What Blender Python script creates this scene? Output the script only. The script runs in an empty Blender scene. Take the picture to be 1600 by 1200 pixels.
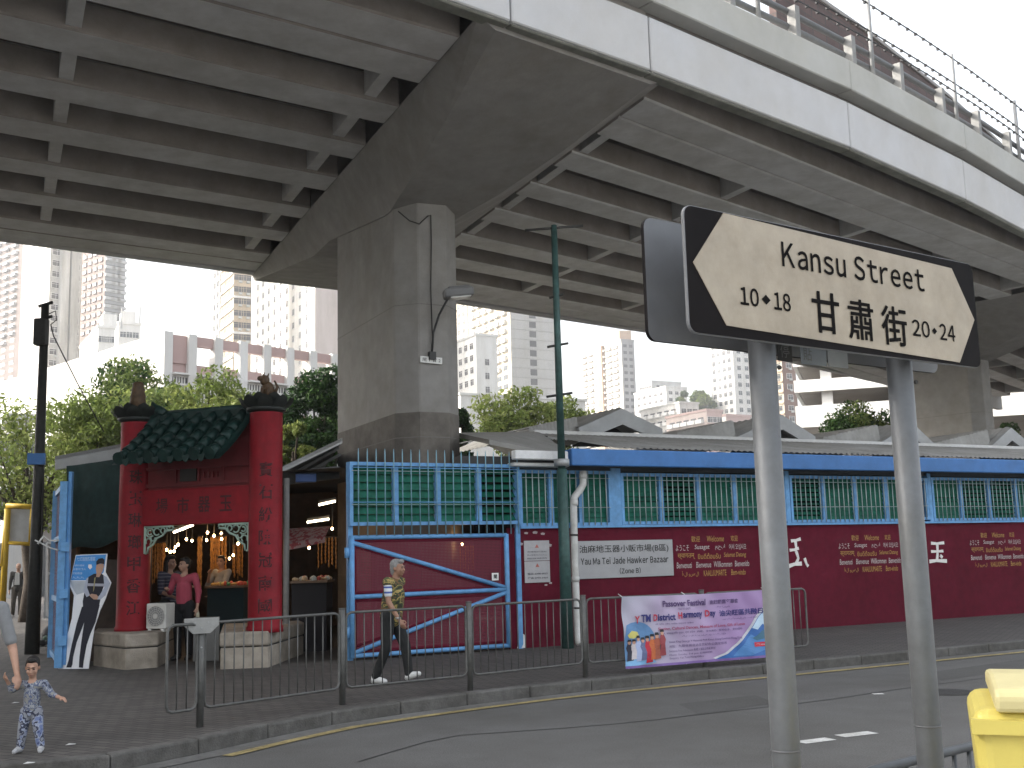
import bpy, bmesh, math, random
import numpy as np
from mathutils import Vector, Matrix, Euler
R_ = math.radians
rnd = random.Random(7)
SC = bpy.context.scene
COL = SC.collection

# ---------------------------------------------------------------- camera, sky, sun, exposure
F = 1760.0; TH = R_(8.7); PH = R_(1.5); EYE = 1.63      # focal length in photo pixels, pitch, roll, eye height
_f = np.array([0, math.cos(TH), math.sin(TH)]); _r = np.array([1.0, 0, 0]); _u = np.array([0, -math.sin(TH), math.cos(TH)])
CR = math.cos(PH) * _r - math.sin(PH) * _u
CU = math.sin(PH) * _r + math.cos(PH) * _u
CAMP = np.array([0, 0, EYE])
cd = bpy.data.cameras.new('camera'); cam = bpy.data.objects.new('camera', cd); COL.objects.link(cam)
cd.sensor_width = 36; cd.lens = 36 * F / 1600; cd.clip_start = .05; cd.clip_end = 8000
m = Matrix.Identity(4)
for i in range(3):
    m[i][0] = CR[i]; m[i][1] = CU[i]; m[i][2] = -_f[i]; m[i][3] = CAMP[i]
cam.matrix_world = m
SC.camera = cam

SUN_AZ, SUN_EL = -92, 27                                  # azimuth from +Y towards +X
w = bpy.data.worlds.new('World'); SC.world = w; w.use_nodes = True
nt = w.node_tree; bg = nt.nodes['Background']
sky = nt.nodes.new('ShaderNodeTexSky'); sky.sky_type = 'NISHITA'; sky.sun_disc = False
sky.sun_elevation = R_(SUN_EL); sky.sun_rotation = R_(SUN_AZ); sky.dust_density = 5.0; sky.air_density = 1.2; sky.ozone_density = 1.0
hs = nt.nodes.new('ShaderNodeHueSaturation'); hs.inputs['Saturation'].default_value = .35      # hazy, nearly white sky
nt.links.new(sky.outputs[0], hs.inputs['Color']); nt.links.new(hs.outputs[0], bg.inputs[0]); bg.inputs[1].default_value = 0.15
sl = bpy.data.lights.new('sun', 'SUN'); sl.energy = 2.0; sl.angle = R_(0.5); sl.color = (1, .93, .82)
so = bpy.data.objects.new('sun', sl); COL.objects.link(so)
sd = Vector((math.sin(R_(SUN_AZ)) * math.cos(R_(SUN_EL)), math.cos(R_(SUN_AZ)) * math.cos(R_(SUN_EL)), math.sin(R_(SUN_EL))))
so.rotation_euler = sd.to_track_quat('Z', 'Y').to_euler()
SC.view_settings.view_transform = 'Standard'; SC.view_settings.look = 'None'
SC.view_settings.gamma = 1; SC.view_settings.use_curve_mapping = False
SC.view_settings.exposure = 2.0
SC.cycles.max_bounces = 8; SC.cycles.diffuse_bounces = 5

# ---------------------------------------------------------------- surveying helpers (photo bearings -> metres)
def ray(x, y): return (x - 800) / F * CR - (y - 600) / F * CU + _f
def atz(x, y, z): d = ray(x, y); return CAMP + d * (z - EYE) / d[2]
def atY(x, y, Y): d = ray(x, y); return CAMP + d * Y / d[1]
def pr(p):
    q = np.array(p, float) - CAMP; return (800 + F * (q @ CR) / (q @ _f), 600 - F * (q @ CU) / (q @ _f))
def hit(x, y, p0, e):                                     # vertical plane through p0 along e
    d = ray(x, y); n = np.array([-e[1], e[0]]); t = (n @ (np.array(p0)[:2] - CAMP[:2])) / (n @ d[:2]); return CAMP + d * t
def brg(x, y=760): d = ray(x, y); return d[0] / d[1]
WP = np.array([-2.6, 17.55]); WE = np.array([.8790, .4768]); WN = np.array([.4768, -.8790])   # bazaar wall: origin, along, towards the street
def ws(x, y, off=0.0):
    p = hit(x, y, WP + WN * off, WE); return float((p[:2] - WP) @ WE), float(p[2])
def W(s, off, z): q = WP + WE * s + WN * off; return (float(q[0]), float(q[1]), float(z))
WA = math.atan2(WE[1], WE[0])
Z0 = .13                                                  # pavement level

# ---------------------------------------------------------------- materials
MATS = {}
def mat(name, col, rough=.7, metal=0.0, nscale=6.0, namt=.12, bump=.0, bscale=None, emit=None, estr=0, spec=.4, alpha=None, stain=0.0, streak=0.0, sscale=.6):
    if name in MATS: return MATS[name]
    M = bpy.data.materials.new(name); M.use_nodes = True; MATS[name] = M
    t = M.node_tree; N = t.nodes; L = t.links; b = N['Principled BSDF']
    b.inputs['Roughness'].default_value = rough; b.inputs['Metallic'].default_value = metal
    b.inputs['Specular IOR Level'].default_value = spec
    tc = N.new('ShaderNodeTexCoord')
    no = N.new('ShaderNodeTexNoise'); no.inputs['Scale'].default_value = nscale; no.inputs['Detail'].default_value = 6
    no.inputs['Roughness'].default_value = .65
    L.new(tc.outputs['Object'], no.inputs['Vector'])
    ra = N.new('ShaderNodeValToRGB')
    c = Vector(col[:3])
    ra.color_ramp.elements[0].position = .3; ra.color_ramp.elements[1].position = .72
    ra.color_ramp.elements[0].color = (*(c * (1 - namt)), 1); ra.color_ramp.elements[1].color = (*(c * (1 + namt)), 1)
    L.new(no.outputs['Fac'], ra.inputs['Fac']); out = ra.outputs['Color']
    if stain > 0 or streak > 0:
        mp = N.new('ShaderNodeMapping'); L.new(tc.outputs['Object'], mp.inputs['Vector'])
        mp.inputs['Scale'].default_value = (1, 1, .12) if streak > 0 else (1, 1, 1)
        n2 = N.new('ShaderNodeTexNoise'); n2.inputs['Scale'].default_value = sscale * (5 if streak > 0 else 1); n2.inputs['Detail'].default_value = 8
        n2.inputs['Roughness'].default_value = .7
        L.new(mp.outputs['Vector'], n2.inputs['Vector'])
        r2 = N.new('ShaderNodeValToRGB'); r2.color_ramp.elements[0].position = .36; r2.color_ramp.elements[1].position = .62
        k = 1 - max(stain, streak)
        r2.color_ramp.elements[0].color = (k, k * .98, k * .94, 1); r2.color_ramp.elements[1].color = (1, 1, 1, 1)
        L.new(n2.outputs['Fac'], r2.inputs['Fac'])
        mx = N.new('ShaderNodeMix'); mx.data_type = 'RGBA'; mx.blend_type = 'MULTIPLY'; mx.inputs['Factor'].default_value = 1
        L.new(out, mx.inputs[6]); L.new(r2.outputs['Color'], mx.inputs[7]); out = mx.outputs[2]
    L.new(out, b.inputs['Base Color'])
    if bump > 0:
        nb = N.new('ShaderNodeTexNoise'); nb.inputs['Scale'].default_value = bscale or nscale * 6; nb.inputs['Detail'].default_value = 4
        L.new(tc.outputs['Object'], nb.inputs['Vector'])
        bu = N.new('ShaderNodeBump'); bu.inputs['Strength'].default_value = bump; bu.inputs['Distance'].default_value = .02
        L.new(nb.outputs['Fac'], bu.inputs['Height']); L.new(bu.outputs['Normal'], b.inputs['Normal'])
    if emit:
        b.inputs['Emission Color'].default_value = (*emit, 1); b.inputs['Emission Strength'].default_value = estr
    return M
def brickmat(name, c1, c2, mortar, bw, bh, ms=.012, rough=.85, vertical=False, off=.5, rot=0.0, namt=.25):
    if name in MATS: return MATS[name]
    M = bpy.data.materials.new(name); M.use_nodes = True; MATS[name] = M
    t = M.node_tree; N = t.nodes; L = t.links; b = N['Principled BSDF']; b.inputs['Roughness'].default_value = rough
    tc = N.new('ShaderNodeTexCoord'); mp = N.new('ShaderNodeMapping')
    L.new(tc.outputs['Object'], mp.inputs['Vector'])
    mp.inputs['Rotation'].default_value = (R_(90) if vertical else 0, 0, rot)
    br = N.new('ShaderNodeTexBrick'); L.new(mp.outputs['Vector'], br.inputs['Vector'])
    br.inputs['Color1'].default_value = (*c1, 1); br.inputs['Color2'].default_value = (*c2, 1); br.inputs['Mortar'].default_value = (*mortar, 1)
    br.inputs['Scale'].default_value = 1; br.inputs['Brick Width'].default_value = bw; br.inputs['Row Height'].default_value = bh
    br.inputs['Mortar Size'].default_value = ms; br.offset = off
    no = N.new('ShaderNodeTexNoise'); no.inputs['Scale'].default_value = .9; no.inputs['Detail'].default_value = 8; no.inputs['Roughness'].default_value = .7
    L.new(tc.outputs['Object'], no.inputs['Vector'])
    ra = N.new('ShaderNodeValToRGB'); ra.color_ramp.elements[0].position = .32; ra.color_ramp.elements[1].position = .68
    ra.color_ramp.elements[0].color = (1 - namt, 1 - namt, 1 - namt, 1); ra.color_ramp.elements[1].color = (1 + namt * .4,) * 3 + (1,)
    L.new(no.outputs['Fac'], ra.inputs['Fac'])
    mx = N.new('ShaderNodeMix'); mx.data_type = 'RGBA'; mx.blend_type = 'MULTIPLY'; mx.inputs['Factor'].default_value = 1
    L.new(br.outputs['Color'], mx.inputs[6]); L.new(ra.outputs['Color'], mx.inputs[7]); L.new(mx.outputs[2], b.inputs['Base Color'])
    bu = N.new('ShaderNodeBump'); bu.inputs['Strength'].default_value = .4; bu.inputs['Distance'].default_value = .01; bu.invert = True
    L.new(br.outputs['Fac'], bu.inputs['Height']); L.new(bu.outputs['Normal'], b.inputs['Normal'])
    return M
def printmat(name, cols, scale=20, rough=.85, stretch=(1, 1, 1)):     # printed cloth: hard-edged blotches of several colours
    if name in MATS: return MATS[name]
    M = bpy.data.materials.new(name); M.use_nodes = True; MATS[name] = M
    t = M.node_tree; N = t.nodes; L = t.links; b = N['Principled BSDF']; b.inputs['Roughness'].default_value = rough
    tc = N.new('ShaderNodeTexCoord'); mp = N.new('ShaderNodeMapping'); L.new(tc.outputs['Object'], mp.inputs['Vector']); mp.inputs['Scale'].default_value = stretch
    no = N.new('ShaderNodeTexNoise'); no.inputs['Scale'].default_value = scale; no.inputs['Detail'].default_value = 2; L.new(mp.outputs['Vector'], no.inputs['Vector'])
    ra = N.new('ShaderNodeValToRGB'); ra.color_ramp.interpolation = 'CONSTANT'; n = len(cols)
    e = ra.color_ramp.elements; e[0].color = (*cols[0], 1); e[0].position = 0; e[1].color = (*cols[1], 1); e[1].position = .36
    for i in range(2, n):
        x = e.new(.36 + (i - 1) * .28 / (n - 1)); x.color = (*cols[i], 1)
    L.new(no.outputs['Fac'], ra.inputs['Fac']); L.new(ra.outputs['Color'], b.inputs['Base Color'])
    return M
def stripemat(name, c1, c2, period, duty=.5, axis=2, rough=.85):
    if name in MATS: return MATS[name]
    M = bpy.data.materials.new(name); M.use_nodes = True; MATS[name] = M
    t = M.node_tree; N = t.nodes; L = t.links; b = N['Principled BSDF']; b.inputs['Roughness'].default_value = rough
    tc = N.new('ShaderNodeTexCoord'); sp = N.new('ShaderNodeSeparateXYZ'); L.new(tc.outputs['Object'], sp.inputs[0])
    a = N.new('ShaderNodeMath'); a.operation = 'DIVIDE'; a.inputs[1].default_value = period; L.new(sp.outputs[axis], a.inputs[0])
    fr = N.new('ShaderNodeMath'); fr.operation = 'FRACT'; L.new(a.outputs[0], fr.inputs[0])
    g = N.new('ShaderNodeMath'); g.operation = 'GREATER_THAN'; g.inputs[1].default_value = duty; L.new(fr.outputs[0], g.inputs[0])
    mx = N.new('ShaderNodeMix'); mx.data_type = 'RGBA'; mx.inputs[6].default_value = (*c1, 1); mx.inputs[7].default_value = (*c2, 1)
    L.new(g.outputs[0], mx.inputs['Factor']); L.new(mx.outputs[2], b.inputs['Base Color'])
    return M

# ---------------------------------------------------------------- things, parts, mesh builder
def tag(o, label=None, cat=None, group=None, kind=None):
    if label: o['label'] = label
    if cat: o['category'] = cat
    if group: o['group'] = group
    if kind: o['kind'] = kind
    return o
def thing(name, label, cat, loc=(0, 0, 0), rz=0.0, group=None):
    o = bpy.data.objects.new(name, None); COL.objects.link(o); o.location = loc; o.rotation_euler = (0, 0, rz); o.empty_display_size = .2
    return tag(o, label, cat, group)
def localm(o):                                            # world matrix from loc/rot chain (depsgraph not needed)
    M_ = Matrix.LocRotScale(o.location, o.rotation_euler, o.scale)
    return localm(o.parent) @ M_ if o.parent else M_
def mesh_obj(name, me, mats, parent=None):
    o = bpy.data.objects.new(name, me); COL.objects.link(o)
    if mats is not None:
        for q in (mats if isinstance(mats, (list, tuple)) else [mats]): me.materials.append(q)
    if parent: o.parent = parent
    return o
def copy_tree(o, parent=None):
    c = o.copy(); COL.objects.link(c); c.parent = parent
    for ch in o.children: copy_tree(ch, c)
    return c
class MB:
    def __init__(s): s.v = []; s.f = []; s.mi = []; s.sm = []
    def add(s, vs, fs, mi=0, smooth=False):
        n = len(s.v); s.v += [tuple(map(float, p)) for p in vs]
        for q in fs: s.f.append([n + i for i in q]); s.mi.append(mi); s.sm.append(smooth)
        return s
    def box(s, c, d, rz=0.0, mi=0, M=None):
        x, y, z = d[0] / 2, d[1] / 2, d[2] / 2; vs = []
        cs, sn = math.cos(rz), math.sin(rz)
        for a in (-1, 1):
            for b in (-1, 1):
                for e in (-1, 1):
                    px, py, pz = a * x, b * y, e * z
                    if M is not None:
                        q = M @ Vector((px, py, pz)); vs.append((c[0] + q[0], c[1] + q[1], c[2] + q[2]))
                    else: vs.append((c[0] + px * cs - py * sn, c[1] + px * sn + py * cs, c[2] + pz))
        return s.add(vs, [(0, 1, 3, 2), (4, 6, 7, 5), (0, 4, 5, 1), (2, 3, 7, 6), (0, 2, 6, 4), (1, 5, 7, 3)], mi)
    def slab(s, a, b, wd, th, mi=0):                       # beam with rectangular section from a to b
        a = Vector(a); b = Vector(b); d = (b - a).normalized(); up = Vector((0, 0, 1))
        if abs(d.z) > .95: up = Vector((0, 1, 0))
        x = d.cross(up).normalized(); y = x.cross(d).normalized(); vs = []
        for p in (a, b):
            for i, j in ((-1, -1), (1, -1), (1, 1), (-1, 1)): vs.append(p + x * (i * wd / 2) + y * (j * th / 2))
        return s.add(vs, [(3, 2, 1, 0), (4, 5, 6, 7), (0, 1, 5, 4), (1, 2, 6, 5), (2, 3, 7, 6), (3, 0, 4, 7)], mi)
    def prism(s, poly, z0, z1, mi=0):
        n = len(poly); a = sum(poly[i][0] * poly[(i + 1) % n][1] - poly[(i + 1) % n][0] * poly[i][1] for i in range(n))
        if a < 0: poly = poly[::-1]
        vs = [(p[0], p[1], z0) for p in poly] + [(p[0], p[1], z1) for p in poly]
        return s.add(vs, [tuple(range(n - 1, -1, -1)), tuple(range(n, 2 * n))] + [(i, (i + 1) % n, n + (i + 1) % n, n + i) for i in range(n)], mi)
    def plate(s, pts, d, mi=0, side=None):                 # planar polygon extruded along vector d
        n = len(pts); d = Vector(d); vs = [Vector(p) for p in pts] + [Vector(p) + d for p in pts]
        if side is None: side = mi
        s.add(vs, [tuple(range(n))], mi); k = len(s.v) - 2 * n
        s.f.append([k + n + i for i in range(n - 1, -1, -1)]); s.mi.append(side); s.sm.append(False)
        for i in range(n): s.f.append([k + (i + 1) % n, k + i, k + n + i, k + n + (i + 1) % n]); s.mi.append(side); s.sm.append(False)
        return s
    def tube(s, pts, r, n=8, mi=0, cap=True):
        P = [Vector(p) for p in pts]; rs = r if isinstance(r, (list, tuple)) else [r] * len(P); rings = []
        k0 = len(s.v)
        prev = None
        for i, p in enumerate(P):
            d = (P[min(i + 1, len(P) - 1)] - P[max(i - 1, 0)]).normalized()
            if prev is None:
                up = Vector((0, 0, 1)) if abs(d.z) < .9 else Vector((1, 0, 0)); x = d.cross(up).normalized()
            else: x = (prev - d * prev.dot(d)).normalized()
            prev = x; y = d.cross(x)
            for j in range(n):
                a = 2 * math.pi * j / n; s.v.append(tuple(p + x * (rs[i] * math.cos(a)) + y * (rs[i] * math.sin(a))))
        for i in range(len(P) - 1):
            for j in range(n):
                s.f.append([k0 + i * n + j, k0 + i * n + (j + 1) % n, k0 + (i + 1) * n + (j + 1) % n, k0 + (i + 1) * n + j]); s.mi.append(mi); s.sm.append(True)
        if cap:
            s.f.append([k0 + j for j in range(n - 1, -1, -1)]); s.mi.append(mi); s.sm.append(False)
            e = k0 + (len(P) - 1) * n; s.f.append([e + j for j in range(n)]); s.mi.append(mi); s.sm.append(False)
        return s
    def lathe(s, prof, c=(0, 0, 0), n=16, mi=0):           # profile of (r,z)
        k0 = len(s.v)
        for r, z in prof:
            for j in range(n):
                a = 2 * math.pi * j / n; s.v.append((c[0] + r * math.cos(a), c[1] + r * math.sin(a), c[2] + z))
        for i in range(len(prof) - 1):
            for j in range(n):
                s.f.append([k0 + i * n + j, k0 + i * n + (j + 1) % n, k0 + (i + 1) * n + (j + 1) % n, k0 + (i + 1) * n + j]); s.mi.append(mi); s.sm.append(True)
        s.f.append([k0 + j for j in range(n - 1, -1, -1)]); s.mi.append(mi); s.sm.append(False)
        e = k0 + (len(prof) - 1) * n; s.f.append([e + j for j in range(n)]); s.mi.append(mi); s.sm.append(False)
        return s
    def ell(s, c, r, n=12, k=8, mi=0, M=None):
        vs = []; c = Vector(c)
        for i in range(1, k):
            t = math.pi * i / k
            for j in range(n):
                a = 2 * math.pi * j / n; q = Vector((r[0] * math.sin(t) * math.cos(a), r[1] * math.sin(t) * math.sin(a), r[2] * math.cos(t)))
                vs.append(c + (M @ q if M is not None else q))
        q0 = Vector((0, 0, r[2])); q1 = Vector((0, 0, -r[2]))
        vs += [c + (M @ q0 if M is not None else q0), c + (M @ q1 if M is not None else q1)]
        fs = []
        for i in range(k - 2):
            for j in range(n): fs.append((i * n + j, (i + 1) * n + j, (i + 1) * n + (j + 1) % n, i * n + (j + 1) % n))
        T = (k - 1) * n
        for j in range(n): fs.append((T, j, (j + 1) % n)); fs.append((T + 1, (k - 2) * n + (j + 1) % n, (k - 2) * n + j))
        return s.add(vs, fs, mi, True)
    def cap(s, a, ra, b, rb, n=10, mi=0):                  # tapered capsule
        a = Vector(a); b = Vector(b); d = b - a; L = d.length or 1e-4; d = d / L
        up = Vector((0, 0, 1)) if abs(d.z) < .9 else Vector((1, 0, 0)); x = d.cross(up).normalized(); y = d.cross(x)
        prof = [(ra * math.cos(t), -ra * math.sin(t)) for t in (1.35, .9, .45, 0)] + [(rb * math.cos(t), L + rb * math.sin(t)) for t in (0, .45, .9, 1.35)]
        k0 = len(s.v)
        for r, z in prof:
            for j in range(n):
                t = 2 * math.pi * j / n; s.v.append(tuple(a + d * z + x * (r * math.cos(t)) + y * (r * math.sin(t))))
        m = len(prof)
        for i in range(m - 1):
            for j in range(n): s.f.append([k0 + i * n + j, k0 + i * n + (j + 1) % n, k0 + (i + 1) * n + (j + 1) % n, k0 + (i + 1) * n + j]); s.mi.append(mi); s.sm.append(True)
        s.f.append([k0 + j for j in range(n - 1, -1, -1)]); s.mi.append(mi); s.sm.append(True)
        e = k0 + (m - 1) * n; s.f.append([e + j for j in range(n)]); s.mi.append(mi); s.sm.append(True)
        return s
    def mesh(s, name, inv=None):
        me = bpy.data.meshes.new(name); vs = s.v
        if inv is not None: vs = [tuple(inv @ Vector(p)) for p in vs]
        me.from_pydata(vs, [], s.f); me.polygons.foreach_set('material_index', s.mi); me.polygons.foreach_set('use_smooth', s.sm); me.update()
        bm = bmesh.new(); bm.from_mesh(me); bmesh.ops.recalc_face_normals(bm, faces=bm.faces); bm.to_mesh(me); bm.free()
        return me
    def build(s, name, mats, parent=None, world=True):     # world: verts are world coordinates
        inv = localm(parent).inverted() if (parent and world) else None
        return mesh_obj(name, s.mesh(name, inv), mats, parent)
def bevel(o, w=.01, seg=2, angle=35):
    b = o.modifiers.new('edge', 'BEVEL'); b.width = w; b.segments = seg; b.limit_method = 'ANGLE'; b.angle_limit = R_(angle); return o

# ---------------------------------------------------------------- writing
def text_mesh(body, bold=0.0, glyphs=False, spacing=.1, shear=0.0):
    def one(t):
        c = bpy.data.curves.new('lettering', 'FONT'); c.body = t; c.size = 1; c.offset = bold; c.resolution_u = 3; c.shear = shear
        o = bpy.data.objects.new('lettering', c); COL.objects.link(o)
        me = bpy.data.meshes.new_from_object(o.evaluated_get(bpy.context.evaluated_depsgraph_get()))
        vs = [tuple(v.co) for v in me.vertices]; fs = [tuple(p.vertices) for p in me.polygons]
        bpy.data.objects.remove(o); bpy.data.curves.remove(c); bpy.data.meshes.remove(me); return vs, fs
    if not glyphs: return one(body)
    V, Fc, x = [], [], 0
    for ch in body:
        if ch == ' ': x += .3; continue
        vs, fs = one(chr(ord(ch) + 0xFEE0) if 33 <= ord(ch) < 127 else ch)
        x0 = min(v[0] for v in vs); x1 = max(v[0] for v in vs); k = len(V)
        V += [(v[0] - x0 + x, v[1], 0) for v in vs]; Fc += [tuple(i + k for i in q) for q in fs]; x += x1 - x0 + spacing
    return V, Fc
def letter(mb, body, box, place, mi=0, bold=0.0, glyphs=False, spacing=.1, lift=.004, shear=0.0, keep=False):
    """writes body into the box (u0,v0,u1,v1) of a surface; place(u,v,lift) gives the point"""
    vs, fs = text_mesh(body, bold, glyphs, spacing, shear)
    x0 = min(v[0] for v in vs); x1 = max(v[0] for v in vs); y0 = min(v[1] for v in vs); y1 = max(v[1] for v in vs)
    u0, v0, u1, v1 = box; sx = (u1 - u0) / (x1 - x0); sy = (v1 - v0) / (y1 - y0)
    if keep: sx = sy
    mb.add([place(u0 + (v[0] - x0) * sx, v0 + (v[1] - y0) * sy, lift) for v in vs], fs, mi)
def wplace(off): return lambda s, z, l: W(s, off + l, z)
# ================================================================ ground, road, pavements
M_asph = mat('asphalt', (.125, .122, .117), .9, nscale=70, namt=.35, bump=.5, bscale=160, stain=.28, sscale=.35)
M_pave = brickmat('pavers', (.062, .055, .050), (.092, .081, .073), (.022, .020, .018), .21, .105, .009, rot=R_(29))
M_kerb = mat('kerbstone', (.115, .11, .103), .85, nscale=9, namt=.3, bump=.4, bscale=60, stain=.35, sscale=1.2)
M_yel = mat('yellow_line', (.36, .285, .125), .8, nscale=25, namt=.35, stain=.45, sscale=5)
M_wht = mat('road_white', (.62, .62, .60), .8, nscale=30, namt=.2, stain=.3, sscale=5)
g = MB(); g.add([(-880, -190, -.02), (880, -190, -.02), (880, 885, -.02), (-880, 885, -.02)], [(0, 1, 2, 3)]); tag(g.build('ground', mat('ground_far', (.26, .255, .24), .95, nscale=.05, namt=.3)), kind='structure')
g = MB(); n = 40
def grid(mb, x0, y0, x1, y1, z, nx, ny): 
    vs = [(x0 + (x1 - x0) * i / nx, y0 + (y1 - y0) * j / ny, z) for j in range(ny + 1) for i in range(nx + 1)]
    mb.add(vs, [(j * (nx + 1) + i, j * (nx + 1) + i + 1, (j + 1) * (nx + 1) + i + 1, (j + 1) * (nx + 1) + i) for j in range(ny) for i in range(nx)])
grid(g, -70, -30, 90, 60, 0, 8, 6); tag(g.build('road', M_asph), kind='structure')
KERB = [(-14.0, 9.6), (-8.0, 9.25), tuple(atz(0, 1197, Z0)[:2]), tuple(atz(129, 1188, Z0)[:2]), tuple(atz(252, 1167, Z0)[:2]), tuple(atz(400, 1136, Z0)[:2]), tuple(atz(500, 1114, Z0)[:2]),
        (-.75, 12.83), (.75, 13.97), (3.6, 15.5), (7.75, 17.9), (14, 21.4), (30, 30.3), (60, 47)]
def chaikin(P, k=2):
    for _ in range(k):
        Q = [P[0]]
        for a, b in zip(P[:-1], P[1:]):
            Q += [(a[0] * .75 + b[0] * .25, a[1] * .75 + b[1] * .25), (a[0] * .25 + b[0] * .75, a[1] * .25 + b[1] * .75)]
        Q.append(P[-1]); P = Q
    return P
def resample(P, step):
    out = [P[0]]; acc = 0.0
    for a, b in zip(P[:-1], P[1:]):
        d = math.dist(a, b); t = step - acc
        while t <= d: out.append((a[0] + (b[0] - a[0]) * t / d, a[1] + (b[1] - a[1]) * t / d)); t += step
        acc = (acc + d) % step
    return out
def offs(P, d):                                           # offset polyline to its left
    out = []
    for i in range(len(P)):
        a = P[max(i - 1, 0)]; b = P[min(i + 1, len(P) - 1)]; L = math.dist(a, b) or 1; out.append((P[i][0] - (b[1] - a[1]) / L * d, P[i][1] + (b[0] - a[0]) / L * d))
    return out
KP = resample(chaikin(KERB), .9)
KI = offs(KP, .16)
poly = KI + [(80, 90), (-60, 90), (-60, 9.8)]
g = MB(); g.add([(p[0], p[1], Z0) for p in poly], [tuple(range(len(poly)))]); o = g.build('pavement', M_pave); tag(o, kind='structure')
bm = bmesh.new(); bm.from_mesh(o.data); bmesh.ops.triangulate(bm, faces=bm.faces); bm.to_mesh(o.data); bm.free()
g = MB()
for i in range(len(KP) - 1):
    a, b, c, d = KP[i], KP[i + 1], KI[i + 1], KI[i]; t = .004
    q = [(a[0] + (b[0] - a[0]) * t, a[1] + (b[1] - a[1]) * t), (b[0] + (a[0] - b[0]) * t, b[1] + (a[1] - b[1]) * t), (c[0] + (d[0] - c[0]) * t, c[1] + (d[1] - c[1]) * t), (d[0] + (c[0] - d[0]) * t, d[1] + (c[1] - d[1]) * t)]
    g.prism(q, -.01, Z0 + .004 + rnd.uniform(-.003, .003))
bevel(tag(g.build('kerb', M_kerb), kind='structure'), .018, 2)
def ribbon(P, d0, d1, z): 
    A, B = offs(P, d0), offs(P, d1); g = MB()
    g.add([(p[0], p[1], z) for p in A] + [(p[0], p[1], z) for p in B], [(i, i + 1, len(A) + i + 1, len(A) + i) for i in range(len(A) - 1)]); return g
YP = [p for p in KP if p[0] > -3.2]
tag(ribbon(YP, -.38, -.26, .008).build('yellow_line', M_yel), kind='structure')
tag(ribbon(KP, -.255, -.005, .006).build('gutter_strip', mat('gutter_concrete', (.15, .146, .138), .9, nscale=14, namt=.25, stain=.4, sscale=1.0)), kind='structure')
g = MB()
for a, b in (((1250, 1160), (1298, 1154)), ((1312, 1150), (1364, 1144))):
    p = atz(*a, .004); q = atz(*b, .004); d = (q - p) / np.linalg.norm(q - p); nn = np.array([-d[1], d[0], 0]) * .075
    g.add([p + nn, p - nn, q - nn, q + nn], [(0, 1, 2, 3)])
p = atz(1372, 1084, .004); g.add([p + np.array([-.06, -.05, 0]), p + np.array([.06, -.05, 0]), p + np.array([.06, .05, 0]), p + np.array([-.06, .05, 0])], [(0, 1, 2, 3)])
tag(g.build('lane_marking', M_wht), kind='structure')
# tar seams in the carriageway
g = MB(); P = [atz(x, y, .003)[:2] for x, y in ((560, 1190), (700, 1150), (1000, 1128), (1300, 1092), (1600, 1050))]; P = [tuple(p) for p in P]
P2 = resample(P, .5); tag(ribbon([(p[0], p[1] + .03 * math.sin(i)) for i, p in enumerate(P2)], -.012, .012, .003).build('road_seam', mat('tar', (.02, .02, .02), .7)), kind='structure')
# manhole covers and darker reinstatement patches
M_iron = mat('cast_iron', (.05, .048, .046), .7, .3, nscale=60, namt=.4, bump=.5, bscale=90)
for px, py in ((1480, 1082),):
    c = atz(px, py, 0); g = MB(); g.tube([(c[0], c[1], .0), (c[0], c[1], .007)], .30, 28); g.tube([(c[0], c[1], .0), (c[0], c[1], .010)], .25, 28); tag(g.build('manhole_cover', M_iron), 'round iron manhole cover in the road ' + ('nearer the kerb railing' if px < 1200 else 'beyond the right sign post'), 'manhole cover')
c = atz(880, 1075, 0); g = MB(); q = atz(930, 1069, .012); g.slab(atz(860, 1078, .010), atz(915, 1071, .010), .26, .02); tag(g.build('gutter_grating', M_iron), 'iron gutter grating against the kerb below the banner', 'grating')
M_patch = mat('asphalt_patch', (.10, .098, .094), .95, nscale=60, namt=.3, bump=.5, bscale=150, stain=.2)
g = MB()
for P4 in ([(1060, 1100), (1180, 1086), (1215, 1099), (1090, 1115)], [(1440, 1052), (1600, 1030), (1640, 1040), (1470, 1063)]): g.add([tuple(atz(x, y, .0022)) for x, y in P4], [(0, 1, 2, 3)])
tag(g.build('road_patch', M_patch), kind='structure')
# unseen pavement on the camera's side, paled to bounce light up to the girders
NP = [(-6, -1.2), (1, 4.3), (2.4, 5.1), (14, 11.6), (40, 26)]
g = MB(); g.prism(NP + [(40, -10), (-6, -10)], -.01, Z0); tag(g.build('near_pavement', mat('pale_paving', (.32, .31, .29), .85, nscale=4, namt=.15)), kind='structure')
g = MB()
for p in ((110, 1163), (45, 1192), (24, 1098)):
    c = atz(*p, Z0 + .004); g.add([c + np.array(q) for q in ((-.03, -.04, 0), (.05, -.03, 0.004), (.04, .03, 0), (-.02, .02, .006))], [(0, 1, 2, 3)])
tag(g.build('litter', mat('paper_scrap', (.6, .6, .58), .9)), kind='stuff')

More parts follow.
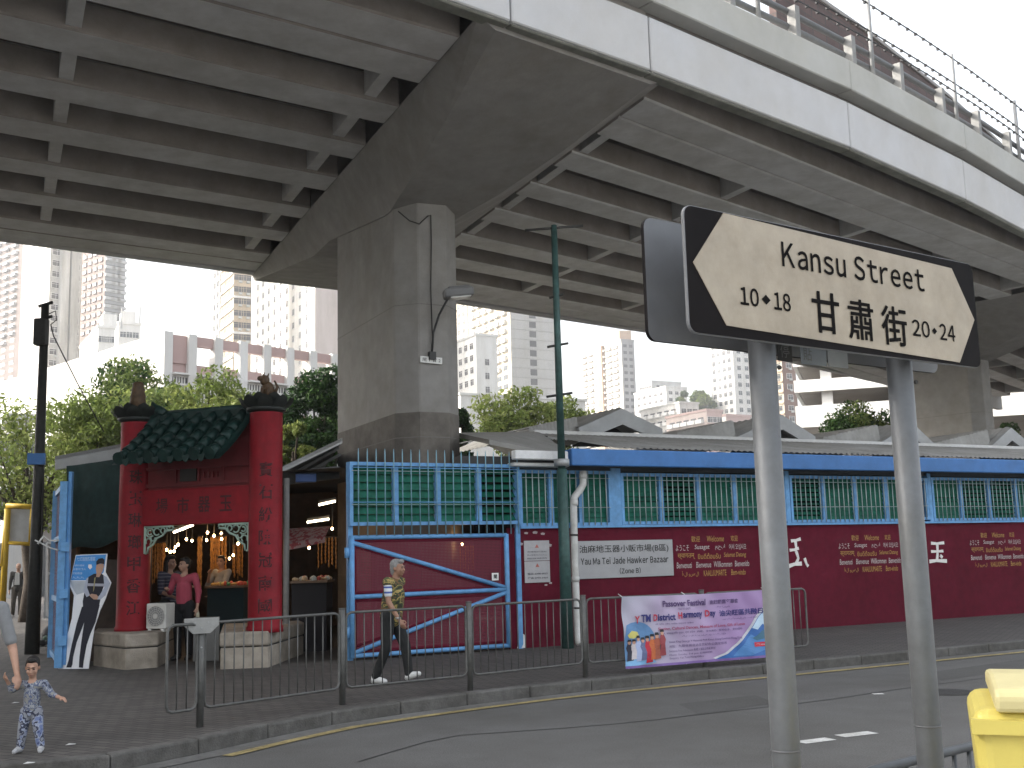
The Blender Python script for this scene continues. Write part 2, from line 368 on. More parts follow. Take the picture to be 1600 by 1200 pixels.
# ================================================================ the elevated road
M_conc = mat('concrete', (.275, .264, .250), .88, nscale=2.2, namt=.15, bump=.15, bscale=30, stain=.09, sscale=.7)
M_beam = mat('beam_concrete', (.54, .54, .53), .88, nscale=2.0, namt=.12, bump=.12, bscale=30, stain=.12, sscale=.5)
M_bside = mat('beam_side_concrete', (.30, .272, .25), .9, nscale=2.0, namt=.14, stain=.22, sscale=.6)  # browner concrete for girder sides, darkened to put their shade into the colour
M_para = mat('parapet_concrete', (.45, .45, .43), .85, nscale=1.4, namt=.06, stain=.10, sscale=.6)
M_fasc = mat('fascia_concrete', (.52, .52, .53), .8, nscale=1.4, namt=.05, bump=.05, bscale=40, stain=.07, sscale=.5)
M_dark = mat('dark_detail', (.05, .048, .045), .9)  # one dark tone for joints, cables and small fittings
M_galv = mat('galvanised', (.36, .37, .37), .5, .55, nscale=12, namt=.15)
ZS, ZD, ZT = 9.1, 10.25, 10.85                            # soffit, deck underside, parapet top
def lin(a, b, t): return np.array(a, float) + (np.array(b, float) - np.array(a, float)) * t
via = thing('road_viaduct', 'grey concrete elevated road on tall chamfered piers crossing over the market', 'elevated road', (0, 0, 0))
TLn, TLf = np.array([-.34, 14.81]), np.array([-6.79, 28.9])
TRn, TRf = np.array([2.57, 17.21]), np.array([-3.6, 31.0])
LD = np.array([-math.sin(R_(55)), -math.cos(R_(55))]); LL = 25.0
P2n, P2f = np.array([17.2, 31.4]), np.array([8.6, 41.6])
perps = [(.042, .098), (.100, .156), (.218, .272), (.341, .393), (.462, .520), (.597, .650), (.721, .775), (.850, .905), (.907, .962)]
perps = [(a, b) for a, b in perps]
def girder_set(s0, s1, e0, e1, dia, seam=False):
    for k, (t0, t1) in enumerate(perps):
        a0, a1 = lin(s0, s1, t0), lin(s0, s1, t1); b0, b1 = lin(e0, e1, t0), lin(e0, e1, t1)
        d = (b0 - a0) / np.linalg.norm(b0 - a0); w = (a1 - a0)
        g = MB()                                          # wide bottom flange with a slimmer web
        def q(p, z): return (p[0], p[1], z)
        def seg(i0, i1, z0, z1):
            c = [a0 + w * i0, a0 + w * i1, b0 + (b1 - b0) * i1, b0 + (b1 - b0) * i0]
            g.add([q(p, z0) for p in c] + [q(p, z1) for p in c], [(3, 2, 1, 0), (4, 5, 6, 7), (0, 1, 5, 4), (1, 2, 6, 5), (2, 3, 7, 6), (3, 0, 4, 7)])
        seg(0, 1, ZS, ZS + .48); seg(.26, .74, ZS + .48, ZD)
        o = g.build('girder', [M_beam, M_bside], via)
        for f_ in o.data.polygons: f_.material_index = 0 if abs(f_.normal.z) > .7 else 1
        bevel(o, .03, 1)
    for k in range(len(perps) - 1):
        t0, t1 = perps[k][1], perps[k + 1][0]
        if t1 - t0 < .01: continue
        for dd in dia:
            a, b = lin(s0, s1, t0), lin(s0, s1, t1); ea, eb = lin(e0, e1, t0), lin(e0, e1, t1)
            pa, pb = lin(a, ea, dd), lin(b, eb, dd); u_ = (ea - a) / np.linalg.norm(ea - a) * .22
            g = MB(); c = [pa, pb, pb + u_, pa + u_]; g.prism([tuple(x) for x in c], ZS + .06, ZD); g.build('diaphragm', M_beam, via)
girder_set(TLn, TLf, TLn + LD * LL, TLf + LD * LL, (.018, .205, .41, .62, .83, .96))
girder_set(TRn, TRf, P2n, P2f, (.012, .24, .49, .74, .96))
D3 = np.array([math.sin(R_(40)), math.cos(R_(40))])
Q2n, Q2f = P2n + D3 * 3.0, P2f + D3 * 3.0
Q3n, Q3f = Q2n + D3 * 24, Q2f + np.array([math.sin(R_(37)), math.cos(R_(37))]) * 19
girder_set(Q2n, Q2f, Q3n, Q3f, (.05, .28, .5, .72, .95))
# deck edge polylines (near edge = fascia line)
NE = [(-24.5, -2.8), (-10.1, 7.0), (-3.6, 11.95), (.13, 14.99), (2.32, 16.76), (6.54, 20.44), (10.08, 23.88), (13.3, 27.3), (17.6, 32.3), (21.0, 36.6), (38.0, 58.5)]
FE = [(-31.3, 11.0), (-17.0, 21.3), (-6.9, 28.75), (-1.64, 32.87), (4.63, 38.1), (8.6, 42.1), (13, 47.2), (27.5, 63.5)]
poly = NE + FE[::-1]
g = MB(); g.add([(p[0], p[1], ZD) for p in poly], [tuple(range(len(poly)))]); g.add([(p[0], p[1], ZD + .3) for p in poly], [tuple(range(len(poly)))])
o = g.build('deck_slab', M_conc, via); bm = bmesh.new(); bm.from_mesh(o.data); bmesh.ops.triangulate(bm, faces=bm.faces); bm.to_mesh(o.data); bm.free()
def run(P, step, gap=.012): return resample(P, step)
def panels(P, step, z0, z1, d0, d1, name, mt, skew=None):
    Q = resample(P, step)
    A, B = offs(Q, d0), offs(Q, d1)
    for i in range(len(Q) - 1):
        t = .012 / step; a, b = A[i], A[i + 1]; c, d = B[i + 1], B[i]
        q = [lin(a, b, t), lin(b, a, t), lin(c, d, t), lin(d, c, t)]
        bevel(MB().prism([tuple(x) for x in q], z0, z1).build(name, mt, via), .015, 1)
# panel joints where the photograph shows them
def nearpts():
    Q = [(.13, 14.99), (2.32, 16.76), (6.54, 20.44), (10.08, 23.88), (13.3, 27.3), (17.6, 32.3), (21.0, 36.6), (25.3, 42.1), (29.6, 47.6), (33.9, 53.1), (38.0, 58.5)]
    L = [(-3.6, 11.95), (-7.9, 8.7), (-12.4, 5.4), (-17, 2.3), (-21.6, -.8), (-24.5, -2.8)]
    return L[::-1] + Q
NQ = nearpts(); AO, AI = offs(NQ, 0), offs(NQ, .28); AT, AU = offs(NQ, -.10), offs(NQ, .30); AM = offs(NQ, .20)
for i in range(len(NQ) - 1):
    def pan(A, B, z0, z1, name, mt, gap=.016):
        L = math.dist(A[i], A[i + 1]); t = gap / L
        q = [lin(A[i], A[i + 1], t), lin(A[i + 1], A[i], t), lin(B[i + 1], B[i], t), lin(B[i], B[i + 1], t)]
        return bevel(MB().prism([tuple(x) for x in q], z0, z1).build(name, mt, via), .02, 1)
    pan(AO, AI, ZS + .02, ZS + .93, 'fascia_panel', M_fasc)
    pan(AM, AI, ZS + .93, ZS + 1.14, 'fascia_joint', mat('joint_concrete', (.15, .14, .13), .85), 0)  # recessed band darkened; its shade is put into the concrete colour
    pan(AT, AU, ZS + 1.14, ZT, 'parapet', M_para, .006)
    pan(offs(NQ, .02), offs(NQ, .26), ZS - .03, ZS + .016, 'drip_edge', mat('stained_edge', (.20, .20, .17), .9, nscale=3, namt=.3), .01)
FA, FB, FC = offs(FE, 0), offs(FE, -.28), offs(FE, .1)
for i in range(len(FE) - 1):
    bevel(MB().prism([tuple(x) for x in (FA[i], FA[i + 1], FB[i + 1], FB[i])], ZS + .02, ZT).build('fascia_panel', M_fasc, via), .015, 1)
# piers ----------------------------------------------------------------
A1 = np.array([-.45, .893]); B1 = np.array([.893, .45])
# plan centre of the pier seen beside the blue gate: its left face spans bearings 616..527
k1, k2 = brg(616, 500), brg(527, 500)
FY = 19.9; FLp = np.array([k1 * FY, FY])                   # front-left edge of the pier; the left face runs back along A1 to bearing k2
HL = float((k2 * FLp[1] - FLp[0]) / (A1[0] - k2 * A1[1])) / 2
C1 = FLp + A1 * HL + B1 * .62
def pier(C, A, B, ends, zc=7.95, hl=1.05, hb=.62, cf=.34):
    def P(a, b, z): q = C + A * a + B * b; return (q[0], q[1], z)
    plan = [(-hl - cf, -hb + cf), (-hl - cf, hb - cf), (-hl, hb), (hl, hb), (hl + cf, hb - cf), (hl + cf, -hb + cf), (hl, -hb), (-hl, -hb)]
    g = MB(); g.prism([P(a, b, 0)[:2] for a, b in plan], 0, zc + .40)
    pc = bevel(g.build('pier_column', M_conc, via), .02, 1)
    g = MB()
    for z in (1.35, 3.75, 6.15): g.prism([P(a * 1.0012, b * 1.004, 0)[:2] for a, b in plan], z, z + .014)
    g.build('shutter_joint', mat('joint_line', (.19, .178, .163), .9), pc)
    g = MB(); g.prism([P(a * 1.0008, b * 1.0025, 0)[:2] for a, b in plan], 0, 4.2); g.build('stained_base', mat('stained_concrete', (.18, .163, .145), .9, nscale=2.5, namt=.25, stain=.4, sscale=.8), pc)
    tln, tlf, trn, trf = ends
    # crosshead: flat top under the girders, soffit arching down to the column head, sides raking inwards
    g = MB(); st = [0, .12, .25, .36, .42, .55, .61, .70, .80, .9, 1]
    cols = []
    hw_ = (hl + cf * .5) / np.linalg.norm(tlf - tln); ca = float((C - tln) @ (tlf - tln) / ((tlf - tln) @ (tlf - tln)))
    sa = sorted([0, ca * .3, ca * .55, ca * .78, ca - hw_, ca + hw_, *[ca + hw_ + (1 - ca - hw_) * q_ for q_ in (.2, .4, .6, .8)], 1])
    for t in sa:
        L_, R2 = lin(tln, tlf, t), lin(trn, trf, t)
        dist = max(0, abs(t - ca) - hw_)
        span = (ca - hw_) if t < ca else (1 - ca - hw_)
        h = min(1, dist / span)
        zb = zc + (9.0 - zc) * (h ** 1.15) if t < ca else zc + .42 + (8.58 - zc) * max(0, (h - .2) / .8)
        Wd = np.linalg.norm(R2 - L_); hw = hb + .04 + (Wd * .5 - .35 - hb) * (h ** .9) if t < ca else hb + .04 + (Wd * .5 - .12 - hb) * (h ** 1.3)
        mid = (L_ + R2) / 2; ctr = C + A * float((mid - C) @ A) + B * float((mid - C) @ B) * h
        u_ = (R2 - L_) / Wd
        bl, br = ctr - u_ * hw, ctr + u_ * hw
        cols.append([(L_[0], L_[1], 9.13), (bl[0], bl[1], zb), (br[0], br[1], zb), (R2[0], R2[1], 9.13), (R2[0] - u_[0] * .35, R2[1] - u_[1] * .35, 9.13), (R2[0] - u_[0] * .35, R2[1] - u_[1] * .35, ZD - .02), (L_[0] + u_[0] * .35, L_[1] + u_[1] * .35, ZD - .02), (L_[0] + u_[0] * .35, L_[1] + u_[1] * .35, 9.13)])
    n = 8; vs = [p for c in cols for p in c]; fs = []
    for i in range(len(cols) - 1):
        for j in range(n): fs.append((i * n + j, i * n + (j + 1) % n, (i + 1) * n + (j + 1) % n, (i + 1) * n + j))
    fs += [tuple(range(n)), tuple(range((len(cols) - 1) * n, len(cols) * n))]
    g.add(vs, fs); g.build('pier_crosshead', M_conc, via)
print('HL', HL)
pier(C1, A1, B1, (TLn, TLf, TRn, TRf), hl=HL)
A2 = (P2f - P2n) / np.linalg.norm(P2f - P2n); B2 = np.array([A2[1], -A2[0]])
C2 = lin((P2n + Q2n) / 2, (P2f + Q2f) / 2, .5)
k1, k2 = brg(1512, 620), brg(1425, 620); pF, pB = A2 * -1.05 + B2 * -.75, A2 * 1.05 + B2 * -.75
t_ = lambda C: None
C2 = np.linalg.solve(np.array([[1, -k1], [1, -k2]]), np.array([k1 * pF[1] - pF[0], k2 * pB[1] - pB[0]]))
sh = C2 - lin((P2n + Q2n) / 2, (P2f + Q2f) / 2, .5)
print('C1', C1, 'C2', C2, sh)
C2 = lin((P2n + Q2n) / 2, (P2f + Q2f) / 2, .5) if np.linalg.norm(sh) > 6 else C2
pier(C2, A2, B2, (P2n, P2f, Q2n, Q2f))
A0 = A1; C0 = C1 + LD * (LL + 2.5)
pier(C0, A0, B1, (TLn + LD * (LL + 3), TLf + LD * (LL + 3), TLn + LD * LL, TLf + LD * LL), hl=HL)
# parapet railing and noise wall above --------------------------------
rl = thing('parapet_railing', 'galvanised railing with tall wire posts along the top of the elevated road', 'railing', (6.5, 20.6, ZT))
Pr = resample(chaikin(offs([q for q in NQ if q[0] > -6], .10), 1), .12)
def at_px(px, py, P=Pr):
    best = min(P, key=lambda p: abs(pr((p[0], p[1], ZT))[0] - px)); return best
M_rail = mat('grey_rail', (.13, .135, .14), .6, .2, nscale=10)
M_wire = mat('dark_wire', (.035, .035, .037), .7)
i0 = Pr.index(at_px(1365, 110)); i1 = Pr.index(at_px(1497, 165)); stp = i1 - i0
i = i0
while i - stp > 0: i -= stp
tall = list(range(i, len(Pr), stp)); short = [k + int(stp * .30) for k in tall[:-1]] + [k - int(stp * .22) for k in tall[1:]]
for k in tall:
    p = Pr[k]; MB().tube([(p[0], p[1], ZT - .02), (p[0], p[1], ZT + 1.75)], .045, 8).build('tall_post', mat('post_mid', (.25, .255, .26), .6), rl)
for k in short:
    if k < 0 or k >= len(Pr): continue
    p = Pr[k]; a = math.atan2(Pr[min(k + 1, len(Pr) - 1)][1] - p[1], Pr[min(k + 1, len(Pr) - 1)][0] - p[0])
    MB().box((p[0], p[1], ZT + .33), (.14, .18, .70), a).build('short_post', mat('post_concrete', (.24, .24, .235), .8), rl)
Pc = Pr[::6]
Q = offs(Pc, -.02)
for z in (.32, .62): MB().tube([(p[0], p[1], ZT + z) for p in offs(Pc, .10)], .06, 6).build('rail', M_rail, rl)
for z in (.85, 1.05, 1.65): 
    g = MB().tube([(p[0], p[1], ZT + z) for p in Q], .014, 5)
    for p in Pr[::3]: g.box((p[0], p[1], ZT + z), (.05, .05, .05), .6)
    g.build('wire', M_wire, rl)
M_nb = brickmat('noise_brick', (.085, .055, .053), (.11, .072, .068), (.07, .058, .056), .5, .24, .02, vertical=True)
Ln = offs([q for q in NQ], 4.0)
Lr = resample(Ln, .2); a_ = min(range(len(Lr)), key=lambda k: abs(pr((Lr[k][0], Lr[k][1], 13.0))[0] - 1222))
nb = [Lr[k] for k in range(a_, len(Lr), 8)]
zz = [hit(1400, 92, nb[0], np.array(nb[6]) - np.array(nb[0]))[2]]
print('noise wall z', zz)
nw = thing('noise_barrier', 'brown brick-faced noise wall standing on the elevated road behind its railing', 'barrier wall', (nb[0][0], nb[0][1], ZD))
A, B = nb, offs(nb, .2); g = MB()
for i in range(len(nb) - 1): g.prism([A[i], A[i + 1], B[i + 1], B[i]], ZD + .3, zz[0])
g.build('wall_panel', M_nb, nw)
A, B = offs(nb, -.06), offs(nb, .26); g = MB()
for i in range(len(nb) - 1): g.prism([A[i], A[i + 1], B[i + 1], B[i]], zz[0], zz[0] + .10)
g.build('coping', mat('coping', (.28, .27, .26), .8), nw)
# things fixed to the pier
FLc = C1 + A1 * (-HL - .34) + B1 * -.28
def front(px, py, off=.0): d = B1; h = hit(px, py, FLc - A1 * off, d); return h
g = MB(); pts = [(622, 330), (640, 345), (655, 350), (668, 338), (673, 336), (674, 380), (673, 450), (676, 545)]
g.tube([front(x, y, .03) for x, y in pts], .012, 5)
tag(g.build('cable', M_dark), 'thin black cable running down the front of the concrete pier', 'cable')
g = MB(); pts = [(560, 224), (580, 224), (604, 234), (607, 262), (606, 292), (622, 330)]
lp = thing('pier_lamp', 'grey floodlight on a bent black arm fixed to the concrete pier', 'lamp', tuple(front(675, 545, .05)))
base = front(676, 552, .04)
MB().box(tuple(front(675, 556, .06)), (.12, .1, .14), math.atan2(B1[1], B1[0])).build('junction_box', mat('box_black', (.05, .05, .05), .6), lp)
e1 = front(700, 468, .45); MB().tube([front(675, 550, .06), front(677, 520, .08), front(686, 492, .22), front(700, 466, .45)], .022, 6).build('arm', mat('arm_black', (.04, .04, .04), .5), lp)
hd = np.array(front(716, 458, .6)); dv = np.array([.89, .2, .12]); 
g = MB(); ang = math.atan2(dv[1], dv[0]); Mh = Euler((0, -.12, ang)).to_matrix()
g.box(tuple(hd), (.52, .30, .16), M=Mh); g.box(tuple(hd + np.array([0, 0, .09])), (.40, .22, .06), M=Mh); bevel(g.build('lamp_head', mat('lamp_grey', (.16, .16, .16), .5), lp), .03, 2)
MB().box(tuple(hd + np.array([.03, 0, -.086])), (.36, .24, .02), M=Mh).build('lens', mat('lens_glass', (.55, .55, .52), .2), lp)
pl = thing('pier_plate', 'small white number plate fixed to the concrete pier under the lamp', 'plate', tuple(front(673, 563, .02)))
c = [front(657, 556, .05), front(691, 559, .05), front(691, 569, .05), front(657, 566, .05)]
MB().plate([tuple(q) for q in c], tuple(np.append(-A1 * -.02, 0))).build('plate', mat('white_enamel', (.75, .75, .72), .5), pl)
g = MB(); letter(g, '尾 1 甘 2', (0, 0, 1, 1), lambda u, v, l: tuple(np.array(c[3]) + (np.array(c[2]) - np.array(c[3])) * (.08 + .84 * u) + (np.array(c[0]) - np.array(c[3])) * (.2 + .6 * v) + np.append(A1 * -.004, 0))); g.build('lettering', mat('ink', (.02, .02, .02), .7), pl)
# ================================================================ the hawker bazaar along the pavement
M_mar = mat('maroon_paint', (.115, .0095, .024), .85, spec=.12, nscale=5, namt=.18, bump=.12, bscale=90, stain=.25, sscale=.5)
M_blu = mat('sky_blue_paint', (.13, .33, .62), .5, nscale=8, namt=.12, stain=.15, sscale=2)
M_dblu = mat('fascia_blue', (.045, .165, .43), .5, nscale=4, namt=.10, stain=.18, sscale=.8)
M_lou = mat('green_louvre', (.014, .135, .092), .5, spec=.15, nscale=6, namt=.3, stain=.3, sscale=2.5)
M_bar = mat('window_bar', (.38, .45, .45), .5, .2, nscale=20)
M_roof = mat('sheet_roof', (.33, .325, .31), .75, nscale=3, namt=.15, stain=.3, sscale=.7)
M_lgrey = mat('barge_grey', (.40, .41, .42), .6, nscale=3, namt=.08, stain=.15, sscale=1)
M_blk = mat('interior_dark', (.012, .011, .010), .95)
bz = thing('bazaar_hall', 'long maroon market hall with blue fascia, green louvre windows and painted welcome lettering', 'market hall', W(3, 0, 0), WA)
SE = 26.0
def wbox(mb, s0, s1, o0, o1, z0, z1, mi=0):               # box in wall coordinates
    q = [W(s0, o0, 0)[:2], W(s1, o0, 0)[:2], W(s1, o1, 0)[:2], W(s0, o1, 0)[:2]]; return mb.prism(q, z0, z1, mi)
wbox(MB(), 3.0, SE, -.2, 0, 0, 2.10).build('wall', M_mar, bz)
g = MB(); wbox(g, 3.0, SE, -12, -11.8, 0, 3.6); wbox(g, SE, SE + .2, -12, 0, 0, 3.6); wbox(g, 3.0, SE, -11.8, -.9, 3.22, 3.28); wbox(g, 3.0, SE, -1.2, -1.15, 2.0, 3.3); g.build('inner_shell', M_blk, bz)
def louvre_window(s0, s1, z0, z1, ncol, rows, open_cols=(), off=.0, lou=M_lou, parent=bz, nb=None):
    f = MB(); fw = .055
    wbox(f, s0, s1, off - .03, off + .05, z0, z0 + fw); wbox(f, s0, s1, off - .03, off + .05, z1 - fw, z1)
    wbox(f, s0, s0 + fw, off - .03, off + .047, z0 + fw, z1 - fw); wbox(f, s1 - fw, s1, off - .03, off + .047, z0 + fw, z1 - fw)
    cw = (s1 - s0 - fw) / ncol
    for i in range(1, ncol): wbox(f, s0 + i * cw, s0 + i * cw + .09, off - .08, off + .01, z0 + fw, z1 - fw)
    win = f.build('window', M_blu, parent)
    for i in range(ncol):
        a = s0 + i * cw + (.09 if i else fw); b = s0 + (i + 1) * cw if i < ncol - 1 else s1 - fw
        g = MB(); h = (z1 - z0 - 2 * fw) / rows
        for r in range(rows):
            zc = z0 + fw + (r + .5) * h; tl = (.80 if i in open_cols else .36) + rnd.uniform(-.08, .08)
            if rnd.random() < .04: tl += .35
            dz, do = math.cos(tl) * h * .53, math.sin(tl) * h * .53
            p = [W(a + .008, off - .05 - do, zc + dz), W(b - .008, off - .05 - do, zc + dz), W(b - .008, off - .05 + do, zc - dz), W(a + .008, off - .05 + do, zc - dz)]
            g.plate(p, (WN[0] * -.006, WN[1] * -.006, -.002))
        g.build('louvres', lou, win)
    g = MB(); nb = nb or int((s1 - s0) / .12)
    for i in range(1, nb): 
        s = s0 + (s1 - s0) * i / nb; g.tube([W(s, off + .065, z0 + .01), W(s, off + .065, z1 - .01)], .0095, 5)
    for z in (z0 + .33 * (z1 - z0), z0 + .86 * (z1 - z0)): g.tube([W(s0 + .03, off + .055, z), W(s1 - .03, off + .055, z)], .006, 4)
    g.build('window_bars', M_bar, win)
    return win
louvre_window(3.02, 4.86, 2.12, 3.07, 3, 9)
g = MB(); wbox(g, 4.86, 5.07, -.12, .04, 2.12, 3.12); g.build('blue_post', M_blu, bz)
for a, b, oc in ((5.07, 8.50, (1,)), (8.97, 12.42, (0,)), (12.85, 16.4, (1, 2)), (16.85, 20.3, ()), (20.75, 24.2, (2,))):
    louvre_window(a, b, 2.13, 3.04, 4, 9, oc)
    if a > 6:
        g = MB(); wbox(g, a - .47, a - .36, -.12, .045, 2.12, 3.12); g.build('blue_post', M_blu, bz)
        g = MB(); wbox(g, a - .12, a - .02, -.12, .048, 2.12, 3.12); g.build('blue_post', M_blu, bz)
        louvre_window(a - .345, a - .13, 2.16, 3.02, 1, 9, nb=2)
wbox(MB(), 3.02, SE, -.17, .06, 2.085, 2.125).build('sill', M_blu, bz)
wbox(MB(), 3.02, SE, -.16, .02, 3.07, 3.16).build('head_rail', mat('head_dark', (.05, .06, .07), .8), bz)
s0f, _ = ws(893, 704, .45)
g = MB(); wbox(g, s0f, SE, .35, .45, 3.12, 3.41); wbox(g, s0f, s0f + .06, -.3, .35, 3.13, 3.40); bevel(g.build('fascia', M_dblu, bz), .02, 2)
wbox(MB(), s0f + .06, SE, -.3, .35, 3.30, 3.33).build('soffit', mat('soffit_grey', (.12, .12, .12), .9), bz)
# corrugated roof slope up to the white gutter
sg, zg = ws(835, 681, -2.6); _, zg2 = ws(1400, 696, -2.6); zg = (zg + zg2) / 2
print('gutter', sg, zg, zg2)
def corr(mb, p00, p10, p11, p01, n, amp):                 # corrugated sheet: edge p00->p10 is split into ribs running to p01->p11
    vs = []; P = [np.array(p) for p in (p00, p10, p11, p01)]
    for i in range(n * 2 + 1):
        t = i / (n * 2); z = amp if i % 2 else 0
        a = P[0] + (P[1] - P[0]) * t; b = P[3] + (P[2] - P[3]) * t
        vs += [a + [0, 0, z], b + [0, 0, z]]
    mb.add(vs, [(2 * i, 2 * i + 2, 2 * i + 3, 2 * i + 1) for i in range(n * 2)])
g = MB(); corr(g, W(sg, .42, 3.43), W(SE, .42, 3.43), W(SE, -2.5, zg), W(sg, -2.5, zg), 150, .025); g.build('roof', M_roof, bz)
g = MB(); wbox(g, sg - .05, SE, -2.62, -2.5, zg - .01, zg + .09); bevel(g.build('gutter', mat('gutter_white', (.60, .60, .60), .6, nscale=3, namt=.08, stain=.2), bz), .02, 1)
g = MB()
for i in range(60):
    s = sg + .1 + i * (SE - sg) / 60; wbox(g, s, s + .13, -2.53, -2.47, zg - .05, zg + .0)
g.build('gutter_brackets', M_dark, bz)
# low roof section left of the gutter, up to the pier
g = MB(); a = ws(712, 690, -1.2); b = ws(835, 712, .1); c = ws(828, 674, -2.6); d = ws(712, 676, -2.6)
g.plate([W(a[0], .1, a[1] - .1), W(b[0] + .8, .1, b[1]), W(c[0] + .2, -2.6, c[1]), W(d[0], -2.6, d[1])], (0, 0, -.08)); g.build('low_roof', mat('low_roof_grey', (.27, .265, .25), .7, nscale=3, stain=.25), bz)
g = MB(); p, q = ws(803, 712, .35), ws(886, 713, .35); wbox(g, p[0], q[0], .25, .4, p[1] - .06, p[1] + .09); wbox(g, p[0] + .05, q[0] + .1, .0, .25, p[1] - .16, p[1] - .1); bevel(g.build('batten_light', mat('batten_white', (.70, .70, .70), .5), bz), .015, 1)
g = MB(); p, q = ws(720, 700, .02), ws(800, 730, .02); wbox(g, 2.0, 4.3, -.4, -.1, 3.12, 3.3); g.build('eave_beam', mat('eave_dark', (.05, .05, .05), .8), bz)
# gable monitors behind the gutter
def gable(peak, lf, rf, off, depth=7.0):
    sp, zp = ws(*peak, off); sl_, zl = ws(*lf, off); sr, zr = ws(*rf, off); th = .34
    g = MB()
    for (s, z) in ((sl_, zl), (sr, zr)):
        g.plate([W(s, off, z), W(sp, off, zp), W(sp, off, zp - th * 1.02), W(s, off, z - th * .9)], tuple(np.append(WN * -.08, 0)))
    o = g.build('barge_board', M_lgrey, bz)
    for (s, z) in ((sl_, zl), (sr, zr)):
        g = MB(); k = 1.0
        corr(g, W(s, off - depth, z + .0), W(s, off - .04, z), W(sp, off - .04, zp), W(sp, off - depth, zp), 24, .03) if False else corr(g, W(s, off - .03, z + .01), W(s, off - depth, z + .01), W(sp, off - depth, zp + .01), W(sp, off - .03, zp + .01), 30, .03)
        g.build('gable_roof', M_roof, bz)
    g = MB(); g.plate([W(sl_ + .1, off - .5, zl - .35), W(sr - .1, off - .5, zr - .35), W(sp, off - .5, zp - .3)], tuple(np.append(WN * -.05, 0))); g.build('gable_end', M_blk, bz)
for pk, l, r in (((972, 638), (905, 668), (1035, 670)), ((1222, 648), (1150, 684), (1274, 682)), ((1425, 660), (1376, 692), (1461, 694)), ((1580, 668), (1548, 698), (1614, 697))): gable(pk, l, r, -3.4)
g = MB(); wbox(g, sg, SE, -11, -2.6, zg - .35, zg - .3); g.build('flat_roof', M_roof, bz)
# dark ridge slopes leading to each gable from its left
for a, b in (((1062, 676), (1150, 657)), ((1290, 684), (1376, 664)), ((1462, 693), (1548, 672)), ((830, 668), (905, 652))):
    p, q = ws(*a, -3.5), ws(*b, -3.5); g = MB()
    corr(g, W(p[0], -3.5, p[1] - .25), W(q[0], -3.5, p[1] - .25), W(q[0], -3.6, q[1]), W(p[0], -3.6, p[1]), 14, .03)
    corr(g, W(p[0], -3.6, p[1]), W(q[0], -3.6, q[1]), W(q[0], -8, q[1]), W(p[0], -8, p[1]), 14, .03); g.build('roof_slope', M_roof, bz)
# painted lettering ------------------------------------------------
M_gold = mat('gold_lettering', (.40, .235, .06), .6); M_wlet = mat('white_lettering', (.48, .44, .42), .6)
def mural(s0, z1, k=1.0):
    p = wplace(0.0); G, Wt = MB(), MB(); H_ = .105 * k; wd = 1.62
    rows = [[('歡迎', .22, .34, 0), ('Welcome', .44, .68, 0), ('欢迎', .78, .88, 0)],
            [('ようこそ', .0, .18, 1), ('Susagat', .26, .47, 1), ('مرحبا', .55, .69, 1), ('어서 오십시오', .75, 1.0, 1)],
            [('स्वागतम्', .02, .26, 0), ('ยินดีต้อนรับ', .30, .62, 0), ('Selamat Datang', .67, .99, 0)],
            [('Benvenuti', .0, .21, 1), ('Bienvenue', .27, .48, 1), ('Willkommen', .52, .78, 1), ('Bienvenido', .82, 1.03, 1)],
            [('أهلا وسهلا', .07, .30, 0), ('KAALUUMARTE', .37, .69, 0), ('Bem-vindo', .76, .97, 0)]]
    for i, r in enumerate(rows):
        z = z1 - .155 * k * i
        for t, a, b, c in r: letter(Wt if c else G, t, (s0 + a * wd, z - H_, s0 + b * wd, z), p, bold=.0, shear=.15 if t[0].isascii() and t != 'KAALUUMARTE' else 0)
    G.build('gold_lettering', M_gold, bz); Wt.build('white_lettering', M_wlet, bz)
a = ws(1055, 840); mural(a[0], a[1] + .02)
a = ws(1309, 837); mural(a[0], 1.87)
a = ws(1514, 836); mural(a[0], 1.87)
M_jade = mat('white_jade_glyph', (.70, .69, .66), .6)
def glyph(strokes, box, cls=0.05):
    (x0, y0, x1, y1) = box; g = MB()
    for pts in strokes:
        w0 = pts[-1]; P = [ws(x0 + (x1 - x0) * a, y0 + (y1 - y0) * b) for a, b in pts[:-1]]
        n = len(P); L, R3 = [], []
        for i in range(n):
            a, b = P[max(i - 1, 0)], P[min(i + 1, n - 1)]; d = math.dist(a, b) or 1; nx, nz = -(b[1] - a[1]) / d, (b[0] - a[0]) / d
            w1 = w0 * (1.15 if i in (0, n - 1) else .85); L.append((P[i][0] + nx * w1, P[i][1] + nz * w1)); R3.append((P[i][0] - nx * w1, P[i][1] - nz * w1))
        poly = L + R3[::-1]
        g.plate([W(s, 0, z) for s, z in poly], tuple(np.append(WN * (.006 + .002 * strokes.index(pts)), 0)))
    g.build('jade_character', M_jade, bz)
glyph([[(.15, .10), (.4, .08), (.62, .04), .028], [(.36, .12), (.40, .30), (.36, .42), .03], [(.08, .38), (.32, .36), (.52, .32), .026], [(.40, .42), (.50, .62), (.40, .78), .030], [(.02, .86), (.30, .80), (.66, .78), .034], [(.80, .62), (.90, .80), (.98, .86), .026]], (1231, 840, 1263, 892))
glyph([[(.1, .08), (.45, .10), (.85, .06), .028], [(.1, .46), (.45, .46), (.80, .44), .026], [(.0, .92), (.4, .88), (1, .90), .034], [(.44, .10), (.47, .5), (.43, .9), .030], [(.62, .64), (.74, .74), .026]], (1452, 846, 1479, 880))
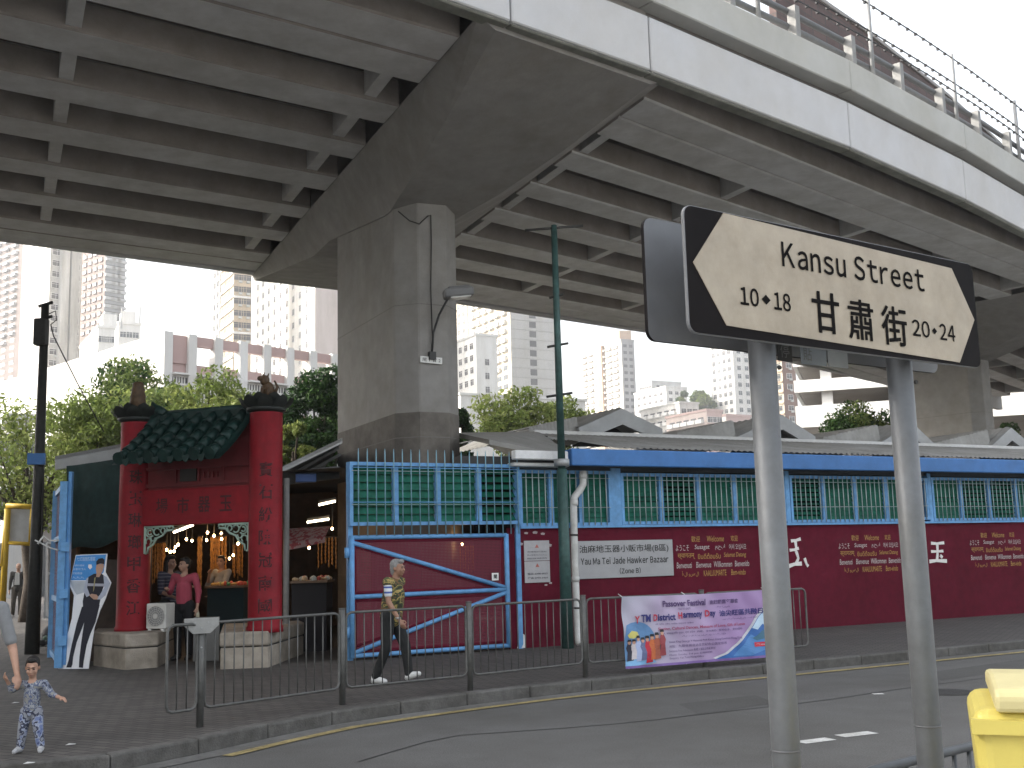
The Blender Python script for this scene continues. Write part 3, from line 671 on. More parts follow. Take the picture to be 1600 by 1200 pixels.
# signs fixed to the wall ---------------------------------------------
sgn = thing('market_name_sign', 'grey metal sign naming the Zone B bazaar on the maroon wall', 'sign', W(4.2, .03, 1.5), WA)
a, b = ws(901, 847), ws(1049, 841); c = ws(901, 905)[1]; d = ws(1049, 899)[1]
sl0, sr0 = a[0], b[0]; zt, zb = 1.86, 1.215
g = MB(); wbox(g, sl0, sr0, .005, .03, zb, zt); bevel(g.build('panel', mat('sign_steel', (.34, .34, .35), .45, .5, nscale=3, namt=.08), sgn), .005, 1)
g = MB(); p = wplace(.03); wd = sr0 - sl0
letter(g, '油麻地玉器小販市場(B區)', (sl0 + .03, 1.635, sr0 - .10, 1.785), p, bold=.006)
letter(g, 'Yau Ma Tei Jade Hawker Bazaar', (sl0 + .05, 1.455, sr0 - .11, 1.575), p, bold=.018, glyphs=True, spacing=.12); letter(g, '(Zone B)', (sl0 + wd * .42, 1.275, sl0 + wd * .64, 1.385), p, bold=.015, glyphs=True)
g.build('lettering', mat('ink', (.02, .02, .02), .7), sgn)
ntc = thing('notice_board', 'pale two-part notice sheet on the maroon panel beside the blue gate', 'notice', W(3.3, .02, 1.5), WA)
a, b = ws(818, 845), ws(857, 843); zt = a[1]; zb = ws(818, 911)[1]; zm = ws(818, 877)[1]
M_not = mat('notice_paper', (.42, .41, .42), .6, nscale=10, namt=.08)
for z0, z1 in ((zb, zm - .004), (zm + .004, zt)): g = MB(); wbox(g, a[0], b[0], .004, .018, z0, z1); g.build('sheet', M_not, ntc)
g = MB(); p = wplace(.018); wd = b[0] - a[0]
for i, t in enumerate(('市場租戶須知', '禁止吸煙 No Smoking', '開放時間')): letter(g, t, (a[0] + .05, zm + .14 - i * .055, b[0] - .06, zm + .165 - i * .055), p)
for i, t in enumerate(('電話 2398 6825', '傳真 2770 3464')): letter(g, t, (a[0] + .05, zb + .13 - i * .07, b[0] - .05, zb + .165 - i * .07), p, bold=.01)
for z in (zt - .12, zm - .1): g.add([p(a[0] + wd * .42, z, .003), p(a[0] + wd * .58, z, .003), p(a[0] + wd * .5, z + .06, .003)], [(0, 1, 2)], 1)
g.build('lettering', [mat('ink_grey', (.10, .10, .11), .7), mat('ink_red', (.45, .15, .12), .7)], ntc)
g = MB(); rr = random.Random(3)
for x, y in ((822, 833), (836, 832), (848, 834), (813, 850), (858, 852), (860, 911), (853, 914)):
    s, z = ws(x, y); k = [(-.05, -.03), (.04, -.04), (.06, .02), (.0, .045), (-.06, .02)]; f = rr.uniform(.5, 1.1)
    g.add([W(s + a_ * f, .004, z + b_ * f * .7) for a_, b_ in k], [(0, 1, 2, 3, 4)])
g.build('torn_paper', mat('torn_paper', (.42, .36, .36), .8), bz)
# rain pipe
dp = thing('drainpipe', 'white plastic drainpipe with an offset bend on the maroon wall', 'drainpipe', W(4.2, .1, 0), WA)
M_pvc = mat('pvc', (.62, .62, .60), .45, nscale=4, namt=.08, stain=.2, sscale=2)
def dpt(x, y, off=.12): h = ws(x, y, off); return W(h[0], off, h[1])
g = MB(); g.tube([dpt(911, 736), dpt(911, 757), dpt(906, 766), dpt(898, 776), dpt(896, 790), dpt(898, 880), dpt(903, 1000), dpt(907, 1008, .2)], .062, 12); g.build('pipe', M_pvc, dp)
for x, y in ((911, 744), (897, 786), (899, 905)): MB().tube([dpt(x, y - 4), dpt(x, y + 4)], .070, 12).build('collar', M_pvc, dp)
for x, y in ((897, 836), (901, 950)): MB().tube([dpt(x, y - 1.5), dpt(x, y + 1.5)], .068, 12).build('bracket', M_dark, dp)

# ================================================================ blue gate bay with spikes and louvres
gt = thing('blue_market_gate', 'closed sky-blue tubular gate with maroon mesh under a spiked louvre panel', 'gate', W(0, 0, 0), WA)
for s in (0.03, 2.98): wbox(MB(), s - .04, s + .04, -.04, .04, 0.1, 3.15).build('post', M_blu, gt)
louvre_window(.0, 3.0, 2.16, 3.15, 4, 7, (3,), off=.06, parent=gt, nb=1)
M_mesh = mat('maroon_mesh', (.16, .015, .035), .7, nscale=120, namt=.5)
M_meshb = bpy.data.materials.new('perforated_maroon'); M_meshb.use_nodes = True; t = M_meshb.node_tree; N = t.nodes; L = t.links; b_ = N['Principled BSDF']
b_.inputs['Base Color'].default_value = (.13, .012, .028, 1); b_.inputs['Roughness'].default_value = .7
tc = N.new('ShaderNodeTexCoord'); vo = N.new('ShaderNodeTexVoronoi'); vo.inputs['Scale'].default_value = 42; vo.inputs['Randomness'].default_value = 0; L.new(tc.outputs['Object'], vo.inputs['Vector'])
gr = N.new('ShaderNodeMath'); gr.operation = 'GREATER_THAN'; gr.inputs[1].default_value = .50; L.new(vo.outputs['Distance'], gr.inputs[0]); L.new(gr.outputs[0], b_.inputs['Alpha'])
g = MB(); zr = (.17, 1.07, 1.98); T = .035
def tb(s0, z0, s1, z1, r=T, off=.1): g.tube([W(s0, off, z0), W(s1, off, z1)], r, 10)
tb(0, .2, 2.72, .2); tb(0, 1.98, 2.72, 1.98); tb(.03, .17, .03, 2.0, .042); tb(2.72, .17, 2.72, 2.0, .042); tb(.03, 1.08, 2.72, 1.10); tb(.05, 1.9, 2.72, 1.12); tb(.05, .24, 2.72, 1.06)
g.build('leaf_frame', M_blu, gt)
g = MB(); g.add([W(.04, .085, .2), W(2.70, .085, .2), W(2.70, .085, 1.97), W(.04, .085, 1.97)], [(0, 1, 2, 3)]); g.build('mesh_panel', M_meshb, gt)
g = MB(); T2 = .026
for q in ((.09, .26, 2.64, .26), (.09, 1.02, 2.64, 1.02), (.09, 1.14, 2.64, 1.14), (.09, 1.92, 2.64, 1.92)): tb(*q, T2, .07)
tb(.09, .26, .09, 1.92, T2, .07); tb(2.64, .26, 2.64, 1.92, T2, .07); tb(.1, 1.84, 2.6, 1.10, T2, .07); tb(.1, .34, 2.6, 1.02, T2, .07); g.build('inner_frame', M_mar, gt)
g = MB()
for z in (.55, 1.75): g.tube([W(-.05, .1, z - .08), W(-.05, .1, z + .08)], .04, 8)
g.build('hinge', M_blu, gt)
g = MB()
for i in range(20): 
    s = .13 + i * .148; g.tube([W(s, .135, 2.0), W(s, .135, 3.28 + .0), W(s, .135, 3.36)], [.011, .011, .004], 6)
g.build('spikes', mat('spike_blue', (.20, .36, .44), .5, .2), gt)
g = MB()
for z in (2.52, 3.06): g.tube([W(.02, .145, z), W(2.97, .145, z)], .008, 5)
g.build('spike_rail', M_blu, gt)
g = MB(); a = ws(774, 901, .12); wbox(g, a[0] - .06, a[0] + .06, .11, .12, a[1] - .06, a[1] + .06); nf = g.build('gate_notice', mat('white_enamel', (.75, .75, .72), .5), gt)
g = MB(); letter(g, '閘', (a[0] - .03, a[1] - .035, a[0] + .03, a[1] + .035), wplace(.12), bold=.02); g.build('lettering', mat('ink', (.02, .02, .02), .7), nf)
g = MB(); wbox(g, 2.80, 2.94, -.05, -.01, .1, 2.1); g.build('side_panel', M_mar, gt)
# what shows through the mesh: a lit bead curtain and a dark stall front
# curled poster and scraps at the foot of the wall
g = MB(); s, z = ws(812, 1010); g.add([W(s - .06, .03, .14), W(s + .08, .05, .14), W(s + .10, .02, .34), W(s + .02, .04, .38), W(s - .03, .02, .30)], [(0, 1, 2, 3, 4)])
tag(g.build('paper_scrap', mat('paper_scrap', (.6, .6, .58), .9)), 'torn white paper scrap at the foot of the blue post', 'paper')

# ================================================================ green post in front of the wall, street furniture
gp = thing('green_pole', 'tall dark green steel pole with cross pegs rising beside the white drainpipe', 'pole', tuple(atz(887, 1013, Z0)))
M_grn = mat('pole_green', (.045, .10, .092), .5, .2, nscale=10, namt=.25, stain=.3, sscale=3)
B0 = atz(887, 1013, Z0); yy = B0[1]; zt = hit(869, 352, B0, (1, 0))[2]
MB().tube([(B0[0], yy, Z0), (B0[0], yy, zt * .42)], [.105, .085], 14).build('lower_pole', M_grn, gp)
MB().tube([(B0[0], yy, zt * .42), (B0[0], yy, zt)], [.064, .052], 12).build('upper_pole', M_grn, gp)
MB().lathe([(.13, -.06), (.13, .06)], (B0[0], yy, 3.15), 14).build('collar', M_galv, gp)
for z, l in ((zt - .05, .5), (zt - 2.1, .18), (zt - 2.95, .22), (zt - 1.25, .12)): MB().tube([(B0[0] - l, yy - .02, z - .03), (B0[0] + l, yy, z + .03)], .022, 6).build('peg', M_dark, gp)
up = thing('utility_pole', 'dark slim utility pole with a control box and loose wires by the open blue gate', 'pole', tuple(atz(52, 1020, Z0)))
B0 = atz(50, 1022, Z0); M_up = mat('dark_pole', (.035, .035, .032), .6, .2, nscale=12, namt=.25)
X0, Y0 = B0[0], B0[1]; zt = hit(79, 476, B0, (1, 0))[2]; print('pole', B0, zt)
MB().tube([(X0, Y0, Z0), (X0, Y0, 2.2), (X0, Y0, zt)], [.13, .105, .07], 12).build('shaft', M_up, up)
zb = hit(76, 520, B0, (1, 0))[2]; bevel(MB().box((X0 - .02, Y0 - .08, zb), (.22, .2, .5)).build('control_box', M_up, up), .015, 1)
for z in (zb + .55, zt - .25): MB().tube([(X0 - .12, Y0, z - .04), (X0 + .14, Y0, z + .03)], .03, 6).build('bracket', M_up, up)
g = MB(); g.tube([(X0 + .05, Y0 - .02, zt - .2), (X0 + .2, Y0, zt - .12), (X0 + .22, Y0, zt - .3), (X0 + .12, Y0, zt - .38), (X0 + .18, Y0, zt - .6), (X0 + .5, Y0 + .5, zt - 1.5), (X0 + .8, Y0 + 1, zt - 2.3)], .012, 5)
g.tube([(X0 + .11, Y0 - .06, 3.2), (X0 + .13, Y0 - .06, 2.0), (X0 + .14, Y0 - .06, .9)], .02, 5)
g.build('wires', M_dark, up)
b3 = hit(72, 718, B0, (1, 0)); MB().box((X0 + .0, Y0 - .12, b3[2]), (.30, .16, .20), .3).build('blue_box', M_dblu, up)
# ================================================================ the street name sign by the camera
BL, TL_ = atY(1077, 512, 2.75), atY(1067, 308, 2.75)
DR = 3.455; BRp, TRp = atY(1533, 582, DR), atY(1521, 421, DR)
zb, zt = (BL[2] + BRp[2]) / 2, (TL_[2] + TRp[2]) / 2
print('sign', BL, TL_, BRp, TRp)
P0 = np.array([(BL[0] + TL_[0]) / 2, 2.75]); P1 = np.array([(BRp[0] + TRp[0]) / 2, DR]); SL = float(np.linalg.norm(P1 - P0)); SD = (P1 - P0) / SL; SN = np.array([SD[1], -SD[0]])
def S(u, v, off=0.0): q = P0 + SD * u + SN * off; return (float(q[0]), float(q[1]), float(zb + v))
def sg(px, py, off=0.0): h = hit(px, py, P0 + SN * off, SD); return float((h[:2] - P0) @ SD), float(h[2] - zb)
def z7(x, y): return sg(1000 + x / 2.857, 290 + y / 2.857)
SH = zt - zb
st = thing('street_sign', 'black and cream arrow-shaped street name sign on two grey posts', 'street sign', S(SL / 2, -zb + Z0, -.08), math.atan2(SD[1], SD[0]))
def rrect(u0, v0, u1, v1, r, n=5):
    P = []
    for cx, cy, a0 in ((u1 - r, v1 - r, 0), (u0 + r, v1 - r, 90), (u0 + r, v0 + r, 180), (u1 - r, v0 + r, 270)):
        for i in range(n + 1): a = R_(a0 + 90 * i / n); P.append((cx + r * math.cos(a), cy + r * math.sin(a)))
    return P
def vec(off): return tuple(np.append(SN * off, 0))
M_blkp = mat('sign_black', (.010, .0085, .009), .6, nscale=5, namt=.3, spec=.06)
M_alu = mat('sign_back', (.15, .155, .165), .5, .1, nscale=2.5, namt=.15, stain=.2, sscale=2)
o = MB().plate([S(u, v) for u, v in rrect(0, 0, SL, SH, .028)], vec(-.012), 0, 1).build('front_plate', [M_blkp, M_alu], st); bevel(o, .002, 1)
M_cream = mat('cream_face', (.365, .313, .243), .45, nscale=9, namt=.14, stain=.16, sscale=5, bump=.03)
MB().plate([S(u, v, .0025) for u, v in (z7(370, 123), z7(1388, 370), z7(1490, 600), z7(1425, 790), z7(385, 625), z7(235, 342))], vec(-.002)).build('arrow_panel', M_cream, st)
g = MB(); sp = lambda u, v, l: S(u, v, .0042)
def put(t, bl, tr, bold=0.0, glyphs=False, spacing=.12): a, b = z7(*bl), z7(*tr); letter(g, t, (a[0], a[1], b[0], b[1]), sp, bold=bold, glyphs=glyphs, spacing=spacing)
def put2(t, blx, bly, hpx, w_u, **k): pass
a = z7(630, 345); b = z7(628, 232); c = z7(1268, 487); c2 = z7(1266, 372)
hK = b[1] - a[1]; v0 = (a[1] + c[1]) / 2; print('K', a, b, c, c2, SL, SH)
letter(g, 'Kansu Street', (a[0], v0 - .002, c[0], v0 - .002 + hK * 1.0), sp, bold=.012, glyphs=True, spacing=.15)
a, c = z7(445, 532), z7(670, 566); h = z7(447, 450)[1] - a[1]
w_ = c[0] - a[0]; v0 = min(a[1], c[1]); print('num', a, c, h)
letter(g, '10', (a[0], v0, a[0] + w_ * .36, v0 + h), sp, bold=.018, glyphs=True); letter(g, '18', (a[0] + w_ * .66, v0, c[0], v0 + h), sp, bold=.018, glyphs=True)
def dia(u, v, r): g.add([sp(u - r * 1.25, v, 0), sp(u, v - r, 0), sp(u + r * 1.25, v, 0), sp(u, v + r, 0)], [(0, 1, 2, 3)])
dia(a[0] + w_ * .505, v0 + h * .48, .0135)
for ch, q0, q1 in (('甘', (770, 640), (880, 500)), ('肅', (930, 672), (1032, 530)), ('街', (1080, 697), (1180, 560))):
    a, b = z7(*q0), z7(*q1); cv = (z7((q0[0] + q1[0]) / 2, (q0[1] + q1[1]) / 2))[1]; hh = (b[1] - a[1]) / 2; hh = .058
    
    for q, (du, dv) in enumerate(((-.0011, 0), (.0011, .0004), (0, .0009))): letter(g, ch, (a[0] + du, cv - hh + dv, b[0] + du, cv + hh + dv), lambda u, v, l: S(u, v, .0042 + .0003 * q), bold=.006)
a, c = z7(1213, 668), z7(1405, 702); h = z7(1215, 594)[1] - a[1]; w_ = c[0] - a[0]; v0 = (a[1] + c[1]) / 2
letter(g, '20', (a[0], v0, a[0] + w_ * .40, v0 + h), sp, bold=.012, glyphs=True); letter(g, '24', (a[0] + w_ * .63, v0, c[0], v0 + h), sp, bold=.012, glyphs=True); dia(a[0] + w_ * .51, v0 + h * .48, .010)
g.build('lettering', mat('sign_ink', (.010, .009, .009), .8, spec=.05), st)
# the plate for the other direction, seen from behind, and its stickers
OB = -.155; a = sg(1005, 338, OB); a2 = sg(1010, 531, OB); print('back', a, a2)
MB().plate([S(u, v, OB) for u, v in rrect(a[0], a2[1], a[0] + SL, a2[1] + SH, .028)], vec(-.012), 0, 1).build('back_plate', [M_alu, M_blkp], st)
def sb(px, py): return sg(px, py, OB + .002)
def z4(x, y): return 1200 + x / 4, 520 + y / 4
for q, mt, ch in (((60, 62, 148, 158), mat('sticker_dark', (.03, .03, .03), .5), '停'), ((204, 90, 362, 178), mat('sticker_grey', (.25, .28, .31), .5), '貼'), ((374, 118, 496, 184), mat('sticker_pale', (.30, .32, .33), .5), None)):
    p0, p1 = sb(*z4(q[0], (q[1] + q[3]) / 2)), sb(*z4(q[2], (q[1] + q[3]) / 2 + 8)); hh = .03; v = (p0[1] + p1[1]) / 2
    pl_ = MB().plate([S(u, w2, OB + .003) for u, w2 in ((p0[0], v - hh), (p1[0], v - hh), (p1[0], v + hh), (p0[0], v + hh))], vec(-.002)).build('sticker', mt, st)
    if ch: g = MB(); letter(g, ch, (p0[0] + .008, v - .02, p0[0] + .045, v + .02), lambda u, w2, l: S(u, w2, OB + .005)); g.build('print', mat('sticker_print', (.16, .16, .16) if ch == '停' else (.08, .08, .09), .6), pl_)
M_post = mat('post_grey', (.145, .152, .16), .5, .25, nscale=9, namt=.12, stain=.25, sscale=3, bump=.08, bscale=40)
for px in (1191, 1404):
    pc = np.array(hit(px, 560, P0 + SN * -.075, SD)); u0 = float((pc[:2] - P0) @ SD); x, y, _z = S(u0, 0, -.075)
    g = MB().tube([(x, y, Z0 - .03), (x, y, zb + SH * .94)], .037, 20); po = g.build('post', M_post, st)
    MB().tube([(x, y, zb - 1.05), (x, y, zb - 1.046)], .0385, 20).build('seam', mat('seam_grey', (.12, .12, .125), .6), po)
    for v in (.07, SH - .07): MB().box(S(u0, v, -.075), (.10, .10, .03), math.atan2(SD[1], SD[0])).build('clamp', M_galv, st)
    MB().tube([S(u0 + .028, -.055, -.045), S(u0 + .028, -.055, -.038)], .006, 8).build('bolt', M_dark, st)
# ================================================================ yellow bin and the near railing
bw0 = atY(1519, 1150, 2.5); a = R_(-20); d = np.array([math.cos(a), math.sin(a)]); nn = np.array([math.sin(a), -math.cos(a)])
M_byel = mat('bin_yellow', (.60, .50, .12), .45, nscale=4, namt=.06, stain=.12, sscale=3); M_blid = mat('bin_lid', (.60, .53, .27), .5, nscale=5, namt=.05, stain=.12, sscale=3)
bn = thing('wheeled_bin', 'yellow plastic wheeled bin with a pale overhanging lid at the kerb', 'bin', (bw0[0] + .4, bw0[1] + .1, Z0), a)
zl = atY(1525, 1108, 2.5)[2]; o_ = np.array([bw0[0], bw0[1]])
def Bp(u, v): q = o_ + d * u - nn * v; return (q[0], q[1])
g = MB(); vs = [(*Bp(.05, .05), Z0 + .06), (*Bp(.75, .05), Z0 + .06), (*Bp(.75, .38), Z0 + .06), (*Bp(.05, .38), Z0 + .06), (*Bp(0, 0), zl), (*Bp(.85, 0), zl), (*Bp(.85, .42), zl), (*Bp(0, .42), zl)]
g.add(vs, [(3, 2, 1, 0), (4, 5, 6, 7), (0, 1, 5, 4), (1, 2, 6, 5), (2, 3, 7, 6), (3, 0, 4, 7)]); bevel(g.build('body', M_byel, bn), .035, 4)
g = MB()
prof = [(-.01, -.01), (-.015, .025), (.0, .04), (.22, .05), (.42, .04), (.44, .02), (.44, 0)]
vs = [(*Bp(u, p[0]), zl + p[1] + .004) for u in (.05, .86) for p in prof]; n = len(prof)
g.add(vs, [(j, (j + 1) % n, n + (j + 1) % n, n + j) for j in range(n)] + [tuple(range(n)), tuple(range(n, 2 * n))]); bevel(g.build('lid', M_blid, bn), .012, 2)
g = MB(); g.tube([(*Bp(.16, .42), zl - .02), (*Bp(.18, .49), zl - .03), (*Bp(.7, .49), zl - .03), (*Bp(.72, .42), zl - .02)], .016, 8); g.build('handle', M_byel, bn)
g = MB()
for u in (.16, .42, .68): g.slab((*Bp(u, .012), zl - .30), (*Bp(u, -.004), zl - .05), .05, .02)
g.slab((*Bp(.0, .0), zl - .035), (*Bp(.85, .0), zl - .035), .025, .03); g.build('ribs', M_byel, bn)
g = MB(); g.plate([(*Bp(u, .01), z) for u, z in ((.22, zl - .24), (.38, zl - .24), (.38, zl - .13), (.22, zl - .13))], tuple(np.append(nn * .006, 0))); g.build('label', mat('bin_label', (.55, .53, .46), .6, stain=.4, sscale=9), bn)
for u in (.12, .68): MB().tube([(*Bp(u, .1), Z0 + .08), (*Bp(u + .06, .1), Z0 + .08)], .08, 14).build('wheel', mat('rubber', (.02, .02, .02), .8), bn)
M_rl = mat('railing_dark', (.07, .075, .08), .5, .4, nscale=12, namt=.2)
pA, pB = atz(1332, 1212, .88), atz(1520, 1165, .88); dr = (pB - pA)[:2] / np.linalg.norm((pB - pA)[:2])
nr = thing('near_railing', 'dark steel kerb railing with a rounded corner behind the sign posts', 'railing', (pA[0], pA[1], Z0))
def NR(u, z): q = pA[:2] + dr * u; return (q[0], q[1], z)
g = MB(); g.tube([NR(.0, Z0), NR(.0, .76), NR(.012, .83), NR(.05, .87), NR(.11, .88), NR(3.4, .88)], .017, 8); g.tube([NR(0, .28), NR(3.4, .28)], .014, 6); g.build('frame', M_rl, nr)
g = MB()
for i in range(1, 32): g.tube([NR(.108 * i, .28), NR(.108 * i, .88)], .009, 6)
g.build('bars', M_rl, nr)
# ================================================================ grey guard railing along the kerb
M_gr = mat('guardrail_grey', (.125, .125, .12), .55, .35, nscale=14, namt=.18, stain=.25, sscale=5)
PO = [atz(312, 1136, Z0)[:2], atz(535, 1101, Z0)[:2], atz(735, 1079, Z0)[:2], atz(915, 1058, Z0)[:2]]
PO += [PO[3] + np.array([1.62, .85]), PO[3] + np.array([3.24, 1.70])]
cats = ['bolted to the plated post facing the paifang gate', 'in front of the open stall beside the pier', 'in front of the walking man', 'in front of the notice board', 'behind the left half of the purple banner', 'behind the right half of the purple banner']
def rail_panel(a, b, label, z0=.30, z1=1.08):
    d = (b - a); L = float(np.linalg.norm(d)); d = d / L; p = thing('guard_railing', label, 'railing', (a[0], a[1], Z0), math.atan2(d[1], d[0]), 'grey guard railing panels along the kerb')
    def q(u, z): return (a[0] + d[0] * u, a[1] + d[1] * u, z)
    e = .045; r = .06
    pts = [q(e + r, z1), q(L - e - r, z1), q(L - e - r * .3, z1 - r * .3), q(L - e, z1 - r), q(L - e, z0 + r), q(L - e - r * .3, z0 + r * .3), q(L - e - r, z0), q(e + r, z0), q(e + r * .3, z0 + r * .3), q(e, z0 + r), q(e, z1 - r), q(e + r * .3, z1 - r * .3), q(e + r, z1)]
    MB().tube(pts, .0145, 8, cap=False).build('frame', M_gr, p)
    n = max(2, round((L - 2 * e) / .112))
    for i in range(1, n): u = e + (L - 2 * e) * i / n; MB().tube([q(u, z0), q(u, z1)], .0068, 6).build('bar', M_gr, p)
    return p
first = atz(252, 1146, Z0)[:2]
rail_panel(first + np.array([.0, .0]), PO[0], 'short end piece of grey guard railing left of the plated post')
for i in range(5): rail_panel(PO[i], PO[i + 1], 'grey guard railing panel ' + cats[i])
for i, p in enumerate(PO[:5]):
    t = thing('railing_post', ['grey railing post with a rounded steel plate on its top', 'grey railing post at the left of the walking man', 'grey railing post at the right of the walking man', 'grey railing post just left of the purple banner', 'grey railing post behind the purple banner'][i], 'post', (p[0], p[1], Z0), 0, 'posts of the guard railing')
    MB().tube([(p[0], p[1], Z0 - .02), (p[0], p[1], 1.12)], .034, 10).build('shaft', M_gr, t)
    MB().tube([(p[0], p[1], 1.12), (p[0], p[1], 1.13)], .038, 10).build('cap', M_gr, t)
    if i == 0:
        dd = (PO[1] - PO[0]) / np.linalg.norm(PO[1] - PO[0]); dd = np.array([.93, .36]); nn = np.array([dd[1], -dd[0]])
        c = [(-.16, 1.13), (.16, 1.13), (.16, 1.06), (.08, .985), (-.08, .985), (-.16, 1.06)]
        bevel(MB().plate([(p[0] + dd[0] * u + nn[0] * .05, p[1] + dd[1] * u + nn[1] * .05, z) for u, z in c], tuple(np.append(nn * -.03, 0))).build('top_plate', mat('plate_steel', (.30, .30, .29), .5, .4, nscale=15), t), .004, 1)
        g = MB()
        for u, z in ((-.06, 1.09), (.06, 1.09), (0, 1.04), (0, .86)): g.tube([(p[0] + dd[0] * u + nn[0] * .045, p[1] + dd[1] * u + nn[1] * .045, z), (p[0] + dd[0] * u + nn[0] * .058, p[1] + dd[1] * u + nn[1] * .058, z)], .008, 8)
        g.build('rivet', M_galv, t)
# grey board leaning behind that post
p = atz(322, 1033, Z0); bd = thing('grey_board', 'plain grey board standing behind the plated railing post', 'board', tuple(p))
bevel(MB().box((p[0], p[1], Z0 + .34), (.40, .03, .68), .2).build('board', mat('board_grey', (.17, .17, .165), .7, nscale=3, stain=.2), bd), .006, 1)
# ================================================================ the banner
a, b = np.array(PO[3]), np.array(PO[5]); d = (b - a) / np.linalg.norm(b - a); nn = np.array([d[1], -d[0]])
OFB = .06
def bu(px, py): h = hit(px, py, a + nn * OFB, d); return float((h[:2] - a) @ d), float(h[2])
u0, zt0 = bu(971, 936); u1, zt1 = bu(1199, 918); ub, zb0 = bu(979, 1046); _, zb1 = bu(1199, 1026); print('banner', u0, u1, zt0, zt1, zb0, zb1)
zt0, zb0 = (zt0 + zt1) / 2, (zb0 + zb1) / 2
bw, bh = u1 - u0, zt0 - zb0
bt = thing('festival_banner', 'lilac vinyl festival banner with lettering and a painted crowd tied to the guard railing', 'banner', (a[0] + d[0] * (u0 + u1) / 2, a[1] + d[1] * (u0 + u1) / 2, zb0), math.atan2(d[1], d[0]))
def wav(u, v):                                            # folds hanging from the tied corners
    x = u / bw; y = v / bh
    return .010 * math.sin(9 * x + 6 * y) * (1 - .5 * y) + .012 * math.sin(22 * x - 10 * y) * (1 - x) * .8 + .006 * math.sin(37 * x + 14 * y)
def BN(u, v, l=0.0):
    sag = -.015 * math.sin(math.pi * min(1, max(0, u / bw))) * (v / bh); q = a + d * (u0 + u + .02 * (1 - v / bh) * (1 - u / bw)) + nn * (OFB + wav(u, v) + l); return (q[0], q[1], zb0 + v + sag)
def bgrid(f, mi_of, nx=72, ny=36): 
    g = MB(); vs = [BN(bw * i / nx, bh * j / ny) for j in range(ny + 1) for i in range(nx + 1)]; g.add(vs, [], 0)
    for j in range(ny):
        for i in range(nx): g.f.append([j * (nx + 1) + i, j * (nx + 1) + i + 1, (j + 1) * (nx + 1) + i + 1, (j + 1) * (nx + 1) + i]); g.mi.append(0); g.sm.append(True)
    return g
Mv = bpy.data.materials.new('banner_vinyl'); Mv.use_nodes = True; t = Mv.node_tree; N = t.nodes; L = t.links; b_ = N['Principled BSDF']; b_.inputs['Roughness'].default_value = .45
tc = N.new('ShaderNodeTexCoord'); sx = N.new('ShaderNodeSeparateXYZ'); L.new(tc.outputs['Object'], sx.inputs[0])
mr = N.new('ShaderNodeMapRange'); mr.inputs['From Min'].default_value = -bw / 2; mr.inputs['From Max'].default_value = bw / 2; L.new(sx.outputs[0], mr.inputs['Value'])
ns = N.new('ShaderNodeTexNoise'); ns.inputs['Scale'].default_value = 1.6; L.new(tc.outputs['Object'], ns.inputs['Vector'])
ad = N.new('ShaderNodeMath'); ad.operation = 'MULTIPLY_ADD'; ad.inputs[1].default_value = .5; L.new(ns.outputs['Fac'], ad.inputs[0]); L.new(mr.outputs[0], ad.inputs[2])
ra = N.new('ShaderNodeValToRGB'); e = ra.color_ramp.elements; e[0].position = .25; e[0].color = (.40, .40, .47, 1); e[1].position = 1.0; e[1].color = (.34, .22, .43, 1); x = e.new(.62); x.color = (.42, .33, .49, 1)
L.new(ad.outputs[0], ra.inputs[0]); L.new(ra.outputs[0], b_.inputs['Base Color'])
bgrid(None, None).build('cloth', Mv, bt)
bp = lambda u, v, l: BN(u * bw, v * bh, l)
def inpoly(pts, mt, l, name, sub=6):                      # flat colour shape that follows the folds
    P = []
    for i in range(len(pts)):
        p, q = pts[i], pts[(i + 1) % len(pts)]
        for k in range(sub): P.append((p[0] + (q[0] - p[0]) * k / sub, p[1] + (q[1] - p[1]) * k / sub))
    bm = bmesh.new(); vs = [bm.verts.new((x, y, 0)) for x, y in P]; f = bm.faces.new(vs); bmesh.ops.triangulate(bm, faces=[f])
    for _ in range(3):
        ed = [e for e in bm.edges if e.calc_length() > .05]
        if ed: bmesh.ops.subdivide_edges(bm, edges=ed, cuts=1); bmesh.ops.triangulate(bm, faces=bm.faces)
    me = bpy.data.meshes.new(name)
    g = MB(); bm.verts.index_update(); g.add([bp(min(1, max(0, v.co.x)), min(1, max(0, v.co.y)), l) for v in bm.verts], [[v.index for v in f.verts] for f in bm.faces]); bm.free()
    return g.build(name, mt, bt)
c5 = lambda x, y: ((x - 172) / 1200, 1 - (y - (190 - (x - 172) * .068)) / 590)      # from the enlarged crop
inpoly([(0, 0), (0, .035), (.3, .035), (1, .035), (1, 0), (.5, 0)], mat('banner_edge', (.20, .12, .34), .5), .003, 'border')
arc = [(.60, .035), (.68, .10), (.76, .22), (.84, .38), (.91, .58), (.97, .74), (1, .80)]
inpoly(arc + [(1, .035)], mat('banner_blue', (.05, .15, .42), .5), .005, 'blue_corner'); 
inpoly([(.72, .06), (.80, .22), (.86, .36), (.90, .30), (1, .30), (1, .14), (.85, .05)], mat('banner_blue_mid', (.09, .24, .52), .5), .007, 'blue_swirl')
inpoly([(.87, .45), (.93, .62), (1, .78), (1, .44), (.95, .50), (.91, .42)], mat('banner_sky', (.50, .66, .80), .5), .007, 'pale_hill')
inpoly([(.87, .30), (.90, .33), (.94, .40), (.97, .42), (1, .38), (1, .30), (.95, .28), (.90, .26)], mat('banner_roof', (.07, .17, .25), .5), .009, 'roof_emblem')
inpoly([(x - .015, y + .02) for x, y in arc] + arc[::-1], mat('banner_white', (.55, .55, .60), .5), .009, 'white_arc', 3)
inpoly([(.88, .17), (1, .17), (1, .235), (.88, .235)], mat('banner_red', (.55, .03, .06), .5), .011, 'red_tag', 3)
circ = [(.085 + .115 * math.cos(R_(t)), .40 + .24 * math.sin(R_(t))) for t in range(-40, 190, 15)]
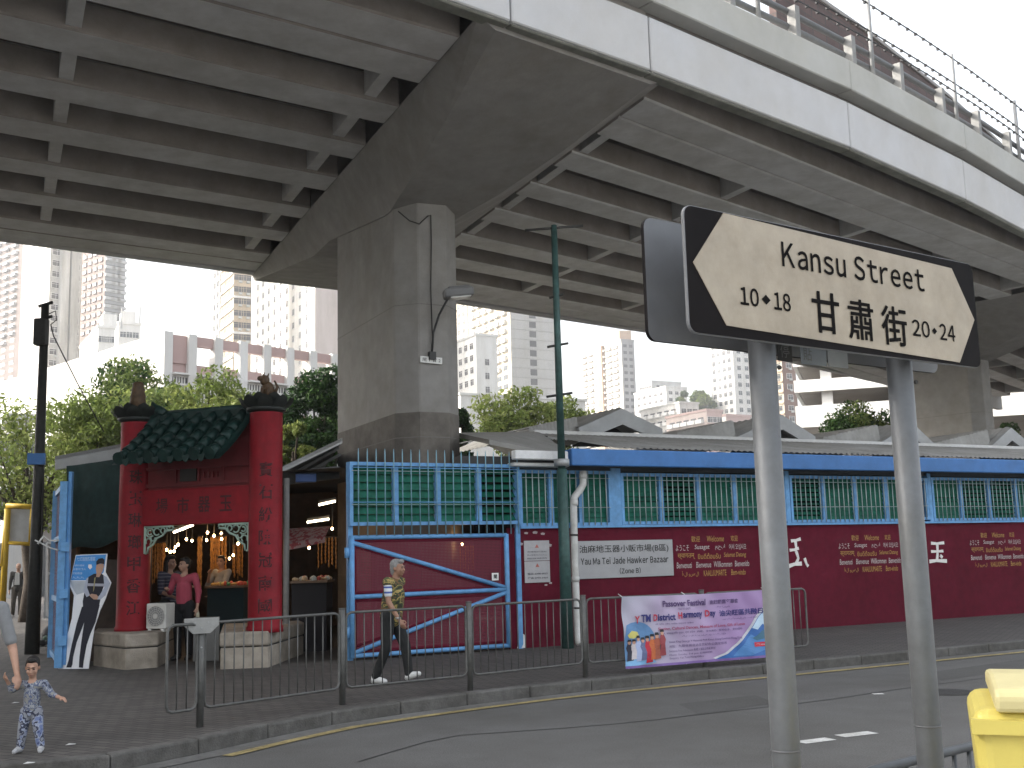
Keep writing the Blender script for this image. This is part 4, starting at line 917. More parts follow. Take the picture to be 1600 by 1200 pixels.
inpoly([p for p in circ if p[0] >= 0] + [(0, .40), (0, .10)], mat('banner_globe', (.12, .25, .46), .5), .005, 'globe', 3)
inpoly([(.02, .46), (.05, .52), (.09, .50), (.10, .44), (.06, .41), (.03, .42)], mat('banner_sun', (.62, .56, .16), .5), .008, 'globe_highlight', 3)
inpoly([(0, .035), (.08, .035), (.20, .06), (.16, .13), (.05, .12), (0, .10)], mat('banner_pool', (.22, .45, .72), .5), .006, 'pool', 3)
skin = mat('print_skin', (.50, .28, .20), .6)
for i, (x, y0, y1, cl) in enumerate(((.03, .10, .40, (.03, .03, .05)), (.06, .12, .40, (.55, .50, .52)), (.09, .09, .45, (.36, .42, .62)), (.12, .10, .42, (.12, .14, .26)), (.15, .06, .44, (.45, .02, .04)), (.18, .10, .46, (.50, .13, .04)), (.21, .10, .48, (.36, .10, .06)), (.245, .14, .52, (.30, .06, .07)))):
    h = y1 - y0; k = .022
    inpoly([(x - k, y0), (x + k, y0 + .01), (x + k * .7, y0 + h * .45), (x + k * 1.0, y0 + h * .62), (x + k * .5, y0 + h * .80), (x - k * .5, y0 + h * .80), (x - k, y0 + h * .6), (x - k * .6, y0 + h * .4)], mat('print_cloth_%d' % i, cl, .6), .011 + .0008 * i, 'printed_figure', 2)
    inpoly([(x + .011 * math.cos(R_(t)), y0 + h * .86 + .032 * math.sin(R_(t))) for t in range(0, 360, 45)], skin, .012 + .0008 * i, 'printed_face', 1)
    inpoly([(x - .014, y0 + h * .90), (x + .014, y0 + h * .90), (x + .010, y0 + h * 1.0), (x - .010, y0 + h * 1.0)], mat('print_hair', (.02, .02, .025), .6), .013 + .0008 * i, 'printed_hair', 1)
G = MB()
K_ = lambda t, x0, y0, x1, y1, mi=0, **k: letter(G, t, (x0, y0, x1, y1), bp, mi, lift=.012, **k)
K_('Passover Festival', .26, .835, .55, .925, 0, bold=.03); K_('逾越節嘉年華會', .58, .835, .78, .905, 0, bold=.02); K_('فاطمة النساء', .62, .775, .72, .815); K_('העברה פסח', .36, .785, .44, .812)
K_('TM', .115, .63, .18, .74, 1, bold=.03); K_('Y', .075, .62, .105, .72, 2, bold=.03); K_('D', .20, .64, .225, .735, 2, bold=.03); K_('istrict', .228, .64, .34, .735, 1, bold=.03)
K_('H', .36, .655, .385, .75, 2, bold=.03); K_('armony', .39, .635, .525, .735, 1, bold=.03); K_('D', .545, .665, .575, .76, 2, bold=.03); K_('ay', .578, .645, .615, .735, 1, bold=.03)
K_('油尖旺區共融日', .64, .655, .95, .745, 1, bold=.02); K_('یوم ہم آہنگی ضلع یاؤ تسم مونگ', .66, .595, .92, .63); K_('यौ चिम मोंग जिला सद्भाव दिवस', .21, .575, .46, .605)
K_('Singing, Cultural Dances, Message of Love, Gift of Love', .225, .49, .82, .545, 3, bold=.02); K_('गायन, सांस्कृतिक नृत्य, प्रेम संदेश  詩歌、文化舞蹈、愛的信息、愛的禮物', .23, .435, .80, .475); K_('گانا، ثقافتی رقص، محبت کا پیغام', .38, .385, .68, .42)
K_("Venue: King George V Memorial Park Kwun Chung Kowloon Hong Kong", .29, .305, .79, .345); K_('地點：九龍佐敦佐治五世紀念公園足球場', .29, .245, .68, .285); K_('Entrance: Free Admission 免費入場歡迎市民參加', .29, .18, .60, .22)
K_('Date: Sunday 2-6 pm 日期時間', .29, .125, .58, .16); K_('Enquiry: Yau Tsim Mong Office', .29, .075, .52, .11)
G.build('lettering', [mat('print_dark', (.10, .06, .16), .6), mat('print_navy', (.03, .03, .16), .6), mat('print_red', (.50, .04, .07), .6), mat('print_crimson', (.36, .08, .16), .6)], bt)
G = MB(); K_('八至十 Admission Free', .89, .185, .99, .222); G.build('tag_lettering', mat('banner_white', (.7, .7, .74), .5), bt)
g = MB()
for u, v in ((0, 1), (.42, 1), (0.98, 1), (0.02, 0), (.40, 0), (.77, 0)): q = BN(u * bw, v * bh, 0); g.tube([q, (q[0] - nn[0] * .08, q[1] - nn[1] * .08, q[2] + .03)], .006, 5)
g.build('tie', mat('tie_white', (.6, .6, .58), .7), bt)
# ================================================================ the red paifang gate
M_red = mat('gate_red', (.225, .007, .015), .55, spec=.2, nscale=6, namt=.15, stain=.3, sscale=1.2, bump=.04)
M_dred = mat('gate_dark_red', (.15, .012, .016), .65, nscale=6, namt=.2, stain=.25)
M_tile = mat('glazed_green', (.009, .031, .027), .5, spec=.25, nscale=9, namt=.35, stain=.4, sscale=2.5)
M_ston = mat('plinth_stone', (.33, .29, .24), .85, nscale=5, namt=.2, bump=.3, bscale=50, stain=.35, sscale=1.3)
M_char = mat('carved_dark', (.045, .006, .008), .7)
GL, GRt = np.array([-5.98, 17.8]), np.array([-3.75, 17.0]); GD = (GRt - GL) / np.linalg.norm(GRt - GL); GN = np.array([GD[1], -GD[0]]); GW = float(np.linalg.norm(GRt - GL)); GA = math.atan2(GD[1], GD[0])
def G_(u, n, z): q = GL + GD * u + GN * n; return (float(q[0]), float(q[1]), float(z))
pf = thing('paifang_gate', 'red two-column Chinese gate with green tiled roof over the market entrance', 'gate', G_(GW / 2, 0, Z0), GA)
def gbox(mb, u0, u1, n0, n1, z0, z1, mi=0): return mb.prism([G_(u0, n0, 0)[:2], G_(u1, n0, 0)[:2], G_(u1, n1, 0)[:2], G_(u0, n1, 0)[:2]], z0, z1, mi)
CT = 3.88
def petals(mb, c, n, r0, r1, h, tilt=.0, mi=0):
    for i in range(n):
        a = 2 * math.pi * i / n; x, y = math.cos(a), math.sin(a); tx, ty = -y, x; wd = r0 * 2 * math.pi / n * .62; vs = []
        prof = [(r0, 0, 1), (r0 + (r1 - r0) * .75, h * .45, 1.1), (r1, h * .8, .8), (r1 + .02, h, .05)]
        for th in (0, -.03):
            for r, z, k in prof:
                for s_ in (-1, 1): vs.append((c[0] + x * (r + th) + tx * wd * k * s_, c[1] + y * (r + th) + ty * wd * k * s_, c[2] + z))
        m_ = len(prof); fs = []
        for L_ in (0, 1):
            for j in range(m_ - 1): b = L_ * 2 * m_ + 2 * j; fs.append((b, b + 1, b + 3, b + 2))
        mb.add(vs, fs, mi, True)
for k, (c, chars) in enumerate(((GL, '珠玉琳瑯甲香江'), (GRt, '寶石紛陳冠南國'))):
    cz = (float(c[0]), float(c[1]), 0)
    g = MB().lathe([(.27, .62), (.27, .70), (.25, .72), (.245, CT - .02), (.25, CT)], cz, 28); col = g.build('column', M_red, pf)
    g = MB()                                              # couplet wrapped round the front of the shaft
    toc = np.array([-c[0], -c[1]]) / np.linalg.norm(c); a0 = math.atan2(toc[1], toc[0])
    for i, ch in enumerate(chars):
        z = 3.02 - .335 * i
        def cyl(u, v, l, c=c, a0=a0): a = a0 + u / .25; r = .25 + l; return (c[0] + r * math.cos(a), c[1] + r * math.sin(a), v)
        letter(g, ch, (-.10, z - .12, .10, z + .10), cyl, bold=.012)
    g.build('couplet', M_char, col)
    q = (cz[0], cz[1], CT)
    g = MB().lathe([(.20, 0), (.29, .03), (.30, .07), (.22, .10), (.20, .16)], q, 20); petals(g, (q[0], q[1], CT + .04), 9, .24, .40, .20); petals(g, (q[0], q[1], CT + .10), 7, .17, .27, .2); g.build('lotus_capital', mat('lotus_dark', (.016, .019, .017), .6, nscale=12, namt=.4), col)
    M_fin = mat('finial_brown', (.070, .040, .018), .6, nscale=14, namt=.45)
    if k == 0: g = MB().lathe([(.20, .14), (.19, .24), (.13, .32), (.115, .40), (.125, .42), (.10, .50), (.105, .53), (.085, .60), (.09, .63), (.06, .66), (.05, .66)], q, 16)
    else:                                                 # seated guardian beast
        g = MB().lathe([(.20, .14), (.18, .24), (.12, .27)], q, 16); x, y = q[0], q[1]
        g.ell((x + .02, y, CT + .36), (.10, .09, .13)); g.ell((x - .02, y - .03, CT + .50), (.075, .07, .085)); g.ell((x - .08, y - .06, CT + .53), (.05, .045, .04)); g.tube([(x - .04, y - .08, CT + .38), (x - .06, y - .10, CT + .26)], [.03, .025], 8); g.tube([(x + .04, y - .08, CT + .38), (x + .04, y - .10, CT + .26)], [.03, .025], 8)
        g.tube([(x + .11, y, CT + .28), (x + .17, y, CT + .40), (x + .12, y, CT + .50)], [.03, .025, .012], 8); g.cap((x - .05, y, CT + .57), .018, (x - .03, y, CT + .63), .006); g.cap((x + .02, y - .02, CT + .56), .018, (x + .04, y - .02, CT + .61), .006)
    g.build('finial', M_fin, col)
def plinth(pts, name):
    c = np.mean(pts, axis=0); sh = [tuple(c + (p - c) * 1.02) for p in pts]; si = [tuple(c + (p - c) * .985) for p in pts]; sm_ = [tuple(p) for p in pts]
    bevel(MB().prism(sm_, Z0 - .02, Z0 + .30).build(name, M_ston, pf), .02, 2); bevel(MB().prism(si, Z0 + .30, Z0 + .315).build('joint', M_dark, pf), .001, 1); bevel(MB().prism(sh, Z0 + .315, Z0 + .52).build('plinth_cap', M_ston, pf), .03, 2)
A = atz(195, 1047, Z0)[:2]; Bq = atz(246, 1043, Z0)[:2]; Cq = atz(272, 1028, Z0)[:2]; d0 = np.array([-.30, .95])
A0 = atz(146, 1040, Z0)[:2]
plinth([A0, A, Bq, Cq, Cq + d0 * .9, A0 + d0 * .9], 'plinth')
A = atz(344, 1046, Z0)[:2]; Bq = atz(419, 1043, Z0)[:2]; Cq = atz(474, 1022, Z0)[:2]; A0 = atz(352, 1028, Z0)[:2]
plinth([A, Bq, Cq, Cq + d0 * .5, A0 + d0 * .5], 'plinth')
g = MB(); gbox(g, .15, GW - .15, -.12, .10, 2.24, 2.80); bevel(g.build('lintel', M_red, pf), .015, 1)
g = MB(); 
for i, ch in enumerate('場市器玉'): u = .58 + i * .385; letter(g, ch, (u - .11, 2.42, u + .11, 2.66), lambda u_, v, l: G_(u_, .10 + l, v), bold=.015)
g.build('lintel_lettering', M_char, pf)
g = MB(); gbox(g, .15, GW - .15, -.08, .02, 2.80, 3.75); g.build('upper_panel', M_dred, pf)
g = MB(); gbox(g, .2, GW - .2, .02, .06, 2.84, 2.89); gbox(g, .2, GW - .2, .02, .06, 3.10, 3.15)
gbox(g, .2, .24, .02, .055, 2.89, 3.10); 
for u in (.75, 1.18, 1.62): gbox(g, u, u + .04, .02, .055, 2.89, 3.10)
for u in (1.28, 1.36, 1.44, 1.52): gbox(g, u, u + .02, .02, .05, 2.95, 3.04)
g.build('trim', M_dred, pf)
g = MB(); gbox(g, .86, 1.16, .021, .05, 2.91, 3.10); g.build('plaque', mat('plaque_dark', (.03, .025, .022), .6), pf)
# roof: two concave slopes of half-round tiles
RZ, EZ, RU0, RU1 = 3.90, 3.20, .26, GW - .25; ED = .86
def slope(t, sgn_): n = sgn_ * (.02 + ED * t); z = RZ - (RZ - EZ) * (t * .72 + .28 * (1 - (1 - t) ** 2)); return n, z
for sg_ in (1, -1):
    g = MB(); ts = [i / 8 for i in range(9)]; vs = []
    for t in ts:
        n, z = slope(t, sg_); vs += [G_(RU0 - .02, n, z), G_(RU1 + .02, n, z)]
    g.add(vs, [(2 * i, 2 * i + 1, 2 * i + 3, 2 * i + 2) for i in range(8)])
    vs = [(p[0], p[1], p[2] - .06) for p in vs]; g.add(vs, [(2 * i, 2 * i + 1, 2 * i + 3, 2 * i + 2) for i in range(8)])
    n = 7
    for i in range(n):
        u = RU0 + (RU1 - RU0) * (i + .5) / n
        for s_ in range(5):                               # overlapping tiles
            t0, t1 = s_ / 5, (s_ + 1) / 5 + .03; (n0, z0), (n1, z1) = slope(t0, sg_), slope(min(1, t1), sg_)
            g.tube([G_(u, n0, z0 + .02), G_(u, n1, z1 + .045)], [.070, .084], 10)
        n1, z1 = slope(1, sg_); g.tube([G_(u, n1, z1 + .04), G_(u, n1 + sg_ * .04, z1 + .025)], .098, 14)
        if i < n - 1: uu = u + (RU1 - RU0) / n / 2; g.plate([G_(uu - .07, n1 + sg_ * .02, z1 + .02), G_(uu + .07, n1 + sg_ * .02, z1 + .02), G_(uu + .04, n1 + sg_ * .02, z1 - .06), G_(uu, n1 + sg_ * .02, z1 - .09), G_(uu - .04, n1 + sg_ * .02, z1 - .06)], tuple(np.append(GN * .02, 0)))
    g.build('tiled_slope', M_tile, pf)
g = MB(); gbox(g, RU0 - .02, RU1 + .02, -.06, .06, RZ - .02, RZ + .08); g.tube([G_(RU0, 0, RZ + .09), G_(RU1, 0, RZ + .09)], .055, 10)
for u, s_ in ((RU0 + .18, -1), (RU1 - .02, 1)): g.tube([G_(u - .1 * s_, 0, RZ + .08), G_(u, 0, RZ + .14), G_(u + .12 * s_, 0, RZ + .20), G_(u + .16 * s_, 0, RZ + .30)], [.07, .085, .07, .02], 8)
g.build('ridge', M_tile, pf)
# pale green fretwork brackets
M_fret = mat('fret_green', (.30, .40, .33), .6, nscale=12, namt=.15)
def arc(cu, cz, r, a0, a1, n=10): return [(cu + r * math.cos(R_(a0 + (a1 - a0) * i / n)), cz + r * math.sin(R_(a0 + (a1 - a0) * i / n))) for i in range(n + 1)]
for sd_, uo in ((1, .25), (-1, GW - .25)):
    g = MB(); T = lambda P, r=.014: g.tube([G_(uo + sd_ * u, .07, 2.24 + z) for u, z in P], r, 6)
    T([(.0, 0), (.0, -.42), (.03, -.42)], .018); T([(0, -.015), (.52, -.015), (.52, -.05)], .018)
    T([(.05, -.42), (.07, -.33), (.16, -.28), (.22, -.19), (.33, -.15), (.40, -.08), (.52, -.07)], .018)
    for cu, cz, r, a0, a1 in ((.09, -.10, .07, 0, 300), (.09, -.10, .035, 60, 330), (.07, -.24, .05, -60, 220), (.22, -.09, .055, 30, 320), (.33, -.075, .04, -40, 260), (.15, -.19, .04, 90, 380), (.43, -.045, .025, 0, 300)): T(arc(cu, cz, r, a0, a1), .012)
    g.build('fretwork_bracket', M_fret, pf)
# ---------------------------------------------------------------- the stalls' shed behind it
M_shed = mat('shed_grey', (.23, .23, .225), .7, nscale=3, namt=.12, stain=.25)
hl_ = thing('stall_shed', 'dim open stall shed with grey sheet roofs behind the red gate', 'shed', (-4.5, 22, Z0))
a, b = atY(86, 713, 18.9), atY(330, 667, 18.3); a2, b2 = a + np.array([-1.5, 9, .5]), b + np.array([-1.5, 9, .8])
g = MB(); g.plate([tuple(a), tuple(b), tuple(b2), tuple(a2)], (0, 0, -.06)); g.build('roof_sheet', M_roof, hl_)
g = MB(); lo = np.array([0, 0, -.26]); g.plate([tuple(a), tuple(b), tuple(b + lo), tuple(a + lo * .9)], (0, .05, 0)); bevel(g.build('fascia', M_lgrey, hl_), .01, 1)
a, b = atY(441, 729, 19.2), atY(535, 684, 19.8); e = np.array([-1.5, 7, .1]); g = MB(); g.plate([tuple(a), tuple(b), tuple(b + e), tuple(a + e)], (0, 0, -.06)); g.build('roof_sheet', M_roof, hl_)
g = MB(); lo = np.array([0, 0, -.10]); g.plate([tuple(a), tuple(b), tuple(b + lo), tuple(a + lo)], (-.01, .06, 0)); bevel(g.build('fascia', mat('edge_white', (.55, .55, .54), .6, stain=.2), hl_), .01, 1)
a, b = atY(438, 738, 18.9), atY(530, 728, 19.6); g = MB(); lo = np.array([0, 0, -.22]); g.plate([tuple(a), tuple(b), tuple(b + lo), tuple(a + lo)], (0, .05, 0)); bevel(g.build('eave_board', mat('eave_grey', (.15, .15, .15), .7, stain=.25), hl_), .01, 1)
c = atY(478, 747, 18.7); bevel(MB().box(tuple(c), (.34, .12, .14), .2).build('blue_box', mat('box_blue', (.04, .09, .25), .5), hl_), .01, 1)
for i, (x0, x1, y) in enumerate(((455, 530, 20.6), (462, 532, 20.9))): 
    g = MB(); a, b = atY(x0, 742 + 6 * i, y), atY(x1, 700 + 10 * i, y + .2); g.slab(a, b, .03, .05); g.build('purlin', M_shed, hl_)
g = MB(); fl = [(-9.5, 17.9), (-2.7, 17.9), (-2.4, 27), (-12, 27)]
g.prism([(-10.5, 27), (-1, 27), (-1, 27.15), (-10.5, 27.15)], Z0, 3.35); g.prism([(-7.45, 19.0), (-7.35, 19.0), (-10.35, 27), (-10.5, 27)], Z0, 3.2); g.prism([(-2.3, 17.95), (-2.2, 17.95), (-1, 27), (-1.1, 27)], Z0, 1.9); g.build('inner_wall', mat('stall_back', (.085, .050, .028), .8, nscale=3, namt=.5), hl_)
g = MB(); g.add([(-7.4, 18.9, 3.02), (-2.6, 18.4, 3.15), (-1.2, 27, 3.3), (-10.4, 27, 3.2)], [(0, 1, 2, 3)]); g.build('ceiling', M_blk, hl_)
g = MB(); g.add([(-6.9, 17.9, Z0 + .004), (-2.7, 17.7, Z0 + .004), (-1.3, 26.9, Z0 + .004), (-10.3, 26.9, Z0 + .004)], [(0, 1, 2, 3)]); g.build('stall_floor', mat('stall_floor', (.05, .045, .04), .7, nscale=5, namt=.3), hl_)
g = MB(); g.prism([atY(195, 1000, 18.6)[:2], atY(232, 1000, 18.6)[:2], atY(232, 1000, 18.6)[:2] + [0, .1], atY(195, 1000, 18.6)[:2] + [0, .1]], Z0, 1.95); g.prism([atY(130, 1000, 18.7)[:2], atY(196, 1000, 18.62)[:2], atY(196, 1000, 18.72)[:2], atY(130, 1000, 18.8)[:2]], Z0, 1.75); g.build('brown_panel', mat('panel_brown', (.10, .075, .06), .8, nscale=4, namt=.25, stain=.3), hl_)
c = atY(447, 900, 18.6); MB().tube([(c[0], c[1], Z0), (c[0], c[1], 3.0)], .05, 10).build('post', mat('post_pale', (.30, .29, .28), .6, stain=.25), hl_)
# green canvas sheet
cv = thing('canvas_sheet', 'dark green canvas sheet hanging beside the left red column', 'canvas', tuple(atY(150, 850, 18.3)))
a, b, c, d = atY(104, 728, 18.5), atY(200, 716, 18.2), atY(200, 843, 18.2), atY(106, 862, 18.5)
g = MB(); vs = []; nx, ny = 16, 12
for j in range(ny + 1):
    for i in range(nx + 1):
        u, v = i / nx, j / ny; p = (a * (1 - u) + b * u) * (1 - v) + (d * (1 - u) + c * u) * v; vs.append((p[0], p[1] + .035 * math.sin(7 * u + 3 * v) * (1 - v * .4) + .02 * math.sin(15 * u - 4 * v), p[2] + (.04 * math.sin(u * 9) if j == ny else 0)))
g.add(vs, [(j * (nx + 1) + i, j * (nx + 1) + i + 1, (j + 1) * (nx + 1) + i + 1, (j + 1) * (nx + 1) + i) for j in range(ny) for i in range(nx)], 0, True)
o = g.build('canvas', mat('canvas_green', (.018, .045, .042), .85, nscale=9, namt=.25, stain=.3), cv); o.modifiers.new('thick', 'SOLIDIFY').thickness = .006
# open blue gate leaf, seen edge-on
lf = thing('open_gate_leaf', 'tall sky-blue gate leaf standing open and seen edge-on beside the police standee', 'gate', tuple(atz(88, 1046, Z0)))
p0 = atz(92, 1046, Z0)[:2]; p1 = p0 + np.array([-.42, .91]) * 2.4; dl = (p1 - p0) / np.linalg.norm(p1 - p0)
zt1 = hit(100, 752, np.append(p0, 0), (1, 0))[2]; print('leaf', p0, zt1)
def LFp(u, z, o=0.0): q = p0 + dl * u + np.array([dl[1], -dl[0]]) * o; return (q[0], q[1], z)
g = MB()
for u in (.05, 2.35): g.slab(LFp(u, Z0 + .02), LFp(u, zt1), .11, .09)
for z in (Z0 + .12, 1.15, 2.1, zt1 - .06): g.slab(LFp(.1, z), LFp(2.3, z), .07, .08)
g.build('frame', M_blu, lf)
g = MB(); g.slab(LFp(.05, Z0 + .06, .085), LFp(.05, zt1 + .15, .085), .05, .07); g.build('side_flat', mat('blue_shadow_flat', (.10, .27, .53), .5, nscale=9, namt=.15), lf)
for z in (.55, 1.25, 1.95): MB().box(LFp(.0, z, .03), (.12, .10, .14), .4).build('lug', M_blu, lf)
g = MB(); g.add([LFp(.1, .2), LFp(2.3, .2), LFp(2.3, zt1 - .1), LFp(.1, zt1 - .1)], [(0, 1, 2, 3)]); g.build('mesh_panel', M_meshb, lf)
g = MB(); g.tube([LFp(.0, 2.05, -.06), LFp(.0, 2.05, -.2), LFp(-.05, 2.12, -.28), LFp(-.05, 2.0, -.36)], .015, 6); g.tube([LFp(.0, 1.9, -.06), LFp(0, 1.94, -.18), LFp(-.02, 2.06, -.4)], .012, 6); g.build('latch', mat('latch_white', (.6, .6, .58), .6), lf)
# ---------------------------------------------------------------- police standee: a flat printed board, leaning
so_ = thing('police_standee', 'white-edged flat cut-out standee of a standing police officer leaning beside the plinth', 'standee', tuple(atz(125, 1046, Z0)))
sp0 = atz(125, 1045, Z0); sdv = np.array([.985, -.17]); snv = np.array([-.17, -.985])
def SB(px, py, l=0.0):                                    # points of the board, which leans back a little
    h = hit(px, py, np.append(sp0[:2], 0), sdv); t = (h[2] - Z0) * .06; h2 = hit(px, py, np.append(sp0[:2] - snv * t, 0), sdv); q = h2[:2] + snv * l; return (float(q[0]), float(q[1]), float(h2[2]))
z3_ = lambda P: [(x / 3.333, 840 + y / 3.333) for x, y in P]
bk = (float(-snv[0] * .015), float(-snv[1] * .015), 0)
out = z3_([(303, 684), (374, 420), (385, 300), (362, 250), (375, 180), (395, 90), (558, 84), (548, 180), (578, 235), (548, 320), (520, 380), (490, 470), (460, 686)])
MB().plate([SB(*p) for p in out], bk).build('board', mat('board_white', (.78, .78, .80), .55, nscale=4, namt=.05), so_)
def pp(P, mt, l, name, up=None): return MB().plate([SB(*p, l) for p in z3_(P)], tuple(np.append(-snv * .002, 0))).build(name, mt, so_)
pp([(398, 94), (553, 88), (540, 180), (515, 205), (455, 222), (370, 222), (378, 180)], mat('print_blue', (.05, .26, .62), .5), .004, 'blue_panel')
pp([(366, 226), (452, 226), (440, 285), (400, 297), (378, 262)], mat('print_grey', (.45, .48, .52), .5), .004, 'grey_panel')
M_uni = mat('print_uniform', (.012, .012, .022), .6); M_sk = mat('standee_skin', (.46, .27, .19), .6)
pp([(460, 205), (490, 188), (530, 188), (545, 200), (542, 250), (530, 285), (520, 340), (500, 430), (435, 425), (432, 330), (446, 260), (448, 225)], M_uni, .005, 'tunic')
pp([(428, 360), (520, 350), (498, 440), (472, 500), (452, 560), (437, 640), (433, 678), (412, 676), (415, 620), (425, 540), (440, 440), (400, 545), (382, 620), (378, 660), (372, 676), (346, 676), (358, 640), (375, 555), (400, 450)], M_uni, .006, 'trousers')
pp([(458, 238), (545, 240), (545, 254), (457, 252)], mat('print_stripe', (.35, .35, .40), .6), .008, 'chest_stripe')
pp([(450, 215), (462, 206), (455, 260), (470, 300), (452, 310), (436, 275)], mat('print_sleeve', (.40, .43, .52), .6), .009, 'sleeve')
pp([(540, 195), (556, 205), (575, 238), (550, 300), (525, 322), (500, 322), (520, 300), (545, 260)], mat('print_sleeve', (.40, .43, .52), .6), .009, 'sleeve')
pp([(502, 205), (504, 185), (500, 160), (505, 138), (540, 135), (543, 150), (535, 175), (527, 190), (518, 206)], M_sk, .008, 'face')
pp([(466, 300), (480, 292), (505, 297), (515, 310), (508, 322), (490, 322), (478, 312)], M_sk, .012, 'hands')
pp([(504, 142), (503, 125), (515, 110), (535, 106), (546, 115), (545, 138), (525, 134)], M_uni, .011, 'cap')
pp([(493, 210), (500, 205), (492, 270), (486, 285)], mat('print_lanyard', (.30, .26, .12), .6), .010, 'lanyard')
pp([(462, 140), (478, 140), (482, 155), (470, 166), (460, 155)], mat('board_white', (.6, .6, .6), .6), .008, 'badge')
g = MB(); P_ = lambda u, v, l: SB(*z3_([(u, v)])[0], .007)
for t, bx in (('七式措施防罪案', (402, 122, 498, 100)), ('提高警覺 保護財物', (385, 150, 440, 140)), ('留意可疑人', (380, 170, 450, 158)), ('求助熱線', (378, 192, 430, 180)), ('九九九', (376, 214, 440, 202))): letter(g, t, bx, P_, bold=.01)
g.build('lettering', mat('print_pale', (.40, .55, .75), .6), so_)
# air-conditioner condenser on the plinth
ac = thing('condenser_unit', 'white air-conditioner condenser with round fan grille on the left plinth', 'air conditioner', tuple(atY(250, 980, 17.7)))
c = atY(251, 962, 17.75); q = np.array([.97, -.26]); nq = np.array([q[1], -q[0]]); aa = math.atan2(q[1], q[0]); M_acw = mat('ac_white', (.58, .57, .54), .5, nscale=4, namt=.06, stain=.2)
bevel(MB().box((c[0], c[1], c[2] - .0), (.34, .26, .385), aa).build('casing', M_acw, ac), .015, 2)
def AC(u, v, n=.0): return (c[0] + q[0] * u + nq[0] * (.13 + n), c[1] + q[1] * u + nq[1] * (.13 + n), c[2] + v)
g = MB(); g.tube([AC(0, 0, .001), AC(0, 0, .006)], .15, 28); g.build('fan_recess', mat('fan_dark', (.22, .22, .22), .6), ac)
g = MB()
for r in (.04, .07, .10, .13, .152): g.tube([AC(r * math.cos(t), r * math.sin(t), .018) for t in np.linspace(0, 2 * math.pi, 28)], .0035, 5)
for t in range(0, 360, 20): g.tube([AC(.03 * math.cos(R_(t)), .03 * math.sin(R_(t)), .018), AC(.152 * math.cos(R_(t)), .152 * math.sin(R_(t)), .018)], .003, 4)
g.tube([AC(0, 0, .01), AC(0, 0, .022)], .035, 14); g.build('fan_grille', M_acw, ac)
for u in (-.11, .11): MB().box(AC(u, -.215, -.1), (.05, .2, .045), aa).build('foot', M_acw, ac)
# ---------------------------------------------------------------- inside the stalls: lamps, bead curtains, counters
M_bulb = mat('bulb_glow', (1, .8, .5), .5, emit=(1, .62, .28), estr=9)
def bulb(px, py, Y, lab, power=7):
    p = atY(px, py, Y); t = thing('hanging_bulb', lab, 'light bulb', tuple(p), 0, 'lit bulbs hanging in the stalls')
    MB().ell(tuple(p), (.022, .022, .028), 8, 6).build('bulb', M_bulb, t); MB().tube([(p[0], p[1], p[2] + .03), (p[0], p[1], min(3.0, p[2] + .5))], .006, 4).build('flex', M_dark, t)
    if power:
        l = bpy.data.lights.new('bulb_light', 'POINT'); l.energy = power * .095; l.color = (1, .60, .28); l.shadow_soft_size = .05; lo_ = bpy.data.objects.new('bulb_light', l); COL.objects.link(lo_); lo_.location = (0, -.09, 0); lo_.parent = t
b200 = lambda x, y: (200 + x / 5.455, 800 + y / 5.455)
blist = [(330, 322, 20.6, 4), (360, 340, 20.2, 4), (392, 335, 20.4, 0), (403, 300, 21, 0), (428, 278, 20.0, 8), (498, 232, 20.6, 9), (545, 245, 21.5, 0), (678, 175, 20, 10), (670, 240, 22, 6), (733, 202, 21.4, 12), (798, 230, 21.6, 14), (795, 182, 23, 0), (938, 270, 20.3, 8), (897, 368, 21.6, 7), (865, 396, 22, 0)]
nth = ['lowest lit bulb at the left end of the string', 'second lit bulb on the string by the woman\'s hair', 'third lit bulb on the string above the woman', 'fourth lit bulb on the string', 'bright bulb above the striped top woman', 'bright bulb below the striped tube light', 'small dim bulb near the middle of the gateway', 'highest lit bulb in the gateway', 'bulb in front of the narrow bead strand', 'bright bulb left of the gold bead curtain', 'bright bulb before the gold bead curtain', 'faint upper bulb before the gold bead curtain', 'bright bulb beside the right red column', 'low bulb over the right-hand counter', 'small bulb beside the seller\'s head']
for (x, y, Y, e), n_ in zip(blist, nth): bulb(*b200(x, y), Y, n_, e)
bulb(483, 856, 20.3, 'bright bulb over the stall between the gate and pier', 10); bulb(519, 826, 21, 'bulb at the right edge of the side stall', 5)
M_gold2 = mat('bead_gold', (.34, .16, .035), .45, nscale=60, namt=.5)
def strands(px0, px1, py0, py1, Y, lab, n, mt=None):
    a, b = atY(px0, py0, Y), atY(px1, py0, Y); zb = atY(px0, py1, Y)[2]; t = thing('bead_curtain', lab, 'curtain', ((a[0] + b[0]) / 2, Y, a[2]), 0, 'bead curtains in the stalls')
    g = MB()
    for i in range(n):
        x = a[0] + (b[0] - a[0]) * (i + .5) / n; r = rnd.uniform(.012, .024); ln = zb + rnd.uniform(0, .25) * (a[2] - zb); y = Y + rnd.uniform(-.05, .05)
        k = 14; g.tube([(x + rnd.uniform(-.004, .004), y, a[2] + (ln - a[2]) * j / k) for j in range(k + 1)], [r * (1 if j % 2 else .45) for j in range(k + 1)], 6)
    o = g.build('strands', mt or M_gold2, t); MB().tube([(a[0], Y, a[2]), (b[0], Y, a[2])], .015, 6).build('rail', M_dark, t)
strands(*b200(700, 240), 355, 912, 22.2, 'wide gold bead curtain behind the seller', 16) if False else strands(b200(700, 0)[0], b200(845, 0)[0], 838, 912, 22.2, 'wide gold bead curtain behind the seller', 14)
strands(b200(210, 0)[0], b200(320, 0)[0], 848, 915, 21.5, 'gold bead curtain beside the left red column', 10)
strands(b200(595, 0)[0], b200(640, 0)[0], 838, 925, 21.0, 'narrow bead strand hanging mid gateway', 4)
